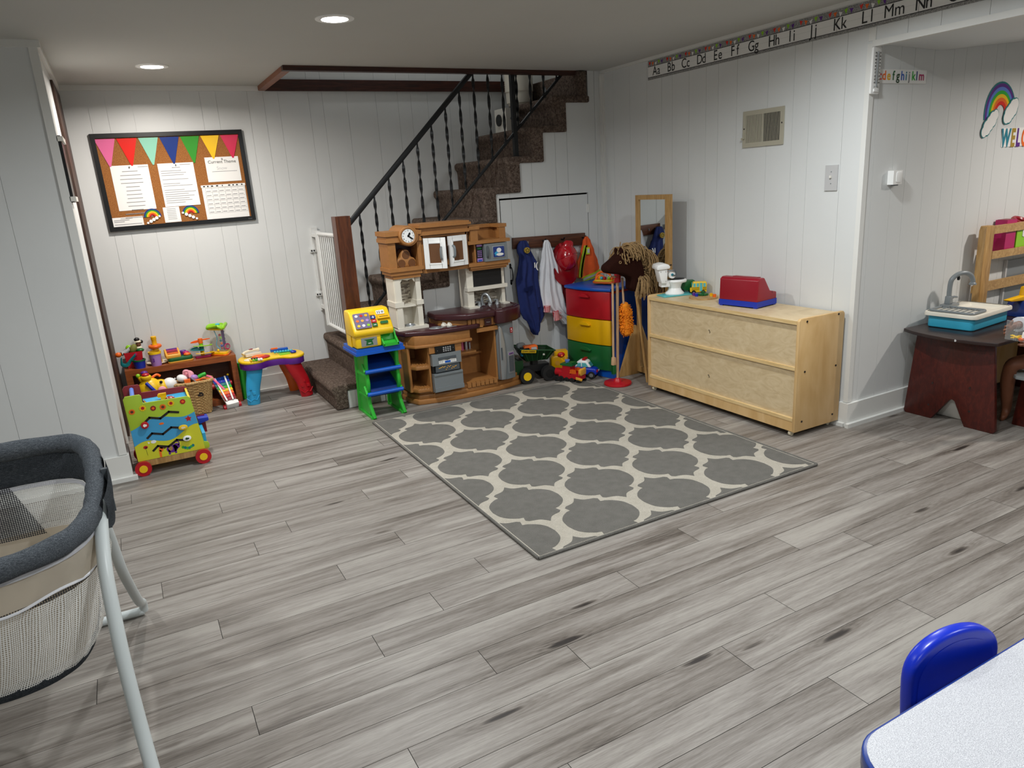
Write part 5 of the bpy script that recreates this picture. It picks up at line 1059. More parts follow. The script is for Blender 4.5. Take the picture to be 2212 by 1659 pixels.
b = MB(); b.prism([(-.032, .045), (.032, .045), (.036, .10), (.02, .112), (-.02, .112), (-.036, .10)], .018, .055, 'z', bev=.006); b.build('front_shield', 'red_gloss', H_)
# orange safety vest
J = cloth('safety_vest', [(.962, 3.02, 3.045), (.93, 3.0, 3.07), (.85, 2.978, 3.10), (.77, 2.945, 3.13), (.72, 2.938, 3.142), (.68, 2.94, 3.125), (.662, 2.945, 3.04)], .045, 'orange_cloth', folds=2, amp=.007, ph=2, lab='orange safety vest with yellow reflective stripes on the rightmost hook', cat='vest')
onto(J, 'hi_vis_stripe', 'hi_vis', lambda b: b.grid(lambda u, v: (2.938+.035*v+.055*(1-u)**1.5+.03*sin(3*u)*0, YS-.100-.008*sin(pi*v), .90-.23*u), 14, 3, .003), 60)
onto(J, 'reflective_stripe', 'reflect', lambda b: b.grid(lambda u, v: (2.949+.013*v+.055*(1-u)**1.5, YS-.109, .90-.23*u), 14, 2, .002), 60)
onto(J, 'hi_vis_hem', 'hi_vis', lambda b: b.grid(lambda u, v: (2.965+.165*u, YS-.112+.006*sin(8*u), .715-.04*v-.045*(1-u)), 12, 3, .003), 60)
onto(J, 'reflective_hem', 'reflect', lambda b: b.grid(lambda u, v: (2.967+.16*u, YS-.118+.006*sin(8*u), .704-.016*v-.045*(1-u)), 12, 2, .002), 60)
onto(J, 'hi_vis_patch', 'hi_vis', lambda b: b.box(3.005, YS-.118, .835, 3.03, YS-.105, .885, .002)); onto(J, 'reflective_patch', 'reflect', lambda b: b.box(3.008, YS-.121, .845, 3.027, YS-.117, .875, .001))
# ---------------------------------------------------------------- drawer tower
D = T('drawer_tower', 'plastic drawer tower with red, yellow and green drawers and blue sides', 'drawer unit', (3.03, 4.18, 0), radians(-12.4))
# local frame: x right-hand depth (away from the drawer faces), y along the faces; faces look to -x
hw, dp = .225, .30
D.location = (2.876-.0, 3.955, 0); D.rotation_euler = (0, 0, radians(12.4)); 
def dbx(nm, m_, *bx, bev=.008, seg=3):
    b = MB()
    for q in bx: b.box(*q, bev=bev, seg=seg)
    return b.build(nm, m_, D)
W2 = .435; DP = .33
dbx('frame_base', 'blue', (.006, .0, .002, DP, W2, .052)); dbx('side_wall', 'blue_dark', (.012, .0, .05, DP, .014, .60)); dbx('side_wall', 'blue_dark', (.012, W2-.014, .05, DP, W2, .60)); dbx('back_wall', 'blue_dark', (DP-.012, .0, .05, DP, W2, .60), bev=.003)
def curved(z0, z1, m_, nm, depth=.03):
    b = MB(); n = 10
    P = [(-.022*sin(pi*i/n)-.004, .004+(W2-.008)*i/n) for i in range(n+1)] + [(DP-.02, W2-.018), (DP-.02, .018)]
    b.prism(P, z0, z1, 'z', bev=.006); return b.build(nm, m_, D)
for z0, z1, m_ in ((.055, .232, 'dark_green'), (.237, .415, 'yellow_sat'), (.420, .615, 'red')):
    d_ = curved(z0, z1, m_, 'drawer'); b = MB(); zc = z1-.045; N = 12
    P = [(.05*cos(pi*i/N), .026*sin(pi*i/N)) for i in range(N+1)]
    b.prism([(W2/2+p[0], zc+p[1]) for p in P], -.047, -.022, 'x', bev=.007); b.build('drawer_pull', m_, d_)
b = MB(); n = 10
b.prism([(-.034*sin(pi*i/n)-.008, -.006+(W2+.012)*i/n) for i in range(n+1)] + [(DP+.005, W2+.006), (DP+.005, -.006)], .618, .640, 'z', bev=.008); b.build('top', 'blue', D)
# toy on the drawer tower
t = T('toy_dashboard', 'orange and yellow toy with bright balls on top of the blue drawer tower', 'toy', (2.985, 4.16, .641), radians(-65))
b = MB(); b.prism(rrect(-.09, -.05, .09, .05, .03), .008, .026, 'z', bev=.007); b.build('tray', 'orange', t)
b = MB(); b.prism(rrect(-.075, -.054, .075, .04, .025), .022, .034, 'z', bev=.005); b.build('deck', 'yellow', t)
b = MB(); b.cyl((0, 0, 0), (0, 0, .01), .018); b.build('foot', 'orange', t)
for i, (m_, x) in enumerate((('aqua', -.02), ('lime', .03), ('red', .005), ('orange', .055))):
    b = MB(); b.ell((x, -.02+.02*(i % 2), .044), (.013, .013, .013), 12); b.build('ball', m_, t)
b = MB(); b.tube(smooth_path([(-.08, 0, .03), (-.07, .01, .07), (-.03, .015, .085), (.02, .02, .07), (.04, .02, .03)]), .008, 10).tube(smooth_path([(-.07, -.02, .03), (-.05, -.01, .06), (-.02, 0, .055), (-.01, .01, .03)]), .007, 10); b.build('arch', 'orange', t)
b = MB(); b.ell((-.045, 0, .05), (.018, .015, .02), 12); b.build('lion_head', 'yellow_sat', t)
# ---------------------------------------------------------------- toy vehicles on the floor
def wheel(par, x, y, z, r, w, m_='rubber', hub='yellow', ax='y', hubr=.55):
    d = {'y': (0, 1, 0), 'x': (1, 0, 0)}[ax]; d = Vector(d); c_ = Vector((x, y, z))
    b = MB(); b.cyl(c_-d*w/2, c_+d*w/2, r, seg=28, bev=r*.12); W_ = b.build('wheel', m_, par)
    if hub: b = MB(); b.cyl(c_-d*(w/2+.002), c_+d*(w/2+.002), r*hubr, seg=20, bev=.001); b.build('hub', hub, W_)
t = T('toy_dump_truck', 'dark green toy dump truck with yellow wheel hubs beside the play kitchen', 'toy truck', (2.450, 4.315, 0), radians(-10))
b = MB()
def dumper(u, v): pass
lo_ = [(-.075, -.055, .155), (.085, -.055, .150), (.085, .055, .150), (-.075, .055, .155)]; hi_ = [(-.125, -.085, .25), (.135, -.085, .215), (.135, .085, .215), (-.125, .085, .25)]
v8 = lo_+hi_; b.raw(v8, [(0, 3, 2, 1), (0, 1, 5, 4), (1, 2, 6, 5), (2, 3, 7, 6), (3, 0, 4, 7)]); bmesh.ops.solidify(b.bm, geom=b.bm.faces[:], thickness=-.004)
b.build('dump_bed', 'jd_green', t)
b = MB(); b.tube([Vector(p)+Vector((0, 0, .001)) for p in hi_], .006, 6, closed=True); b.build('bed_rim', 'jd_green', t)
for i in range(5):
    b = MB(); u = (i+.5)/5; b.tube([(-.075+.16*u, -.058, .155), (-.125+.26*u, -.088, .248-.034*u)], .004, 6); b.build('bed_rib', 'jd_green', t)
b = MB(); Xs = face_m((-.065, -.0905, .2345), (1, 0, -.134), (0, -.3, .95)); b.box(-.055, -.012, 0, .055, .010, .0015, M=Xs); lb = b.build('side_label', 'yellow', t, smooth=0)
b = MB(); b.text('JOHN DEERE', .017, Xs @ Matrix.Translation((0, -.006, .0016)), .03, .0004); b.build('side_lettering', 'ink', lb, smooth=0)
b = MB(); Xs = face_m((.05, -.079, .196), (1, 0, -.134), (0, -.3, .95)); b.prism([(-.008, -.006), (.008, -.006), (.006, .008), (-.006, .008)], 0, .0012, 'z', M=Xs); b.build('emblem', 'white_plastic', t, smooth=0)
b = MB(); b.box(-.10, -.04, .07, .10, .04, .12, .004).box(-.02, -.03, .098, .02, .03, .155, .004).box(-.13, -.045, .09, -.10, .045, .17, .006); b.build('chassis', 'black_plastic', t)
b = MB(); b.box(-.17, -.055, .06, -.10, .055, .165, .01); b.build('cab', 'jd_green', t)
for x in (-.085, .085):
    for s_ in (-1, 1): wheel(t, x, s_*.072, .0545, .054, .044, hub='yellow' if x < 0 else 'black_plastic')
def veh(nm, m_, label, cat, loc): pass
t = T('toy_power_drill', 'orange and black toy power tool lying in the green dump truck bed', 'toy tool', (2.425, 4.31, .205), radians(-10))
b = MB(); b.prism(rrect(-.055, 0, .05, .055, .014), -.022, .022, 'y', bev=.006); b.build('housing', 'orange', t)
b = MB(); b.box(-.075, -.012, .03, -.05, .012, .045, .004).prism(rrect(-.055, .018, -.015, .04, .006), -.0245, -.021, 'y'); b.build('grip', 'black_plastic', t)
b = MB(); b.prism(rrect(.0, .012, .04, .042, .004), -.0238, -.021, 'y'); b.build('label_plate', 'plate_grey', t)
b = MB(); b.box(-.045, -.03, -.012, .075, .03, -.003, .003); b.build('base_plate', 'silver', t)
prop((lambda b: (b.prism(rrect(2.34, .20, 2.41, .275, .02), 4.345, 4.375, 'y', bev=.008), b.build('toy_visor', 'grey_plastic', loc=(2.375, 4.36, .22)))[1])(MB()), 'grey rounded toy piece behind the orange tool in the truck', 'toy')
prop((lambda b: (b.box(2.335, 4.275, .198, 2.365, 4.30, .24, .005), b.build('toy_part', 'sky', loc=(2.35, 4.29, .22)))[1])(MB()), 'small pale blue toy piece at the left end of the truck bed', 'toy')
# yellow ride toy
t = T('toy_bus_house', 'yellow rounded toy vehicle between the dump truck and red train', 'toy vehicle', (2.665, 4.32, 0), radians(-20))
b = MB(); b.prism(rrect(-.065, .025, .06, .15, .03), -.04, .04, 'y', bev=.012, seg=3); b.box(-.04, -.035, .13, .06, .035, .18, .014); b.build('body', 'yellow_sat', t)
b = MB(); b.ell((.01, -.04, .155), (.028, .012, .02), 14); b.build('knob', 'red', t); b = MB(); b.ell((.012, -.055, .150), (.009, .008, .009), 10); b.build('button', 'orange', t)
b = MB(); b.cyl((-.02, -.042, .095), (-.02, -.036, .095), .018).box(.035, -.042, .06, .05, -.036, .14, .003); b.build('window', 'amber', t)
b = MB(); b.box(-.075, -.045, .008, .06, .045, .03, .006); b.build('base', 'blue', t)
# police car
t = T('toy_police_car', 'blue and white toy police car in front of the green drawer', 'toy car', (2.765, 4.13, 0), radians(-52))
b = MB(); b.prism([(-.095, .025), (.095, .025), (.1, .05), (.09, .075), (-.06, .082), (-.1, .07)], -.042, .042, 'y', bev=.012, seg=3); b.build('body', 'royal', t)
b = MB(); b.prism([(-.07, .075), (.055, .078), (.025, .128), (-.03, .132), (-.055, .115)], -.036, .036, 'y', bev=.012, seg=3); cb = b.build('cabin', 'pure_white', t)
for q in ([(-.052, .085), (-.018, .086), (-.018, .112), (-.038, .112)], [(-.010, .086), (.036, .084), (.018, .112), (-.010, .113)]):
    b = MB(); b.prism(q, -.0385, -.036, 'y'); b.build('side_window', 'turquoise', cb)
b = MB(); b.grid(lambda u, v: (.055-.028*v, -.026+.052*u, .086+.036*v), 4, 4, .002); b.build('rear_window', 'turquoise', cb)
b = MB(); b.box(-.01, -.03, .13, .012, .03, .142, .004); b.build('light_bar', 'red', cb)
for s_ in (-1, 1): b = MB(); b.box(.097, s_*.03-.01, .05, .103, s_*.03+.01, .066, .003); b.build('tail_light', 'red', t)
b = MB(); b.box(.100, -.014, .052, .104, .014, .062, .001); b.build('plate', 'plate_grey', t)
for x in (-.06, .06):
    for s_ in (-1, 1): wheel(t, x, s_*.04, .027, .026, .02, hub='silver')
# red train
t = T('toy_train', 'red toy train with orange rails, green roof and black wheels on the floor', 'toy train', (2.622, 4.09, 0), radians(-66))
b = MB(); b.box(-.085, -.034, .03, .095, .034, .062, .008); b.build('body', 'red', t)
b = MB(); b.box(-.055, -.032, .06, .012, .032, .125, .006); b.build('cab', 'red', t)
b = MB(); b.box(-.068, -.038, .122, .03, .038, .134, .006).box(-.02, -.03, .13, .024, .03, .142, .005); b.build('roof', 'dark_green', t)
b = MB(); b.cyl((-.03, 0, .134), (-.03, 0, .155), .013, .016).cyl((-.03, 0, .15), (-.03, 0, .157), .018); b.build('funnel', 'lilac_blue', t)
b = MB(); b.cyl((-.125, 0, .062), (-.05, 0, .062), .028, seg=20, bev=.006); b.build('boiler', 'red', t)
b = MB(); b.box(.02, -.036, .055, .095, -.030, .075, .003).box(.02, .030, .055, .095, .036, .075, .003).box(.089, -.036, .055, .095, .036, .075, .003); b.build('wagon_side', 'red', t)
for y in (-.037, .031):
    b = MB()
    for i in range(5): b.box(.012+.010*i, y, .072, .019+.010*i, y+.006, .096+.004*sin(i*pi/4), .002)
    b.box(.008, y, .07, .06, y+.006, .076, .002); b.build('orange_rail', 'orange', t)
b = MB(); b.prism([(.078, .06), (.1, .06), (.102, .10), (.092, .11), (.08, .10)], -.036, .036, 'y', bev=.004); b.build('rear_gate', 'amber', t)
b = MB(); b.prism([(.06, .03), (.11, .024), (.115, .042), (.06, .05)], -.042, -.035, 'y', bev=.003); b.build('coupling', 'amber', t)
for i, x in enumerate((-.105, -.065, -.02, .025, .08)):
    for s_ in (-1, 1): wheel(t, x, s_*.034, .0195+.003*(i == 1), .019+.003*(i == 1), .012, 'rubber', 'black_plastic')
# ---------------------------------------------------------------- broom stand
t = T('toy_broom_stand', 'red based toy broom stand with a wooden pole and red head', 'broom stand', (2.83, 3.83, 0))
b = MB(); b.lathe([(0, 0), (.092, 0), (.095, .006), (.093, .016), (.03, .020), (.026, .032), (.014, .046), (0, .046)], seg=40, cap=False); b.build('base', 'red', t)
b = MB(); b.cyl((0, 0, .04), (.014, 0, .73), .0095, .0095, 14); b.build('pole', 'dowel', t)
b = MB(); b.cyl((.014, 0, .70), (.0155, 0, .762), .022, seg=20, bev=.003); hd = b.build('head', 'red', t)
for a in (-.35, .45, 2.6, 3.3):
    b = MB(); b.cyl((.014+.02*cos(a), .02*sin(a)*-1, .74), (.014+.046*cos(a), -.046*sin(a), .742), .0042, seg=8); b.ell((.014+.05*cos(a), -.05*sin(a), .742), .0085, 10); b.build('peg', 'dowel', hd)
t = T('toy_broom', 'small toy broom with green bristles hanging on the stand, left of the pole', 'broom', (2.795, 3.815, .70))
b = MB(); b.tube([(-.002, 0, .0), (-.008, 0, -.50)], .0075, 10); b.build('handle', 'dowel', t)
b = MB(); b.prism([(-.022, -.555), (.008, -.555), (.004, -.50), (-.016, -.50)], -.012, .012, 'y', bev=.003); b.build('head', 'dowel', t)
b = MB(); b.tube([(-.002, .0, 0), (.0, .005, .03), (.006, 0, .05)], .0012, 5); b.build('loop', 'red', t)
b = MB()
for i in range(26):
    x = -.020+.0255*(i % 13)/12; y = -.007+.014*(i//13); b.cyl((x, y, -.553), (x*1.15+.001, y, -.615-.004*(i % 3)), .0018, .0012, 5)
b.build('bristles', 'dark_green', t)
t = T('toy_duster', 'shaggy orange toy mop hanging on the stand, right of the pole', 'mop', (2.88, 3.825, .73))
b = MB(); b.tube([(0, 0, -.005), (.008, 0, -.19)], .0075, 10); b.build('handle', 'dowel', t)
b = MB(); b.tube([(-.008, 0, .012), (0, -.006, .025), (.004, 0, 0)], .0012, 5); b.build('loop', 'red', t)
random.seed(11); b = MB()
b.tube([(.013, 0, -.175), (.018, 0, -.19), (.030, 0, -.385), (.032, 0, -.40)], [(.02, .016), (.036, .026), (.038, .027), (.02, .016)], 14)
for i in range(760):
    u = random.random(); a = random.uniform(0, 2*pi); c_ = Vector((.016+.016*u, 0, -.182-.212*u)); kr = (1-abs(2*u-1)**5)*.75+.25; d = Vector((cos(a)*.037*kr, sin(a)*.027*kr, 0)); p = c_+d; n_ = d.normalized()
    q = p+n_*.008+Vector((random.uniform(-.008, .008), 0, random.uniform(-.012, .006))); b.tube([p-n_*.003, q, q+n_*.002+Vector((random.uniform(-.008, .008), 0, random.uniform(-.010, .002)))], [.0034, .0038, .0030], 5)
b.build('mop_head', 'mop_orange', t, smooth=0)
# ---------------------------------------------------------------- rug
RX0, RX1, RY0, RY1 = 1.168, 2.70, 2.10, 4.10
b = MB(); b.box(RX0, RY0, .0005, RX1, RY1, .0085, .003); b.m(1)
qd = [(0, .207), (.028, .172), (.074, .158), (.085, .143), (.080, .114), (.103, .108), (.136, .085), (.158, .050), (.167, .0)]
S_ = [qd[0]] + [tuple(p) for p in smooth_path([(x, z, 0) for x, z in qd[0:3]], 5)][1:]
S_ = [(p[0], p[1]) for p in S_] + [(.086, .146), (.079, .116), (.100, .111)] + [(p[0], p[1]) for p in smooth_path([(.100, .111, 0), (.132, .088, 0), (.157, .052, 0), (.166, .0, 0)], 5)][1:]
full = S_ + [(x, -y) for x, y in S_[::-1][1:]] + [(-x, -y) for x, y in S_[1:]] + [(-x, y) for x, y in S_[::-1][1:-1]]
def clip(P, ax, lim, keep_less):
    out = []
    for i in range(len(P)):
        a, c_ = P[i], P[(i+1) % len(P)]; ina = (a[ax] <= lim) == keep_less; inc = (c_[ax] <= lim) == keep_less
        if ina: out.append(a)
        if ina != inc:
            u = (lim-a[ax])/(c_[ax]-a[ax]); out.append((a[0]+(c_[0]-a[0])*u, a[1]+(c_[1]-a[1])*u))
    return out
for j in range(-3, 6):
    for i in range(-3, 5):
        cx, cy = 1.956+.3935*i+(.19675 if j % 2 else 0), 2.83+.2895*j
        P = [(cx+x, cy+y) for x, y in full]
        for ax, lim, kl in ((0, RX0+.012, False), (0, RX1-.012, True), (1, RY0+.012, False), (1, RY1-.012, True)):
            if P: P = clip(P, ax, lim, kl)
        if len(P) > 2: b.prism(P, .0075, .0094, 'z')
b.m(1)
rg = prop(b.build('area_rug', ['rug_cream', 'rug_grey'], smooth=0, loc=(1.93, 3.1, 0)), 'grey and cream trellis patterned rug on the plank floor', 'rug')
b = MB(M=Matrix.Translation(-rg.location))
for p, q in (((RX0, RY0), (RX1, RY0)), ((RX1, RY0), (RX1, RY1)), ((RX1, RY1), (RX0, RY1)), ((RX0, RY1), (RX0, RY0))): b.tube([(p[0], p[1], .007), (q[0], q[1], .007)], .0065, 8)
b.build('binding', 'rug_grey', rg)
# ---------------------------------------------------------------- standing mirror
t = T('standing_mirror', 'narrow pine framed standing mirror against the right wall', 'mirror', (3.105, 3.79, 0))
for nm, q in (('side_stile', (3.098, 3.925, .02, 3.128, 3.955, 1.245)), ('side_stile', (3.098, 3.615, .02, 3.128, 3.652, 1.245)), ('top_rail', (3.098, 3.652, 1.215, 3.128, 3.925, 1.245)), ('bottom_rail', (3.098, 3.652, .02, 3.128, 3.925, .06))):
    b = MB(t); b.box(*q, bev=.003); b.build(nm, 'pine', t)
b = MB(t); b.box(3.108, 3.652, .06, 3.112, 3.925, 1.215); b.build('mirror_pane', 'mirror_glass', t, smooth=0)
b = MB(t); b.box(3.114, 3.64, .05, 3.12, 3.94, 1.22); b.build('backing', 'walnut', t, smooth=0)
for y in (3.600, 3.955):
    b = MB(t); b.prism([(2.945, .0), (3.235, .0), (3.235, .03), (3.125, .34), (3.085, .36), (3.07, .35), (2.945, .03)], y, y+.014, 'y', bev=.003); b.build('foot', 'pine', t)
b = MB(t); b.cyl((3.113, 3.614, .80), (3.113, 3.611, .80), .005); b.build('screw', 'black_plastic', t)
# ---------------------------------------------------------------- stick horse
t = T('stick_horse', 'brown plush stick horse with a tan yarn mane leaning by the mirror', 'stick horse', (2.93, 3.73, .03))
def sk(nm, joints, edges, radii, m_, par, root=0, sub=2):
    me = bpy.data.meshes.new(nm); me.from_pydata(joints, edges, []); o = bpy.data.objects.new(nm, me); COL.objects.link(o)
    md = o.modifiers.new('skin', 'SKIN'); md.use_smooth_shade = True
    for i, r in enumerate(radii):
        v = me.skin_vertices[0].data[i]; v.radius = r if isinstance(r, tuple) else (r, r); v.use_root = (i == root)
    ms = o.modifiers.new('sub', 'SUBSURF'); ms.levels = sub; ms.render_levels = sub
    me.materials.append(MATS[m_])
    dg = bpy.context.evaluated_depsgraph_get(); dg.update(); ev = o.evaluated_get(dg)
    nm_ = bpy.data.meshes.new_from_object(ev, depsgraph=dg); bpy.data.objects.remove(o)
    o = bpy.data.objects.new(nm, nm_); COL.objects.link(o)
    if len(nm_.materials) == 0: nm_.materials.append(MATS[m_])
    for p in nm_.polygons: p.use_smooth = True
    if par is not None: o.parent = par
    return o
L0 = Vector(t.location)
HP = [(2.811, .905), (2.891, .894), (2.935, .87), (2.962, .817), (2.980, .729), (2.965, .650), (2.875, .650), (2.868, .722), (2.84, .745), (2.79, .766), (2.73, .775), (2.692, .785), (2.674, .806), (2.682, .832), (2.702, .845), (2.747, .872), (2.78, .895)]
b = MB(t); b.prism([(p.x, p.z) for p in smooth_path([(x, 0, z) for x, z in HP], 3, True)], 3.700, 3.790, 'y', bev=.026, seg=5, ang=.9); b.build('plush_head', 'horse_brown', t, smooth=80)
hp = [(2.93, 3.745, .66), (2.94, 3.745, .76), (2.915, 3.745, .845), (2.86, 3.745, .875), (2.79, 3.745, .845), (2.735, 3.745, .822), (2.700, 3.745, .812)]
b = MB(t)
b.ell((2.792, 3.712, .908), (.016, .010, .034), 12, Matrix.Rotation(-.3, 3, 'Y')); b.build('ear', 'horse_brown', t)
b = MB(t); b.ell((2.797, 3.772, .905), (.014, .010, .032), 12, Matrix.Rotation(-.3, 3, 'Y')); b.build('ear', 'horse_brown', t)
b = MB(t); b.torus((2.772, 3.699, .846), .008, .0022, (0, 1, 0), 14, 6); b.build('eye', 'yarn', t)
b = MB(t); b.ell((2.700, 3.704, .822), (.004, .003, .003), 8); b.build('nostril', 'white_cloth', t)
b = MB(t); b.tube(smooth_path([(2.825, 3.690, .874), (2.87, 3.686, .868), (2.915, 3.690, .862)]), .0022, 6).tube(smooth_path([(2.825, 3.690, .874), (2.87, 3.686, .874), (2.91, 3.690, .869)]), .0022, 6); b.build('bridle', 'yarn', t)
random.seed(4); b = MB(t)
crest = smooth_path([(2.835, 3.765, .905), (2.85, 3.76, .930), (2.86, 3.745, .945), (2.93, 3.745, .930), (2.985, 3.745, .865), (3.01, 3.745, .775), (3.01, 3.745, .69)], 10)
for i in range(480):
    u = random.random()**.8; k = min(len(crest)-2, int(u*(len(crest)-1))); p = crest[k].lerp(crest[k+1], random.random()); s_ = random.choice((-1, -1, 1))
    out = Vector((.3+u*.9, 0, .35-u*.6)).normalized() if u > .15 else Vector((-.6, 0, .1))
    L_ = random.uniform(.05, .10)*(1.15 if u > .5 else .8)
    y_ = s_*random.uniform(.012, .062); w1_ = random.uniform(-.014, .014)
    p = p+Vector((random.uniform(-.03, .012), y_*.4, random.uniform(-.03, .015)))
    q1 = p+out*L_*.45+Vector((w1_, y_*.6, -.004)); q2 = q1+Vector((out.x*.018+w1_, y_*.35, -L_*.55)); q3 = q2+Vector((random.uniform(-.015, .015), 0, -L_*.45))
    b.tube(smooth_path([p, q1, q2, q3], 3), .0032, 5)
for i in range(90):   # tassel at the neck
    a = random.uniform(0, 2*pi); p = Vector((2.955+random.uniform(-.03, .03), 3.72, .735+random.uniform(-.03, .02))); q = p+Vector((.025*cos(a)-.0, .02*sin(a)-.03, -.03)); r_ = q+Vector((.018*cos(a), .01*sin(a), random.uniform(-.05, -.09)))
    b.tube(smooth_path([p, q, r_], 3), .0028, 4)
b.build('yarn_mane', 'yarn', t, smooth=0)
b = MB(t); b.tube([(2.925, 3.745, .68), (2.988, 3.705, .012)], .0105, 12); b.build('stick', 'pine', t)
# ---------------------------------------------------------------- plywood storage cabinet seen from the back
C = T('storage_cabinet', 'long low birch plywood cabinet standing in front of the right wall', 'cabinet', (3.07, 3.0, .03))
CX0, CX1, CY0, CY1, CZ0, CZ1 = 2.904, 3.243, 2.407, 3.598, .030, .632
def cbx(nm, m_, *bx, bev=.003):
    b = MB(C)
    for q in bx: b.box(*q, bev=bev)
    return b.build(nm, m_, C)
for y0, y1 in ((CY0, CY0+.018), (CY1-.018, CY1)):
    b = MB(C); b.prism([(CX0, CZ0), (CX1, CZ0), (CX1, CZ1-.012), (CX1-.012, CZ1), (CX0+.012, CZ1), (CX0, CZ1-.012)], y0, y1, 'y', bev=.003); sp_ = b.build('end_panel', 'ply_side', C)
    if y0 == CY0:
        for x, z in ((3.194, .624), (2.958, .618), (3.196, .349), (2.959, .356), (3.193, .078), (2.955, .087)):
            b = MB(C); b.cyl((x, CY0-.002, z-.004), (x, CY0+.001, z-.004), .0055, seg=12); b.build('screw', 'black_plastic', sp_)
cbx('top_panel', 'ply_face', (CX0+.004, CY0+.018, .602, CX1, CY1-.018, .619)); cbx('top_edge', 'ply_edge', (CX0+.001, CY0+.018, .601, CX0+.0045, CY1-.018, .620), bev=.001)
for z0, z1 in ((.379, .602), (.105, .361)): cbx('rear_panel', 'ply_face', (CX0+.013, CY0+.018, z0, CX0+.019, CY1-.018, z1), bev=0)
cbx('middle_shelf', 'ply_edge', (CX0+.002, CY0+.018, .361, CX1, CY1-.018, .379)); cbx('bottom_shelf', 'ply_edge', (CX0+.001, CY0+.018, .088, CX1, CY1-.018, .105)); cbx('kick_rail', 'ply_side', (CX0+.003, CY0+.018, .032, CX0+.018, CY1-.018, .088), bev=.002)
for z in (.476, .206):
    b = MB(C)
    for q in ((0, 0, .0025, .018), (0, 0, .010, .0025), (0, .008, .008, .0105), (0, .0155, .010, .018)): b.box(-q[2], q[1]-.009, 0, -q[0], q[3]-.009, .0012, M=FX(CX0+.0135, 3.045, z) @ Matrix.Rotation(.55, 4, 'Z'))
    b.build('panel_mark', 'black_plastic', C, smooth=0)
for x in (2.93, 3.21):
    for y in (2.45, 3.56):
        b = MB(C); b.cyl((x, y-.008, .0145), (x, y+.008, .0145), .014, seg=16, bev=.002).box(x-.006, y-.012, .016, x+.006, y+.012, .031, .002); b.build('caster', 'ivory', C)
zt = .6195
# potty toy
t = T('bath_tray', 'flat turquoise tray under the toy toilet on the cabinet', 'tray', (3.075, 3.525, zt), radians(-12)); b = MB(); b.prism(rrect(-.115, -.068, .115, .068, .012), 0, .008, 'z', bev=.002); b.build('tray_plate', 'turquoise', t)
t = T('toy_toilet', 'small white toy toilet with a paper roll on the turquoise tray', 'toy toilet', (3.06, 3.53, zt+.0085), radians(-24), sc=1.0)
b = MB(); b.lathe([(0, 0), (.060, 0), (.060, .006), (.045, .022), (.038, .038), (.044, .058), (.058, .080), (.0, .082)], (.01, 0, 0), 28, cap=False); b.build('pedestal', 'pure_white', t)
b = MB()
P = [(.012+.072*cos(2*pi*k/28)*(1.05 if cos(2*pi*k/28) > 0 else .8), .05*sin(2*pi*k/28)) for k in range(28)]
b.prism(P, .070, .092, 'z', bev=.008, seg=3); b.build('bowl', 'pure_white', t)
b = MB(); b.prism([(x*.8+.004, y*.78) for x, y in P], .091, .097, 'z', bev=.002); b.build('seat_lid', 'black_plastic', t)
b = MB(); b.prism([(-.11, .165), (-.048, .165), (-.052, .075), (-.09, .075)], -.050, .050, 'y', bev=.006).box(-.085, -.03, .05, -.03, .03, .085, .006); b.build('tank', 'pure_white', t)
b = MB(); b.prism([(-.122, .176), (-.115, .192), (-.080, .200), (-.048, .196), (-.036, .182), (-.038, .168), (-.12, .162)], -.062, .062, 'y', bev=.005); b.build('tank_lid', 'pure_white', t)
b = MB(); b.cyl((-.02, -.052, .128), (-.02, -.012, .128), .023, seg=24, bev=.002); b.m(1).cyl((-.02, -.053, .128), (-.02, -.051, .128), .009, seg=14); b.build('paper_roll', ['white_paper', 'letter_teal'], t)
b = MB(); b.tube(smooth_path([(-.052, -.055, .158), (-.01, -.062, .155), (.0, -.062, .14), (-.002, -.062, .126), (-.02, -.058, .126)]), .0038, 8); b.build('roll_holder', 'grey_dark', t)
b = MB(); b.cyl((-.045, .0, .135), (-.02, 0, .135), .009).ell((-.015, -.0, .135), (.007, .012, .007), 10); b.build('flush_lever', 'red', t)
b = MB()
for z in (.09, .15):
    for x in (-.094, -.062): b.cyl((x, -.0505, z), (x, -.053, z), .0035, seg=8)
b.build('rivets', 'plate_grey', t)
# wooden vehicles
def bus(x, y, rz, body, name, label, wins, stripes=True, sc=1.0):
    t = T(name, label, 'toy vehicle', (x, y, zt+.0), rz, sc=sc)
    b = MB(); b.prism([(-.052, .016), (.052, .016), (.052, .075), (.046, .082), (-.030, .082), (-.036, .078), (-.040, .046), (-.052, .040)], -.022, .022, 'y', bev=.003); b.build('body', body, t)
    if stripes:
        for i in range(4):
            b = MB(); b.box(-.033+.021*i, -.0232, .050, -.018+.021*i, -.022, .073); b.build('window', wins, t, smooth=0)
        b = MB(); b.box(.008, -.0236, .022, .024, -.022, .075); b.build('door', wins, t, smooth=0)
        b = MB()
        for z in (.030, .037, .044): b.box(-.045, -.0232, z, .004, -.022, z+.002).box(.028, -.0232, z, .05, -.022, z+.002)
        b.build('stripes', 'black_plastic', t, smooth=0)
        b = MB(); b.box(-.0412, -.018, .048, -.038, .018, .075); b.build('windscreen', wins, t, smooth=0)
        b = MB(); b.box(-.055, -.023, .014, -.051, .023, .02, .001); b.build('bumper', 'black_plastic', t)
    for x_ in (-.030, .030):
        for s_ in (-1, 1): wheel(t, x_, s_*.024, .0145, .014, .010, 'black_plastic', 'plate_grey', hubr=.25)
    return t
bus(3.185, 3.435, radians(-38)*-1*-1, 'yellow', 'toy_school_bus', 'yellow wooden toy school bus standing beside the toy toilet', 'turquoise', sc=.98)
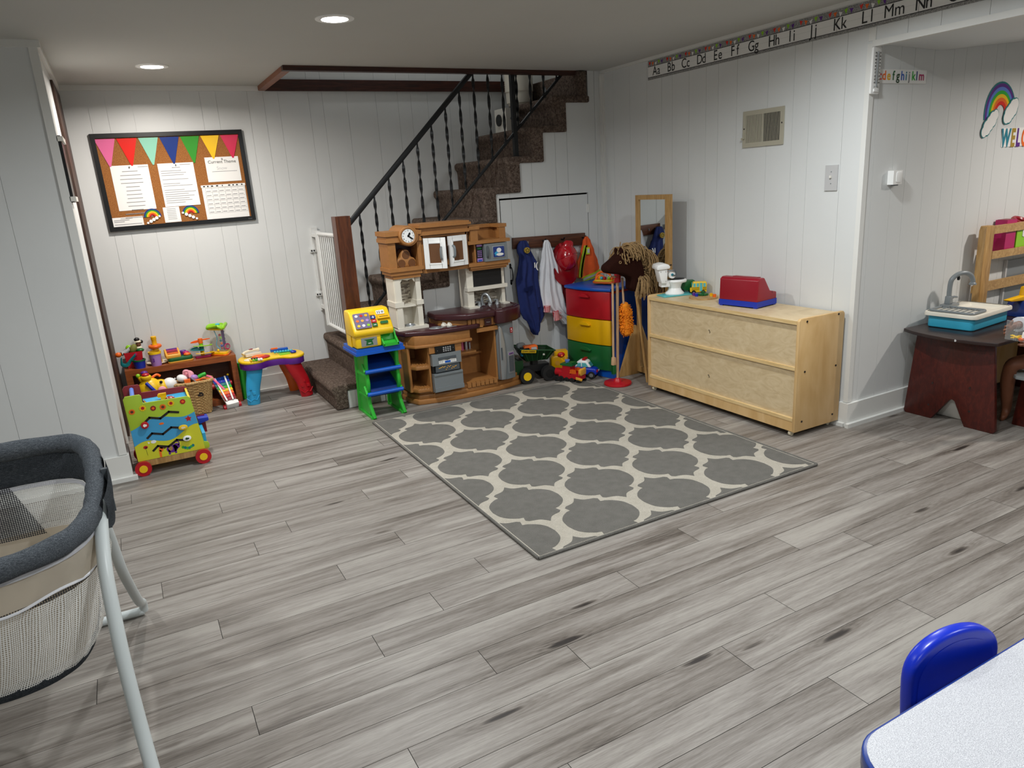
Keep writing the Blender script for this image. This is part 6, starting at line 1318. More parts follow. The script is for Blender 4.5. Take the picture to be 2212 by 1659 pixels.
bus(3.175, 3.535, radians(-30), 'dark_green', 'wooden_toy_car', 'dark green wooden toy car behind the toy toilet', 'turquoise', False)
# gear board
t = T('gear_board', 'round wooden board with coloured toy gears beside the red register', 'gear toy', (3.105, 3.30, zt))
b = MB(); b.cyl((0, 0, 0), (0, 0, .008), .088, seg=40, bev=.002); b.build('board', 'pine_y', t)
def gear(x, y, r, m_, n=9):
    b = MB(); P = []
    for k in range(n*4): a = 2*pi*k/(n*4); rr = r if k % 4 in (0, 1) else r*.78; P.append((x+rr*cos(a), y+rr*sin(a)))
    b.prism(P, .0085, .020, 'z', bev=.001); b.cyl((x, y, .02), (x, y, .034), r*.28, seg=12); b.build('gear', m_, t)
gear(.03, .038, .033, 'dark_green', 10)
for x, y, m_ in ((-.012, .072, 'purple'), (-.022, .038, 'royal'), (.042, -.022, 'yellow_sat'), (.030, -.062, 'orange')):
    b = MB(); b.cyl((x, y, .008), (x, y, .026), .010, seg=14, bev=.002); b.build('peg', m_, t)
# red register
t = T('red_cash_register', 'large dark red toy cash register with a blue base on the cabinet', 'toy cash register', (3.10, 2.94, zt), radians(9.2))
b = MB(); b.prism([(-.093, .034), (-.088, .155), (-.070, .166), (-.03, .166), (-.022, .158), (.030, .088), (.093, .074), (.093, .034)], -.126, .126, 'x' if False else 'y', bev=.006, seg=3)
b.build('housing', 'deep_red', t)
b = MB(); b.box(-.060, -.100, .160, -.028, .06, .169, .003); b.build('lid', 'deep_red', t)
b = MB(); b.box(-.094, -.127, .006, .094, .127, .037, .005); b.build('base', 'royal', t)
for x in (-.082, .082):
    for y in (-.112, .112): b = MB(); b.box(x-.01, y-.01, 0, x+.01, y+.01, .008, .002); b.build('foot', 'royal', t)
b = MB(); b.box(.048, -.1268, .07, .050, -.1258, .083); b.build('seam', 'black_plastic', t, smooth=0)
# ---------------------------------------------------------------- things on the right wall
A = T('alphabet_border', 'long alphabet border strip high on the right wall', 'alphabet strip', (XR-.001, 3.0, 2.03))
xw_ = XR-.0008
b = MB(A); b.box(xw_-.0012, 1.75, 1.972, xw_, 4.01, 2.089); b.m(1).box(xw_-.0018, 1.75, 1.989, xw_-.001, 4.008, 2.054); b.m(2).box(xw_-.0022, 1.75, 2.052, xw_-.0012, 4.009, 2.055).box(xw_-.0022, 1.75, 1.986, xw_-.0012, 4.009, 1.989)
for i in range(5): b.box(xw_-.0022, 3.40-.415*i, 1.987, xw_-.0016, 3.4012-.415*i, 2.053)
b.m(3).box(xw_-.0019, 1.75, 2.0215, xw_-.0015, 4.0, 2.0222); b.build('border_strip', ['granite_paper', 'white_paper', 'ink', 'plate_grey'], A, smooth=0)
yl = [3.919, 3.779, 3.642, 3.505, 3.372, 3.236, 3.097, 2.954, 2.839, 2.705, 2.551, 2.402, 2.271, 2.129, 1.982, 1.845]
for i, y in enumerate(yl):
    ch = chr(65+i); w_ = .026 if ch == 'M' else .013 if ch in 'IJ' else .019
    b = MB(A); b.text(ch, .077, FX(xw_-.0023, y+w_, 1.996), .004 if ch != 'M' else 0, .0006, sx=.88).text(ch.lower(), .077, FX(xw_-.0023, y-w_, 1.996), .004 if ch != 'M' else 0, .0006, sx=.88); b.build('letter_pair', 'ink', A, smooth=0)
b = MB(A); k = 0
pal = ['red', 'orange', 'hi_vis', 'grey_dark', 'purple']
b2 = {m_: MB(A) for m_ in ('p_red', 'orange', 'lime', 'white_paper', 'purple')}
nm5 = ['p_red', 'orange', 'hi_vis_', 'lime', 'white_paper', 'purple']
random.seed(9); y = 3.99
while y > 1.8:
    for j, m_ in enumerate(('p_red', 'orange', 'white_paper', 'lime', 'purple')):
        yy = y-.030*j; z = 2.083-.004*(j % 3); a = random.uniform(-.4, .4)
        b2[m_].prism([(yy+.010*cos(a), z-.002+.010*sin(a)), (yy-.010*cos(a), z-.002-.010*sin(a)), (yy+.004*sin(a), z-.024)], xw_-.0018, xw_-.001, 'x')
    y -= .172
for m_, q in b2.items(): q.build('border_pattern', m_, A, smooth=0)
t = T('wall_vent', 'beige metal return air vent high on the right wall', 'vent', (XR, 3.013, 1.585))
b = MB(t); y0, y1, z0, z1 = 2.868, 3.158, 1.488, 1.684; m1 = .024
for q in ((y0, z0, y1, z0+m1), (y0, z1-m1, y1, z1), (y0, z0+m1, y0+m1, z1-m1), (y1-m1, z0+m1, y1, z1-m1)): b.box(XR-.009, q[0], q[1], XR-.0005, q[2], q[3], .0015)
b.build('frame', 'vent_beige', t)
b = MB(t); b.box(XR-.002, y0+m1, z0+m1, XR-.0005, y1-m1, z1-m1); b.build('duct_shadow', 'vent_dark', t, smooth=0)
b = MB(t)
for i in range(16): yy = 3.013+.0075*(i+.5); b.box(XR-.009, yy-.0024, z0+m1, XR-.0065, yy+.0016, z1-m1)
b.box(XR-.009, 3.008, z0+m1, XR-.002, 3.014, z1-m1); b.build('open_fins', 'vent_beige', t)
b = MB(t)
for i in range(16): yy = 3.008-.0075*(i+.7); b.box(XR-.0095, yy-.0009, z0+m1, XR-.0080, yy+.0009, z1-m1)
b.build('slanted_fins', 'vent_beige', t)
b = MB(t); b.box(XR-.016, 3.140, 1.535, XR-.008, 3.150, 1.57, .002).box(XR-.022, 3.150, 1.530, XR-.008, 3.158, 1.542, .002); b.build('lever', 'vent_beige', t)
for yy, zz in ((3.147, 1.59), (2.878, 1.60)): b = MB(t); b.cyl((XR-.011, yy, zz), (XR-.009, yy, zz), .004, seg=10); b.build('screw', 'black_plastic', t)
t = T('light_switch', 'white rectangular light switch plate near the end of the right wall', 'light switch', (XR, 2.55, 1.30))
b = MB(t); b.box(XR-.007, 2.513, 1.237, XR-.0005, 2.587, 1.363, .003); b.build('plate', 'plate_grey', t)
b = MB(t); b.box(XR-.017, 2.546, 1.300, XR-.006, 2.554, 1.312, .002); b.build('toggle', 'white_plastic', t)
for z in (1.272, 1.33): b = MB(t); b.cyl((XR-.008, 2.55, z), (XR-.0065, 2.55, z), .003, seg=10); b.build('screw', 'grey_plastic', t)
# ---------------------------------------------------------------- niche wall
t = T('wall_thermometer', 'long white wall thermometer hanging at the corner of the niche', 'thermometer', (3.288, YN, 1.79))
b = MB(t); b.prism(rrect(3.252, 1.676, 3.314, 1.885, .008), YN-.016, YN-.004, 'y', bev=.003); b.build('scale_board', 'pure_white', t)
b = MB(t); b.torus((3.287, YN-.010, 1.893), .013, .0035, (0, 1, 0), 20, 8); b.build('hanger', 'pure_white', t)
b = MB(t); b.cyl((3.287, YN-.018, 1.71), (3.287, YN-.018, 1.865), .0022, seg=8); b.ell((3.287, YN-.018, 1.712), (.004, .003, .004), 8); b.build('glass_tube', 'grey_plastic', t)
b = MB(t)
for i in range(27): z = 1.725+.005*i; w_ = .007 if i % 5 else .011; b.box(3.2905, YN-.0168, z, 3.2905+w_, YN-.0158, z+.0013).box(3.2835-w_, YN-.0168, z, 3.2835, YN-.0158, z+.0013)
for i in range(10): b.text(str(120-i*20), .0085, FY(3.272, YN-.0166, 1.855-.0145*i), .03, .0004).text(str(50-i*10), .0085, FY(3.304, YN-.0166, 1.855-.0145*i), .03, .0004)
b.text('F', .009, FY(3.275, YN-.0166, 1.705), .03, .0004).text('C', .009, FY(3.300, YN-.0166, 1.705), .03, .0004); b.build('scale_print', 'ink', t, smooth=0)
b = MB(t); b.prism(rrect(3.268, 1.686, 3.306, 1.70, .003), YN-.021, YN-.015, 'y', bev=.002); b.build('bulb_guard', 'pure_white', t)
t = T('letter_strip', 'white strip with small coloured alphabet letters behind the thermometer', 'letter strip', (3.47, YN, 1.76))
b = MB(t); b.box(3.258, YN-.003, 1.727, 3.690, YN-.0005, 1.790, .0005); b.build('strip_card', 'white_paper', t, smooth=0)
for ch, x, m_ in (('a', 3.275, 'red'), ('b', 3.30, 'blue'), ('c', 3.331, 'p_red'), ('d', 3.360, 'orange'), ('e', 3.395, 'yellow_sat'), ('f', 3.430, 'dark_green'), ('g', 3.465, 'jd_green'), ('h', 3.501, 'blue'), ('i', 3.529, 'letter_teal'), ('j', 3.553, 'ink_grey'), ('k', 3.586, 'green'), ('l', 3.612, 'p_navy'), ('m', 3.650, 'magenta')):
    b = MB(t); b.text(ch, .058, FY(x, YN-.0032, 1.743), .02, .0008); b.build('letter', m_, t, smooth=0)
t = T('rainbow_cutout', 'tilted paper rainbow with two white clouds on the niche wall', 'rainbow decoration', (4.37, YN, 1.61)); t.rotation_euler = (0, radians(-12), 0)
rainbow(t, .0, -.03, .150, Matrix.Translation((0, -.001, 0)) @ Matrix.Diagonal((1.0, 1, 1.12, 1)), ['purple', 'lilac_blue', 'green', 'yellow', 'orange', 'p_red'], .0165, [(-.155, -.085, -.045, -.025, .030), (.055, -.060, .145, -.012, .034)], 'rainbow_arch', 'teal')
t = T('welcome_sign', 'row of coloured block letters spelling welcome on the niche wall', 'sign', (4.62, YN, 1.453))
for i, (ch, m_) in enumerate(zip('WELCOME', ('letter_teal', 'gold', 'purple', 'orange', 'green', 'p_red', 'blue'))):
    x = 4.462+(0, .072, .125, .185, .265, .35, .43)[i]
    b = MB(t); b.box(x-.036, YN-.003-.0004*i, 1.402, x+.042, YN-.0008-.0004*i, 1.502); b.build('letter_card', 'white_paper', t, smooth=0)
    b = MB(t); b.text(ch, .132, FY(x, YN-.0035-.0004*i, 1.405), .04, .001, sx=.62); b.build('letter', m_, t, smooth=0)
t = T('plug_in_light', 'small white plastic sensor box on the niche wall', 'wall sensor', (3.493, YN, 1.285))
b = MB(t); b.box(3.450, YN-.034, 1.250, 3.520, YN-.001, 1.318, .010, seg=3); b.build('case', 'pure_white', t)
b = MB(t); b.prism(rrect(3.470, 1.258, 3.515, 1.312, .01), YN-.037, YN-.033, 'y', bev=.002); b.build('cover', 'pure_white', t); b = MB(t); b.box(3.470, YN-.028, 1.243, 3.500, YN-.010, 1.252, .002); b.build('sensor_eye', 'grey_plastic', t)
# ---------------------------------------------------------------- dark table with the toy sink
t = T('dark_play_table', 'dark mahogany play table with wide slab legs in the niche', 'table', (4.1, 2.1, 0))
tp_ = smooth_path([(3.665, 2.352, 0), (3.62, 2.25, 0), (3.598, 2.10, 0), (3.612, 1.95, 0), (3.645, 1.853, 0)], 5)
P = [(p[0], p[1]) for p in tp_] + [(4.75, 1.853), (4.79, 2.1), (4.74, 2.352)]
b = MB(t); b.prism(P, .466, .4835, 'z', bev=.003, ang=.9); b.build('tabletop', 'espresso', t)
def slab(x):
    b = MB(t); b.prism([(2.300, .4655), (1.905, .4655), (1.852, .012), (1.862, .0), (2.005, .0), (2.066, .125), (2.078, .132), (2.092, .128), (2.183, .0), (2.328, .0), (2.338, .012)], x, x+.024, 'x', bev=.003); lg = b.build('slab_leg', 'mahogany', t)
    if x < 4:
        for y, z in ((2.19, .20), (1.995, .215), (2.20, .075), (1.985, .09)): b = MB(t); b.cyl((x-.0012, y, z), (x+.0005, y, z), .0055, seg=12); b.build('screw_cap', 'espresso', lg)
slab(3.708); slab(4.62)
b = MB(t); b.box(3.733, 2.24, .05, 4.619, 2.256, .40, .002); b.build('modesty_panel', 'ply_side', t)
b = MB(t); b.cyl((3.608, 2.035, .475), (3.600, 2.035, .475), .006, seg=14); b.build('edge_button', 'plate_grey', t)
b = MB(); b.prism([(3.80, .0), (3.86, .0), (3.84, .02), (3.79, .135), (3.76, .14), (3.75, .12)], 2.04, 2.23, 'y', bev=.006); prop(b.build('white_stool_leg', 'white_plastic', loc=(3.8, 2.13, 0)), 'white plastic piece standing behind the slab leg of the dark table', 'stool part')
SK = T('toy_sink', 'turquoise toy sink with white rim and drying rack on the dark table', 'toy sink', (3.985, 2.20, .484), radians(5))
b = MB(); b.prism(rrect(-.195, -.118, .195, .118, .022), .001, .068, 'z', bev=.008, seg=3); 
b.build('basin_body', 'aqua', SK)
b = MB(); ou = rrect(-.213, -.135, .213, .135, .030, 6); inn = rrect(-.195, -.118, .195, .118, .022, 6); n = len(ou)
ring = [[(x, y, z) for x, y in P_] for P_, z in ((inn, .062), (ou, .066), (ou, .078), ([(x*.985, y*.985) for x, y in ou], .085), ([(x*.95, y*.93) for x, y in ou], .086))]
co = [p for r in ring for p in r]; b.raw(co, [(i*n+k, i*n+(k+1) % n, (i+1)*n+(k+1) % n, (i+1)*n+k) for i in range(4) for k in range(n)])
# deck and bowl
bx0, by0, bx1, by1 = -.02, -.10, .185, .075
b.box(-.203, -.125, .070, bx0, .125, .083); b.box(bx0, by1, .070, .203, .125, .083); b.box(bx0, -.125, .070, .203, by0, .083); b.box(bx1, by0, .070, .203, by1, .083)
b.build('rim', 'cream_plastic', SK)
b = MB(); b.raw([(bx0, by0, .082), (bx1, by0, .082), (bx1, by1, .082), (bx0, by1, .082), (bx0+.012, by0+.012, .0685), (bx1-.012, by0+.012, .0685), (bx1-.012, by1-.012, .0685), (bx0+.012, by1-.012, .0685)], [(0, 4, 5, 1), (1, 5, 6, 2), (2, 6, 7, 3), (3, 7, 4, 0), (4, 7, 6, 5)]); b.build('bowl', 'cream_plastic', SK)
b = MB()
rk = [(x-.11, y) for x, y in rrect(-.075, -.105, .075, .115, .02)]
b.tube([(x, y, .090) for x, y in rk], [(.009, .004)]*len(rk), 8, closed=True, flat=(0, 0, 1)) if False else b.tube([(x, y, .090) for x, y in rk], .0065, 8, closed=True)
for i in range(7): y = -.085+.028*i; b.tube(smooth_path([(-.18, y, .09), (-.172, y, .0875), (-.05, y, .0875), (-.042, y, .09)]), .0028, 6)
b.build('dish_rack', 'grey_plastic', SK)
b = MB(); b.box(-.055, .075, .083, .055, .125, .100, .004).prism([(-.034, .10), (.004, .10), (.0, .145), (-.030, .145)], .085, .115, 'y', bev=.004); b.tube([(.0, .10, .128), (.02, .09, .136), (.045, .085, .132)], [.008, .007, .005], 8)
b.tube(smooth_path([(-.016, .10, .14), (-.016, .10, .205), (-.010, .095, .238), (.018, .08, .262), (.055, .06, .266), (.085, .045, .25), (.097, .038, .222), (.098, .037, .205)]), .0125, 14).lathe([(.0, .198), (.018, .198), (.018, .206), (.012, .212)], (.098, .037, 0), 16, cap=False); b.build('faucet', 'grey_plastic', SK)
b = MB(); b.prism([(.018, .250), (.03, .250), (.034, .236), (.024, .228), (.018, .232)], .074, .084, 'y'); b.build('water_drop', 'black_plastic', SK)
# blue bin and yellow toy on the far end of the table
t = T('blue_toy_bin', 'dark blue plastic toy block beside the turquoise sink', 'toy bin', (4.385, 2.12, .484), radians(-6)); b = MB(); b.prism([(-.07, 0), (.09, 0), (.07, .085), (-.035, .085)], -.05, .07, 'y', bev=.004); b.build('block', 'p_navy', t)
t = T('yellow_toy_plane', 'long yellow toy piece with a red patch on the blue block', 'toy', (4.40, 2.13, .5695), radians(-4))
b = MB(); b.prism([(-.17, .018), (-.03, .028), (-.02, .075), (.06, .08), (.08, .03), (.14, .02), (.14, .0), (-.02, .0), (-.15, .008)], -.02, .02, 'y', bev=.004); b.build('body', 'yellow_sat', t); b = MB(); b.box(.0, -.022, .045, .05, -.019, .072, .002); b.build('patch', 'deep_red', t)
b = MB(); b.text('10', .03, FY(.03, -.0205, .008), .01, .0006); b.build('number', 'yellow', t, smooth=0)
# wooden shelf at the back of the niche
t = T('wooden_toy_shelf', 'light wooden toy shelf frame at the end of the niche wall', 'shelf', (4.6, 2.25, 0))
for x in (4.225, 5.05):
    for y0, y1 in ((2.285, 2.325),):
        b = MB(t); b.prism([(x, 0), (x+.085, 0), (x+.085, .975), (x+.075, .985), (x+.012, .985), (x, .96)], y0, y1, 'y', bev=.004); b.build('post', 'pine', t)
    b = MB(t); b.box(x+.04, 2.325, .60, x+.06, 2.355, .64, .002); b.build('end_rail', 'pine', t)
b = MB(t); b.box(4.31, 2.288, .935, 5.05, 2.306, .980, .003); b.build('top_rail', 'pine_y', t)
b = MB(t); b.box(4.31, 2.288, .80, 5.05, 2.365, .822, .003).box(4.31, 2.284, .795, 5.05, 2.292, .838, .003); b.build('shelf_board', 'pine_y', t)
b = MB(t); b.box(4.31, 2.33, .60, 5.05, 2.345, .655, .003).box(4.31, 2.29, .22, 5.05, 2.34, .24, .003); b.build('rear_rail', 'pine_y', t)
t = T('pink_toy_house', 'bright pink toy book box standing on the wooden shelf', 'toy box', (4.495, 2.33, .8225)); b = MB(); b.box(-.045, -.032, 0, .055, .032, .178, .003); b.build('box', 'magenta', t); b = MB(); b.box(-.037, -.026, .176, .047, .026, .1795, .001); b.build('opening', 'maroon', t)
t = T('lime_toy_box', 'lime green toy box beside the pink box on the shelf', 'toy box', (4.62, 2.33, .8225)); b = MB(); b.box(-.055, -.032, 0, .06, .032, .125, .006); b.build('box', 'lime', t); b = MB(); b.prism(rrect(-.0, .07, .03, .135, .01), -.036, -.031, 'y', bev=.002); b.build('handle', 'pure_white', t)
t = T('red_toy_ring', 'red and orange toy ring lying on the lime green box', 'toy ring', (4.60, 2.26, .995)); b = MB(); b.torus((0, 0, 0), .045, .014, (0, -.5, 1)); b.build('ring', 'deep_red', t); b = MB(); b.ell((.03, -.02, -.015), (.025, .02, .015), 12); b.build('orange_piece', 'orange', t)
bpy.data.objects['red_toy_ring'].location = (4.66, 2.33, .975)
t = T('grey_wall_frame', 'grey framed board standing behind the wooden shelf', 'board', (4.78, 2.365, .35)); b = MB(); b.box(-.17, -.006, 0, .17, .004, .40, .003); b.build('panel', 'grey_plastic', t); b = MB(); b.box(-.175, -.010, -.005, -.16, .005, .405, .002); b.build('frame_edge', 'plate_grey', t)
# ---------------------------------------------------------------- small grey stool and seated child
t = T('grey_stool', 'low stool with a light grey seat and dark slab legs beside the table', 'stool', (4.08, 1.75, 0))
b = MB(t); b.prism([(3.905, 1.60), (3.905, 1.885), (3.935, 1.915), (4.03, 1.935), (4.27, 1.935), (4.30, 1.90), (4.30, 1.60)], .248, .268, 'z', bev=.004); b.build('seat', 'tube_grey', t)
for x in (3.925, 4.22):
    b = MB(t); b.prism([(1.865, .2475), (1.65, .2475), (1.63, .0), (1.71, .0), (1.755, .09), (1.80, .0), (1.885, .0)], x, x+.022, 'x', bev=.003); lg = b.build('slab_leg', 'mahogany', t)
    for z in (.225, .195): b = MB(t); b.torus((x-.001, 1.83, z), .006, .0015, (1, 0, 0), 14, 6); b.build('bolt', 'plate_grey', lg)
P0 = Vector((4.09, 1.75, .27))
Pn = T('person', 'seated toddler in a white top holding a clear bin beside the dark table', 'person', P0)
# one continuous body: pelvis, spine, head, arms with hands, legs with feet
J = {}; jl = []; ed = []; rd = []
def jn(n, p, r, frm=None):
    J[n] = len(jl); jl.append(Vector(p)-P0); rd.append(r)
    if frm is not None: ed.append((J[frm], J[n]))
jn('pelvis', (4.09, 1.75, .345), (.085, .075)); jn('waist', (4.09, 1.75, .43), (.080, .07), 'pelvis'); jn('chest', (4.08, 1.75, .54), (.090, .068), 'waist'); jn('neck', (4.075, 1.75, .625), .034, 'chest'); jn('skull0', (4.065, 1.75, .67), .062, 'neck'); jn('skull', (4.065, 1.75, .735), .080, 'skull0'); jn('crown', (4.07, 1.75, .785), .060, 'skull')
jn('r_sho', (4.075, 1.835, .575), .036, 'chest'); jn('r_elb', (3.985, 1.885, .515), .028, 'r_sho'); jn('r_fore', (3.89, 1.875, .54), .026, 'r_elb'); jn('r_wr', (3.79, 1.865, .548), .0185, 'r_fore'); jn('r_palm', (3.745, 1.862, .545), (.026, .014), 'r_wr')
jn('l_sho', (4.075, 1.665, .575), .036, 'chest'); jn('l_elb', (4.0, 1.655, .45), .028, 'l_sho'); jn('l_fore', (3.89, 1.715, .455), .026, 'l_elb'); jn('l_wr', (3.80, 1.755, .468), .0185, 'l_fore'); jn('l_palm', (3.755, 1.775, .474), (.026, .013), 'l_wr')
jn('r_hip', (4.07, 1.81, .33), .058, 'pelvis'); jn('r_knee', (3.925, 1.925, .325), .040, 'r_hip'); jn('r_calf', (3.955, 1.945, .20), .036, 'r_knee'); jn('r_ank', (3.985, 1.945, .05), .024, 'r_calf'); jn('r_foot', (3.955, 1.94, .020), (.024, .018), 'r_ank'); jn('r_toe', (3.925, 1.935, .014), (.022, .012), 'r_foot')
jn('l_hip', (4.07, 1.69, .33), .058, 'pelvis'); jn('l_knee', (3.88, 1.57, .325), .040, 'l_hip'); jn('l_calf', (3.86, 1.59, .20), .036, 'l_knee'); jn('l_ank', (3.84, 1.63, .05), .024, 'l_calf'); jn('l_foot', (3.79, 1.66, .020), (.024, .018), 'l_ank'); jn('l_toe', (3.742, 1.69, .014), (.022, .012), 'l_foot')
def fingers(sd, palm, dirs, th):
    base = Vector(palm)
    for i, (off, d, L_) in enumerate(dirs):
        p = base+Vector(off); d = Vector(d).normalized(); pr_ = sd+'_palm'
        for k in range(3):
            p = p+d*L_*(.42, .32, .26)[k]; d = (d+Vector(th[1])*.28).normalized(); jn('%s_f%d%d' % (sd, i, k), p, (.0068, .0062, .0050)[k], pr_); pr_ = '%s_f%d%d' % (sd, i, k)
    p = base+Vector(th[0]); jn(sd+'_t0', p, .0085, sd+'_palm'); p = p+Vector(th[2]); jn(sd+'_t1', p, .0075, sd+'_t0'); jn(sd+'_t2', p+Vector(th[2])*.7, .006, sd+'_t1')
fingers('r', (3.745, 1.862, .545), [((-.018, 0, .010), (-1, 0, .12), .036), ((-.020, 0, .0), (-1, 0, -.1), .042), ((-.018, 0, -.010), (-1, 0, -.32), .039), ((-.014, 0, -.018), (-.9, 0, -.6), .031)], ((-.006, -.004, .018), (0, -.5, 0), (-.004, -.006, .014)))
fingers('l', (3.755, 1.775, .474), [((-.018, .010, 0), (-.85, .55, .0), .032), ((-.020, .002, 0), (-.95, .3, -.02), .037), ((-.019, -.008, 0), (-1, .08, -.02), .035), ((-.014, -.016, 0), (-1, -.15, 0), .028)], ((-.004, .016, .004), (0, 0, .3), (-.006, .012, .006)))
sk('body', jl, ed, rd, 'skin', Pn, 0, 2)
b = MB(Pn); b.ell((4.075, 1.75, .755), (.088, .082, .078), 20); b.build('hair', 'hair_black', Pn)
for s_ in (-1, 1):
    b = MB(Pn); b.ell((3.992, 1.75+s_*.026, .725), (.006, .009, .007), 10); b.build('eye', 'black_plastic', Pn)
    b = MB(Pn); b.ell((4.070, 1.75+s_*.083, .715), (.014, .007, .02), 10); b.build('ear', 'skin', Pn)
b = MB(Pn); b.ell((3.983, 1.75, .705), (.011, .010, .010), 10); b.build('nose', 'skin', Pn)
b = MB(Pn); b.ell((3.990, 1.75, .684), (.006, .018, .004), 10); b.build('mouth', 'pink', Pn)
b = MB(Pn); b.tube(smooth_path([(4.09, 1.75, .33), (4.09, 1.75, .43), (4.08, 1.75, .54), (4.078, 1.75, .61)], 4), [(.100, .092)]*4+[(.098, .09)]*4+[(.100, .082)]*4+[(.05, .045)], 20, flat=(0, 1, 0)); b.build('shirt', 'white_cloth', Pn)
b = MB(Pn); b.tube([(4.077, 1.82, .58), (3.99, 1.88, .52), (3.90, 1.877, .54), (3.835, 1.870, .548)], [.046, .038, .036, .037], 14); b.build('sleeve', 'white_cloth', Pn)
b = MB(Pn); b.tube([(4.077, 1.68, .58), (4.01, 1.66, .47), (3.90, 1.71, .458)], [.046, .038, .036], 14); b.build('sleeve', 'white_cloth', Pn)
b = MB(Pn); b.tube([(4.10, 1.75, .39), (4.09, 1.75, .31)], [(.095, .105)]*2, 18, flat=(1, 0, 0)).tube([(4.08, 1.81, .335), (4.0, 1.87, .335)], .062, 16).tube([(4.08, 1.69, .335), (3.98, 1.63, .335)], .062, 16); b.build('shorts', 'grey_cloth', Pn)
# clear bin held by the child
t = T('clear_bin', 'clear plastic bin of small yellow toys held in two hands', 'bin', (3.675, 1.795, .497)); t.rotation_euler = (radians(4), radians(14), radians(8))
hexp = [(-.075, -.02), (-.03, -.052), (.045, -.052), (.085, -.02), (.085, .04), (-.06, .04)]
b = MB()
lo_, hi_ = [(x*.75, y*.8, .004) for x, y in hexp], [(x*1.0, y*1.0, .092) for x, y in hexp]; n = 6
b.raw(lo_+hi_, [tuple(range(n))[::-1]]+[(i, (i+1) % n, n+(i+1) % n, n+i) for i in range(n)]); b.build('clear_wall', 'glass_clear', t, smooth=0)
b = MB(); b.tube([Vector(p) for p in hi_], .0018, 6, closed=True)
for i in range(n): b.tube([lo_[i], hi_[i]], .0012, 5)
b.build('clear_edge', 'glass_clear', t)
random.seed(21)
for i in range(9):
    x, y = random.uniform(-.03, .045), random.uniform(-.025, .02); o = Vector((x, y, .018+.004*(i % 4))); b = MB()
    if i < 6:
        for k in range(4): a = k*1.7+i; b.tube([o, o+Vector((.013*cos(a), .013*sin(a), .004*sin(3*a)))], [.0045, .0025], 6)
    elif i < 8: b.box(*(o-Vector((.006, .004, .004))), *(o+Vector((.006, .004, .022))), .001)
    else: b.ell(o+Vector((0, 0, -.004)), (.016, .012, .009), 10)
    prop(b.build('small_toy', 'yellow' if i < 6 else 'pure_white' if i < 8 else 'orange', t), None)
# ---------------------------------------------------------------- blue chair and speckled table in the foreground
t = T('speckled_table', 'light grey speckled activity table with a blue edge in the front corner', 'table', (1.4, .2, 0))
TP = rrect(.812, -.35, 2.2, .562, .075, 8)
b = MB(t); b.prism(TP, .488, .5205, 'z', bev=.003, ang=.9); b.build('edge_band', 'p_navy', t)
b = MB(t); b.prism([( .812+(x-.812)*.992+.006, y-.0045 if y > .2 else y+.004) for x, y in TP], .519, .5212, 'z'); b.build('tabletop', 'speckled_laminate', t)
for x in (.93, 2.05):
    for y in (-.22, .44): b = MB(t); b.cyl((x, y, 0), (x, y, .49), .014, seg=14).cyl((x, y, 0), (x, y, .02), .019, seg=14); b.build('leg', 'silver', t)
t = T('blue_chair', 'small blue plastic chair tucked against the speckled table', 'chair', (1.21, .55, 0))
b = MB(t)
pass
CX = Matrix.Translation((1.163, .604, 0)) @ Matrix.Rotation(radians(-10), 4, 'Z')
A_ = [(-.092, .30), (-.095, .40), (-.101, .46), (-.103, .495)] + [(-.103*cos(a), .495+.080*sin(a)**.8) for a in [pi*k/22 for k in range(1, 22)]] + [(.103, .495), (.101, .46), (.095, .40), (.092, .30)]
b.prism(A_, -.013, .013, 'y', bev=.009, seg=4, M=CX); b.build('backrest', 'chair_blue', t, smooth=60)
b = MB(t); b.prism([(x*.84, .30+(z-.30)*.93) for x, z in A_], -.0140, -.0125, 'y', M=CX); b.build('backrest_panel', 'chair_blue', t)
b = MB(t); b.prism(rrect(-.12, -.27, .12, .01, .05), .285, .305, 'z', bev=.006, M=CX); b.build('seat', 'chair_blue', t)
for x in (1.05, 1.26):
    for y in (.36, .585): b = MB(t); b.cyl((x, y, .287), (x+(.02 if x > 1.2 else -.02), y+(.02 if y > .5 else -.02), 0), .011, seg=12); b.build('leg', 'silver', t)
# ---------------------------------------------------------------- bassinet
B = T('bassinet', 'grey padded bassinet with white mesh sides on white tube legs', 'bassinet', (-.55, 2.05, 0))
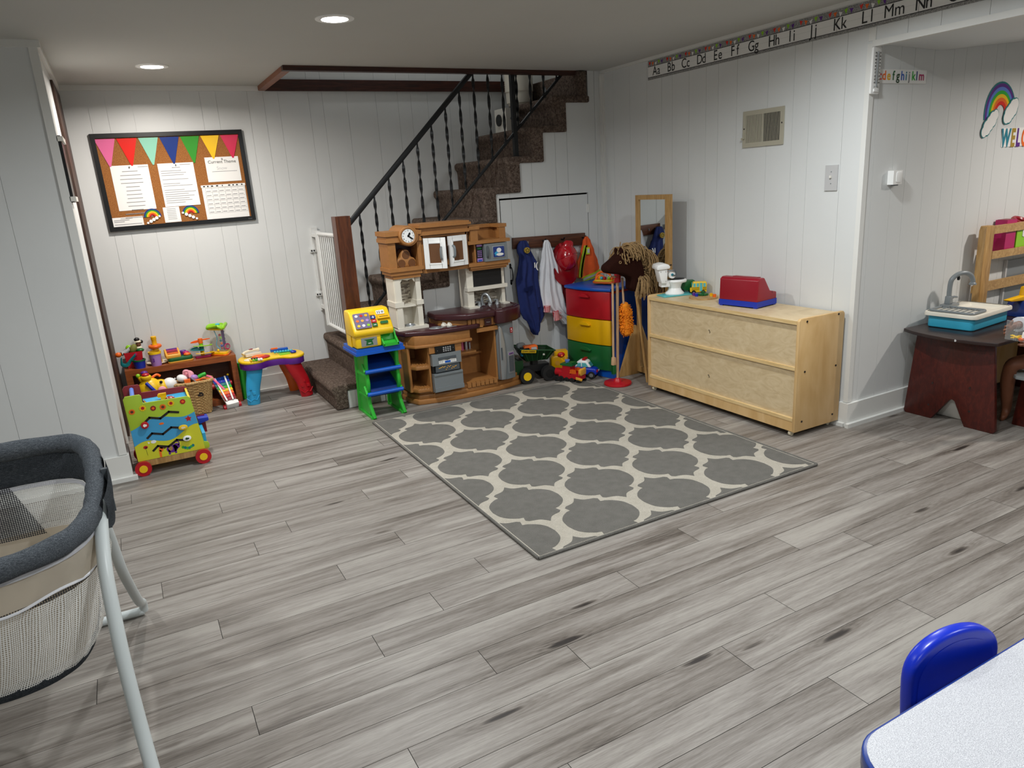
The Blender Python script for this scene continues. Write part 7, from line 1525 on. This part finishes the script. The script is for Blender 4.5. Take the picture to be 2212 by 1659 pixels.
# rim loop, clockwise from the far left; y 2.3 is the far side, 1.74 the near side (lower)
rimpts = [(-1.05, 2.30, .735), (-.80, 2.30, .74), (-.50, 2.30, .742), (-.30, 2.298, .742), (-.215, 2.27, .738), (-.180, 2.20, .728), (-.168, 2.10, .705), (-.168, 2.0, .682), (-.178, 1.90, .662), (-.215, 1.81, .650), (-.29, 1.765, .640), (-.42, 1.745, .632), (-.70, 1.74, .628), (-1.05, 1.74, .628)]
rl = smooth_path(rimpts, 6)
def band(p_off, name, m_, seg=None, th=.0, uvm=False, sm=70, wr=0):
    """vertical strip hung from the rim: list of (drop, inward) offsets"""
    b = MB(B); pts = rl if seg is None else rl[seg[0]:seg[1]]; cx = Vector((-.62, 2.02, 0))
    rows = []; n = len(pts)
    for k, (dz, inw, zabs) in enumerate(p_off):
        row = []
        for i, p in enumerate(pts):
            k_ = max(0, min(1, (p.x+.60)/.35)); k_ = k_*k_*(3-2*k_); d = Vector((-k_*.45, cx.y-p.y, 0)); d = d.normalized() if d.length > 0 else Vector((-1, 0, 0)); d = Vector((d.x, d.y, 0))
            q = p+d*inw; q.z = (p.z+dz) if zabs is None else zabs
            if wr: q += d*wr*sin(i*1.9+k*.8)*.5*sin(pi*k/max(1, len(p_off)-1)+.4)
            row.append(q)
        rows.append(row)
    co = [q for r in rows for q in r]; vs, fs = b.raw(co, [(k*n+i, k*n+i+1, (k+1)*n+i+1, (k+1)*n+i) for k in range(len(rows)-1) for i in range(n-1)])
    if uvm:
        uv = b.bm.loops.layers.uv.new('UVMap'); L_ = [0]
        for i in range(1, n): L_.append(L_[-1]+(pts[i]-pts[i-1]).length)
        idx = {v: i for i, v in enumerate(vs)}
        for f in b.bm.faces:
            for l in f.loops: i = idx[l.vert]; l[uv].uv = (L_[i % n], co[i].z)
    if th: bmesh.ops.solidify(b.bm, geom=b.bm.faces[:], thickness=th)
    return b.build(name, m_, B, smooth=sm, keep=uvm)
nfar = 6*4
b = MB(B); b.tube(rl, [(.027+.0015*sin(i*.9), .024+.0015*sin(i*1.7)) for i in range(len(rl))], 14, flat=(0, 0, 1)); b.build('padded_rim', 'heather_grey', B, smooth=70)
# far side padding hangs inside the rim
band([(.0, .010, None), (-.03, .022, None), (-.08, .024, None), (-.10, .018, None)], 'inner_padding', 'heather_grey', seg=(0, 34), th=.008, wr=.006)
band([(-.10, .020, None), (-.112, .022, None)], 'zip_tape', 'white_cloth', seg=(0, 32), th=.002)
band([(-.10, .020, None), (-.16, .02, None), (-.24, .022, None)], 'inner_mesh', 'net_white', seg=(0, 34), uvm=True)
band([(-.24, .022, None), (-.40, .07, .34)], 'inner_lining', 'beige_cloth', seg=(0, 34), th=.002)
# outside, near side
band([(-.022, -.008, None), (-.034, -.010, None)], 'zip_tape', 'white_cloth', seg=(44, len(rl)), th=.003)
band([(-.030, -.006, None), (-.060, -.008, None), (-.100, -.008, None)], 'outer_skirt', 'beige_cloth', seg=(42, len(rl)), th=.002, wr=.006)
b = MB(B); b.tube([p+Vector((.0, -.010, -.100+.006*sin(i*.55))) for i, p in enumerate(rl[44:])], .0035, 6); b.build('piping', 'white_cloth', B)
band([(-.100, -.004, None), (-.112, -.004, None)], 'pocket_mesh', 'net_dark', seg=(44, len(rl)), uvm=True)
band([(-.112, -.004, None), (-.17, .004, .50), (-.24, .022, .42), (-.30, .045, .345), (-.34, .062, .315)], 'outer_mesh', 'net_white', seg=(36, len(rl)), uvm=True, wr=.010)
band([(-.10, .004, None), (-.2, .03, .48), (-.3, .06, .34)], 'inner_wall', 'beige_cloth', seg=(36, len(rl)), th=.002)
band([(-.34, .060, .322), (-.35, .068, .300), (-.36, .085, .290)], 'bottom_band', 'heather_grey', seg=(0, len(rl)), th=.004)
b = MB(B); b.prism([(-1.05, 1.78), (-.40, 1.80), (-.31, 1.88), (-.28, 2.0), (-.28, 2.12), (-.33, 2.22), (-1.05, 2.23)], .292, .335, 'z', bev=.012); b.build('mattress', 'beige_cloth', B)
# dark cloth panel at the left of the far mesh
b = MB(B); b.grid(lambda u, v: (-.95+.56*u+.06*v*u, 2.268, .655-.16*v), 12, 6)
uv = b.bm.loops.layers.uv.new('UVMap')
for f in b.bm.faces:
    for l in f.loops: l[uv].uv = (l.vert.co.x, l.vert.co.z)
b.build('dark_mesh_panel', 'net_dark', B, keep=True)
# fabric hub cover and hub
b = MB(B); b.grid(lambda u, v: (-.135-.020*sin(pi*u)*0-.012*(2*u-1)**2+.004*sin(5*v), 1.885+.25*u+.0*v, .715-.05*u*0-.115*v*(1-.35*(2*u-1)**2)+.04*(u-.5)), 14, 10, .006); b.build('hub_cover', 'heather_grey', B, smooth=70)
b = MB(B); b.box(-.165, 1.93, .60, -.145, 2.02, .68, .008).box(-.150, 2.04, .60, -.136, 2.055, .72, .004); b.build('hub', 'grey_dark', B)
def legt(pts, r, nm='leg'):
    b = MB(B); P_ = smooth_path(pts, 6); b.tube(P_, r, 14); return b.build(nm, 'tube_grey', B, smooth=60)
legt([(-.160, 1.935, .67), (-.168, 1.80, .57), (-.168, 1.73, .45), (-.166, 1.69, .34), (-.160, 1.650, .20), (-.150, 1.590, .07), (-.148, 1.560, .020)], .0155)
legt([(-.172, 1.985, .66), (-.168, 2.09, .50), (-.165, 2.16, .38), (-.162, 2.28, .26), (-.158, 2.43, .125), (-.156, 2.54, .06), (-.157, 2.562, .020)], .0140)
for pts in ([(-.157, 2.562, .018), (-.23, 2.566, .018), (-1.1, 2.566, .018)], [(-.148, 1.560, .018), (-.23, 1.558, .018), (-1.1, 1.558, .018)]):
    b = MB(B); b.tube(pts, .015, 12); b.build('foot_bar', 'tube_grey', B)
legt([(-1.10, 1.935, .67), (-1.10, 1.73, .45), (-1.10, 1.60, .10), (-1.10, 1.56, .018)], .0155); legt([(-1.10, 1.985, .66), (-1.10, 2.2, .38), (-1.10, 2.45, .125), (-1.10, 2.562, .018)], .0140)
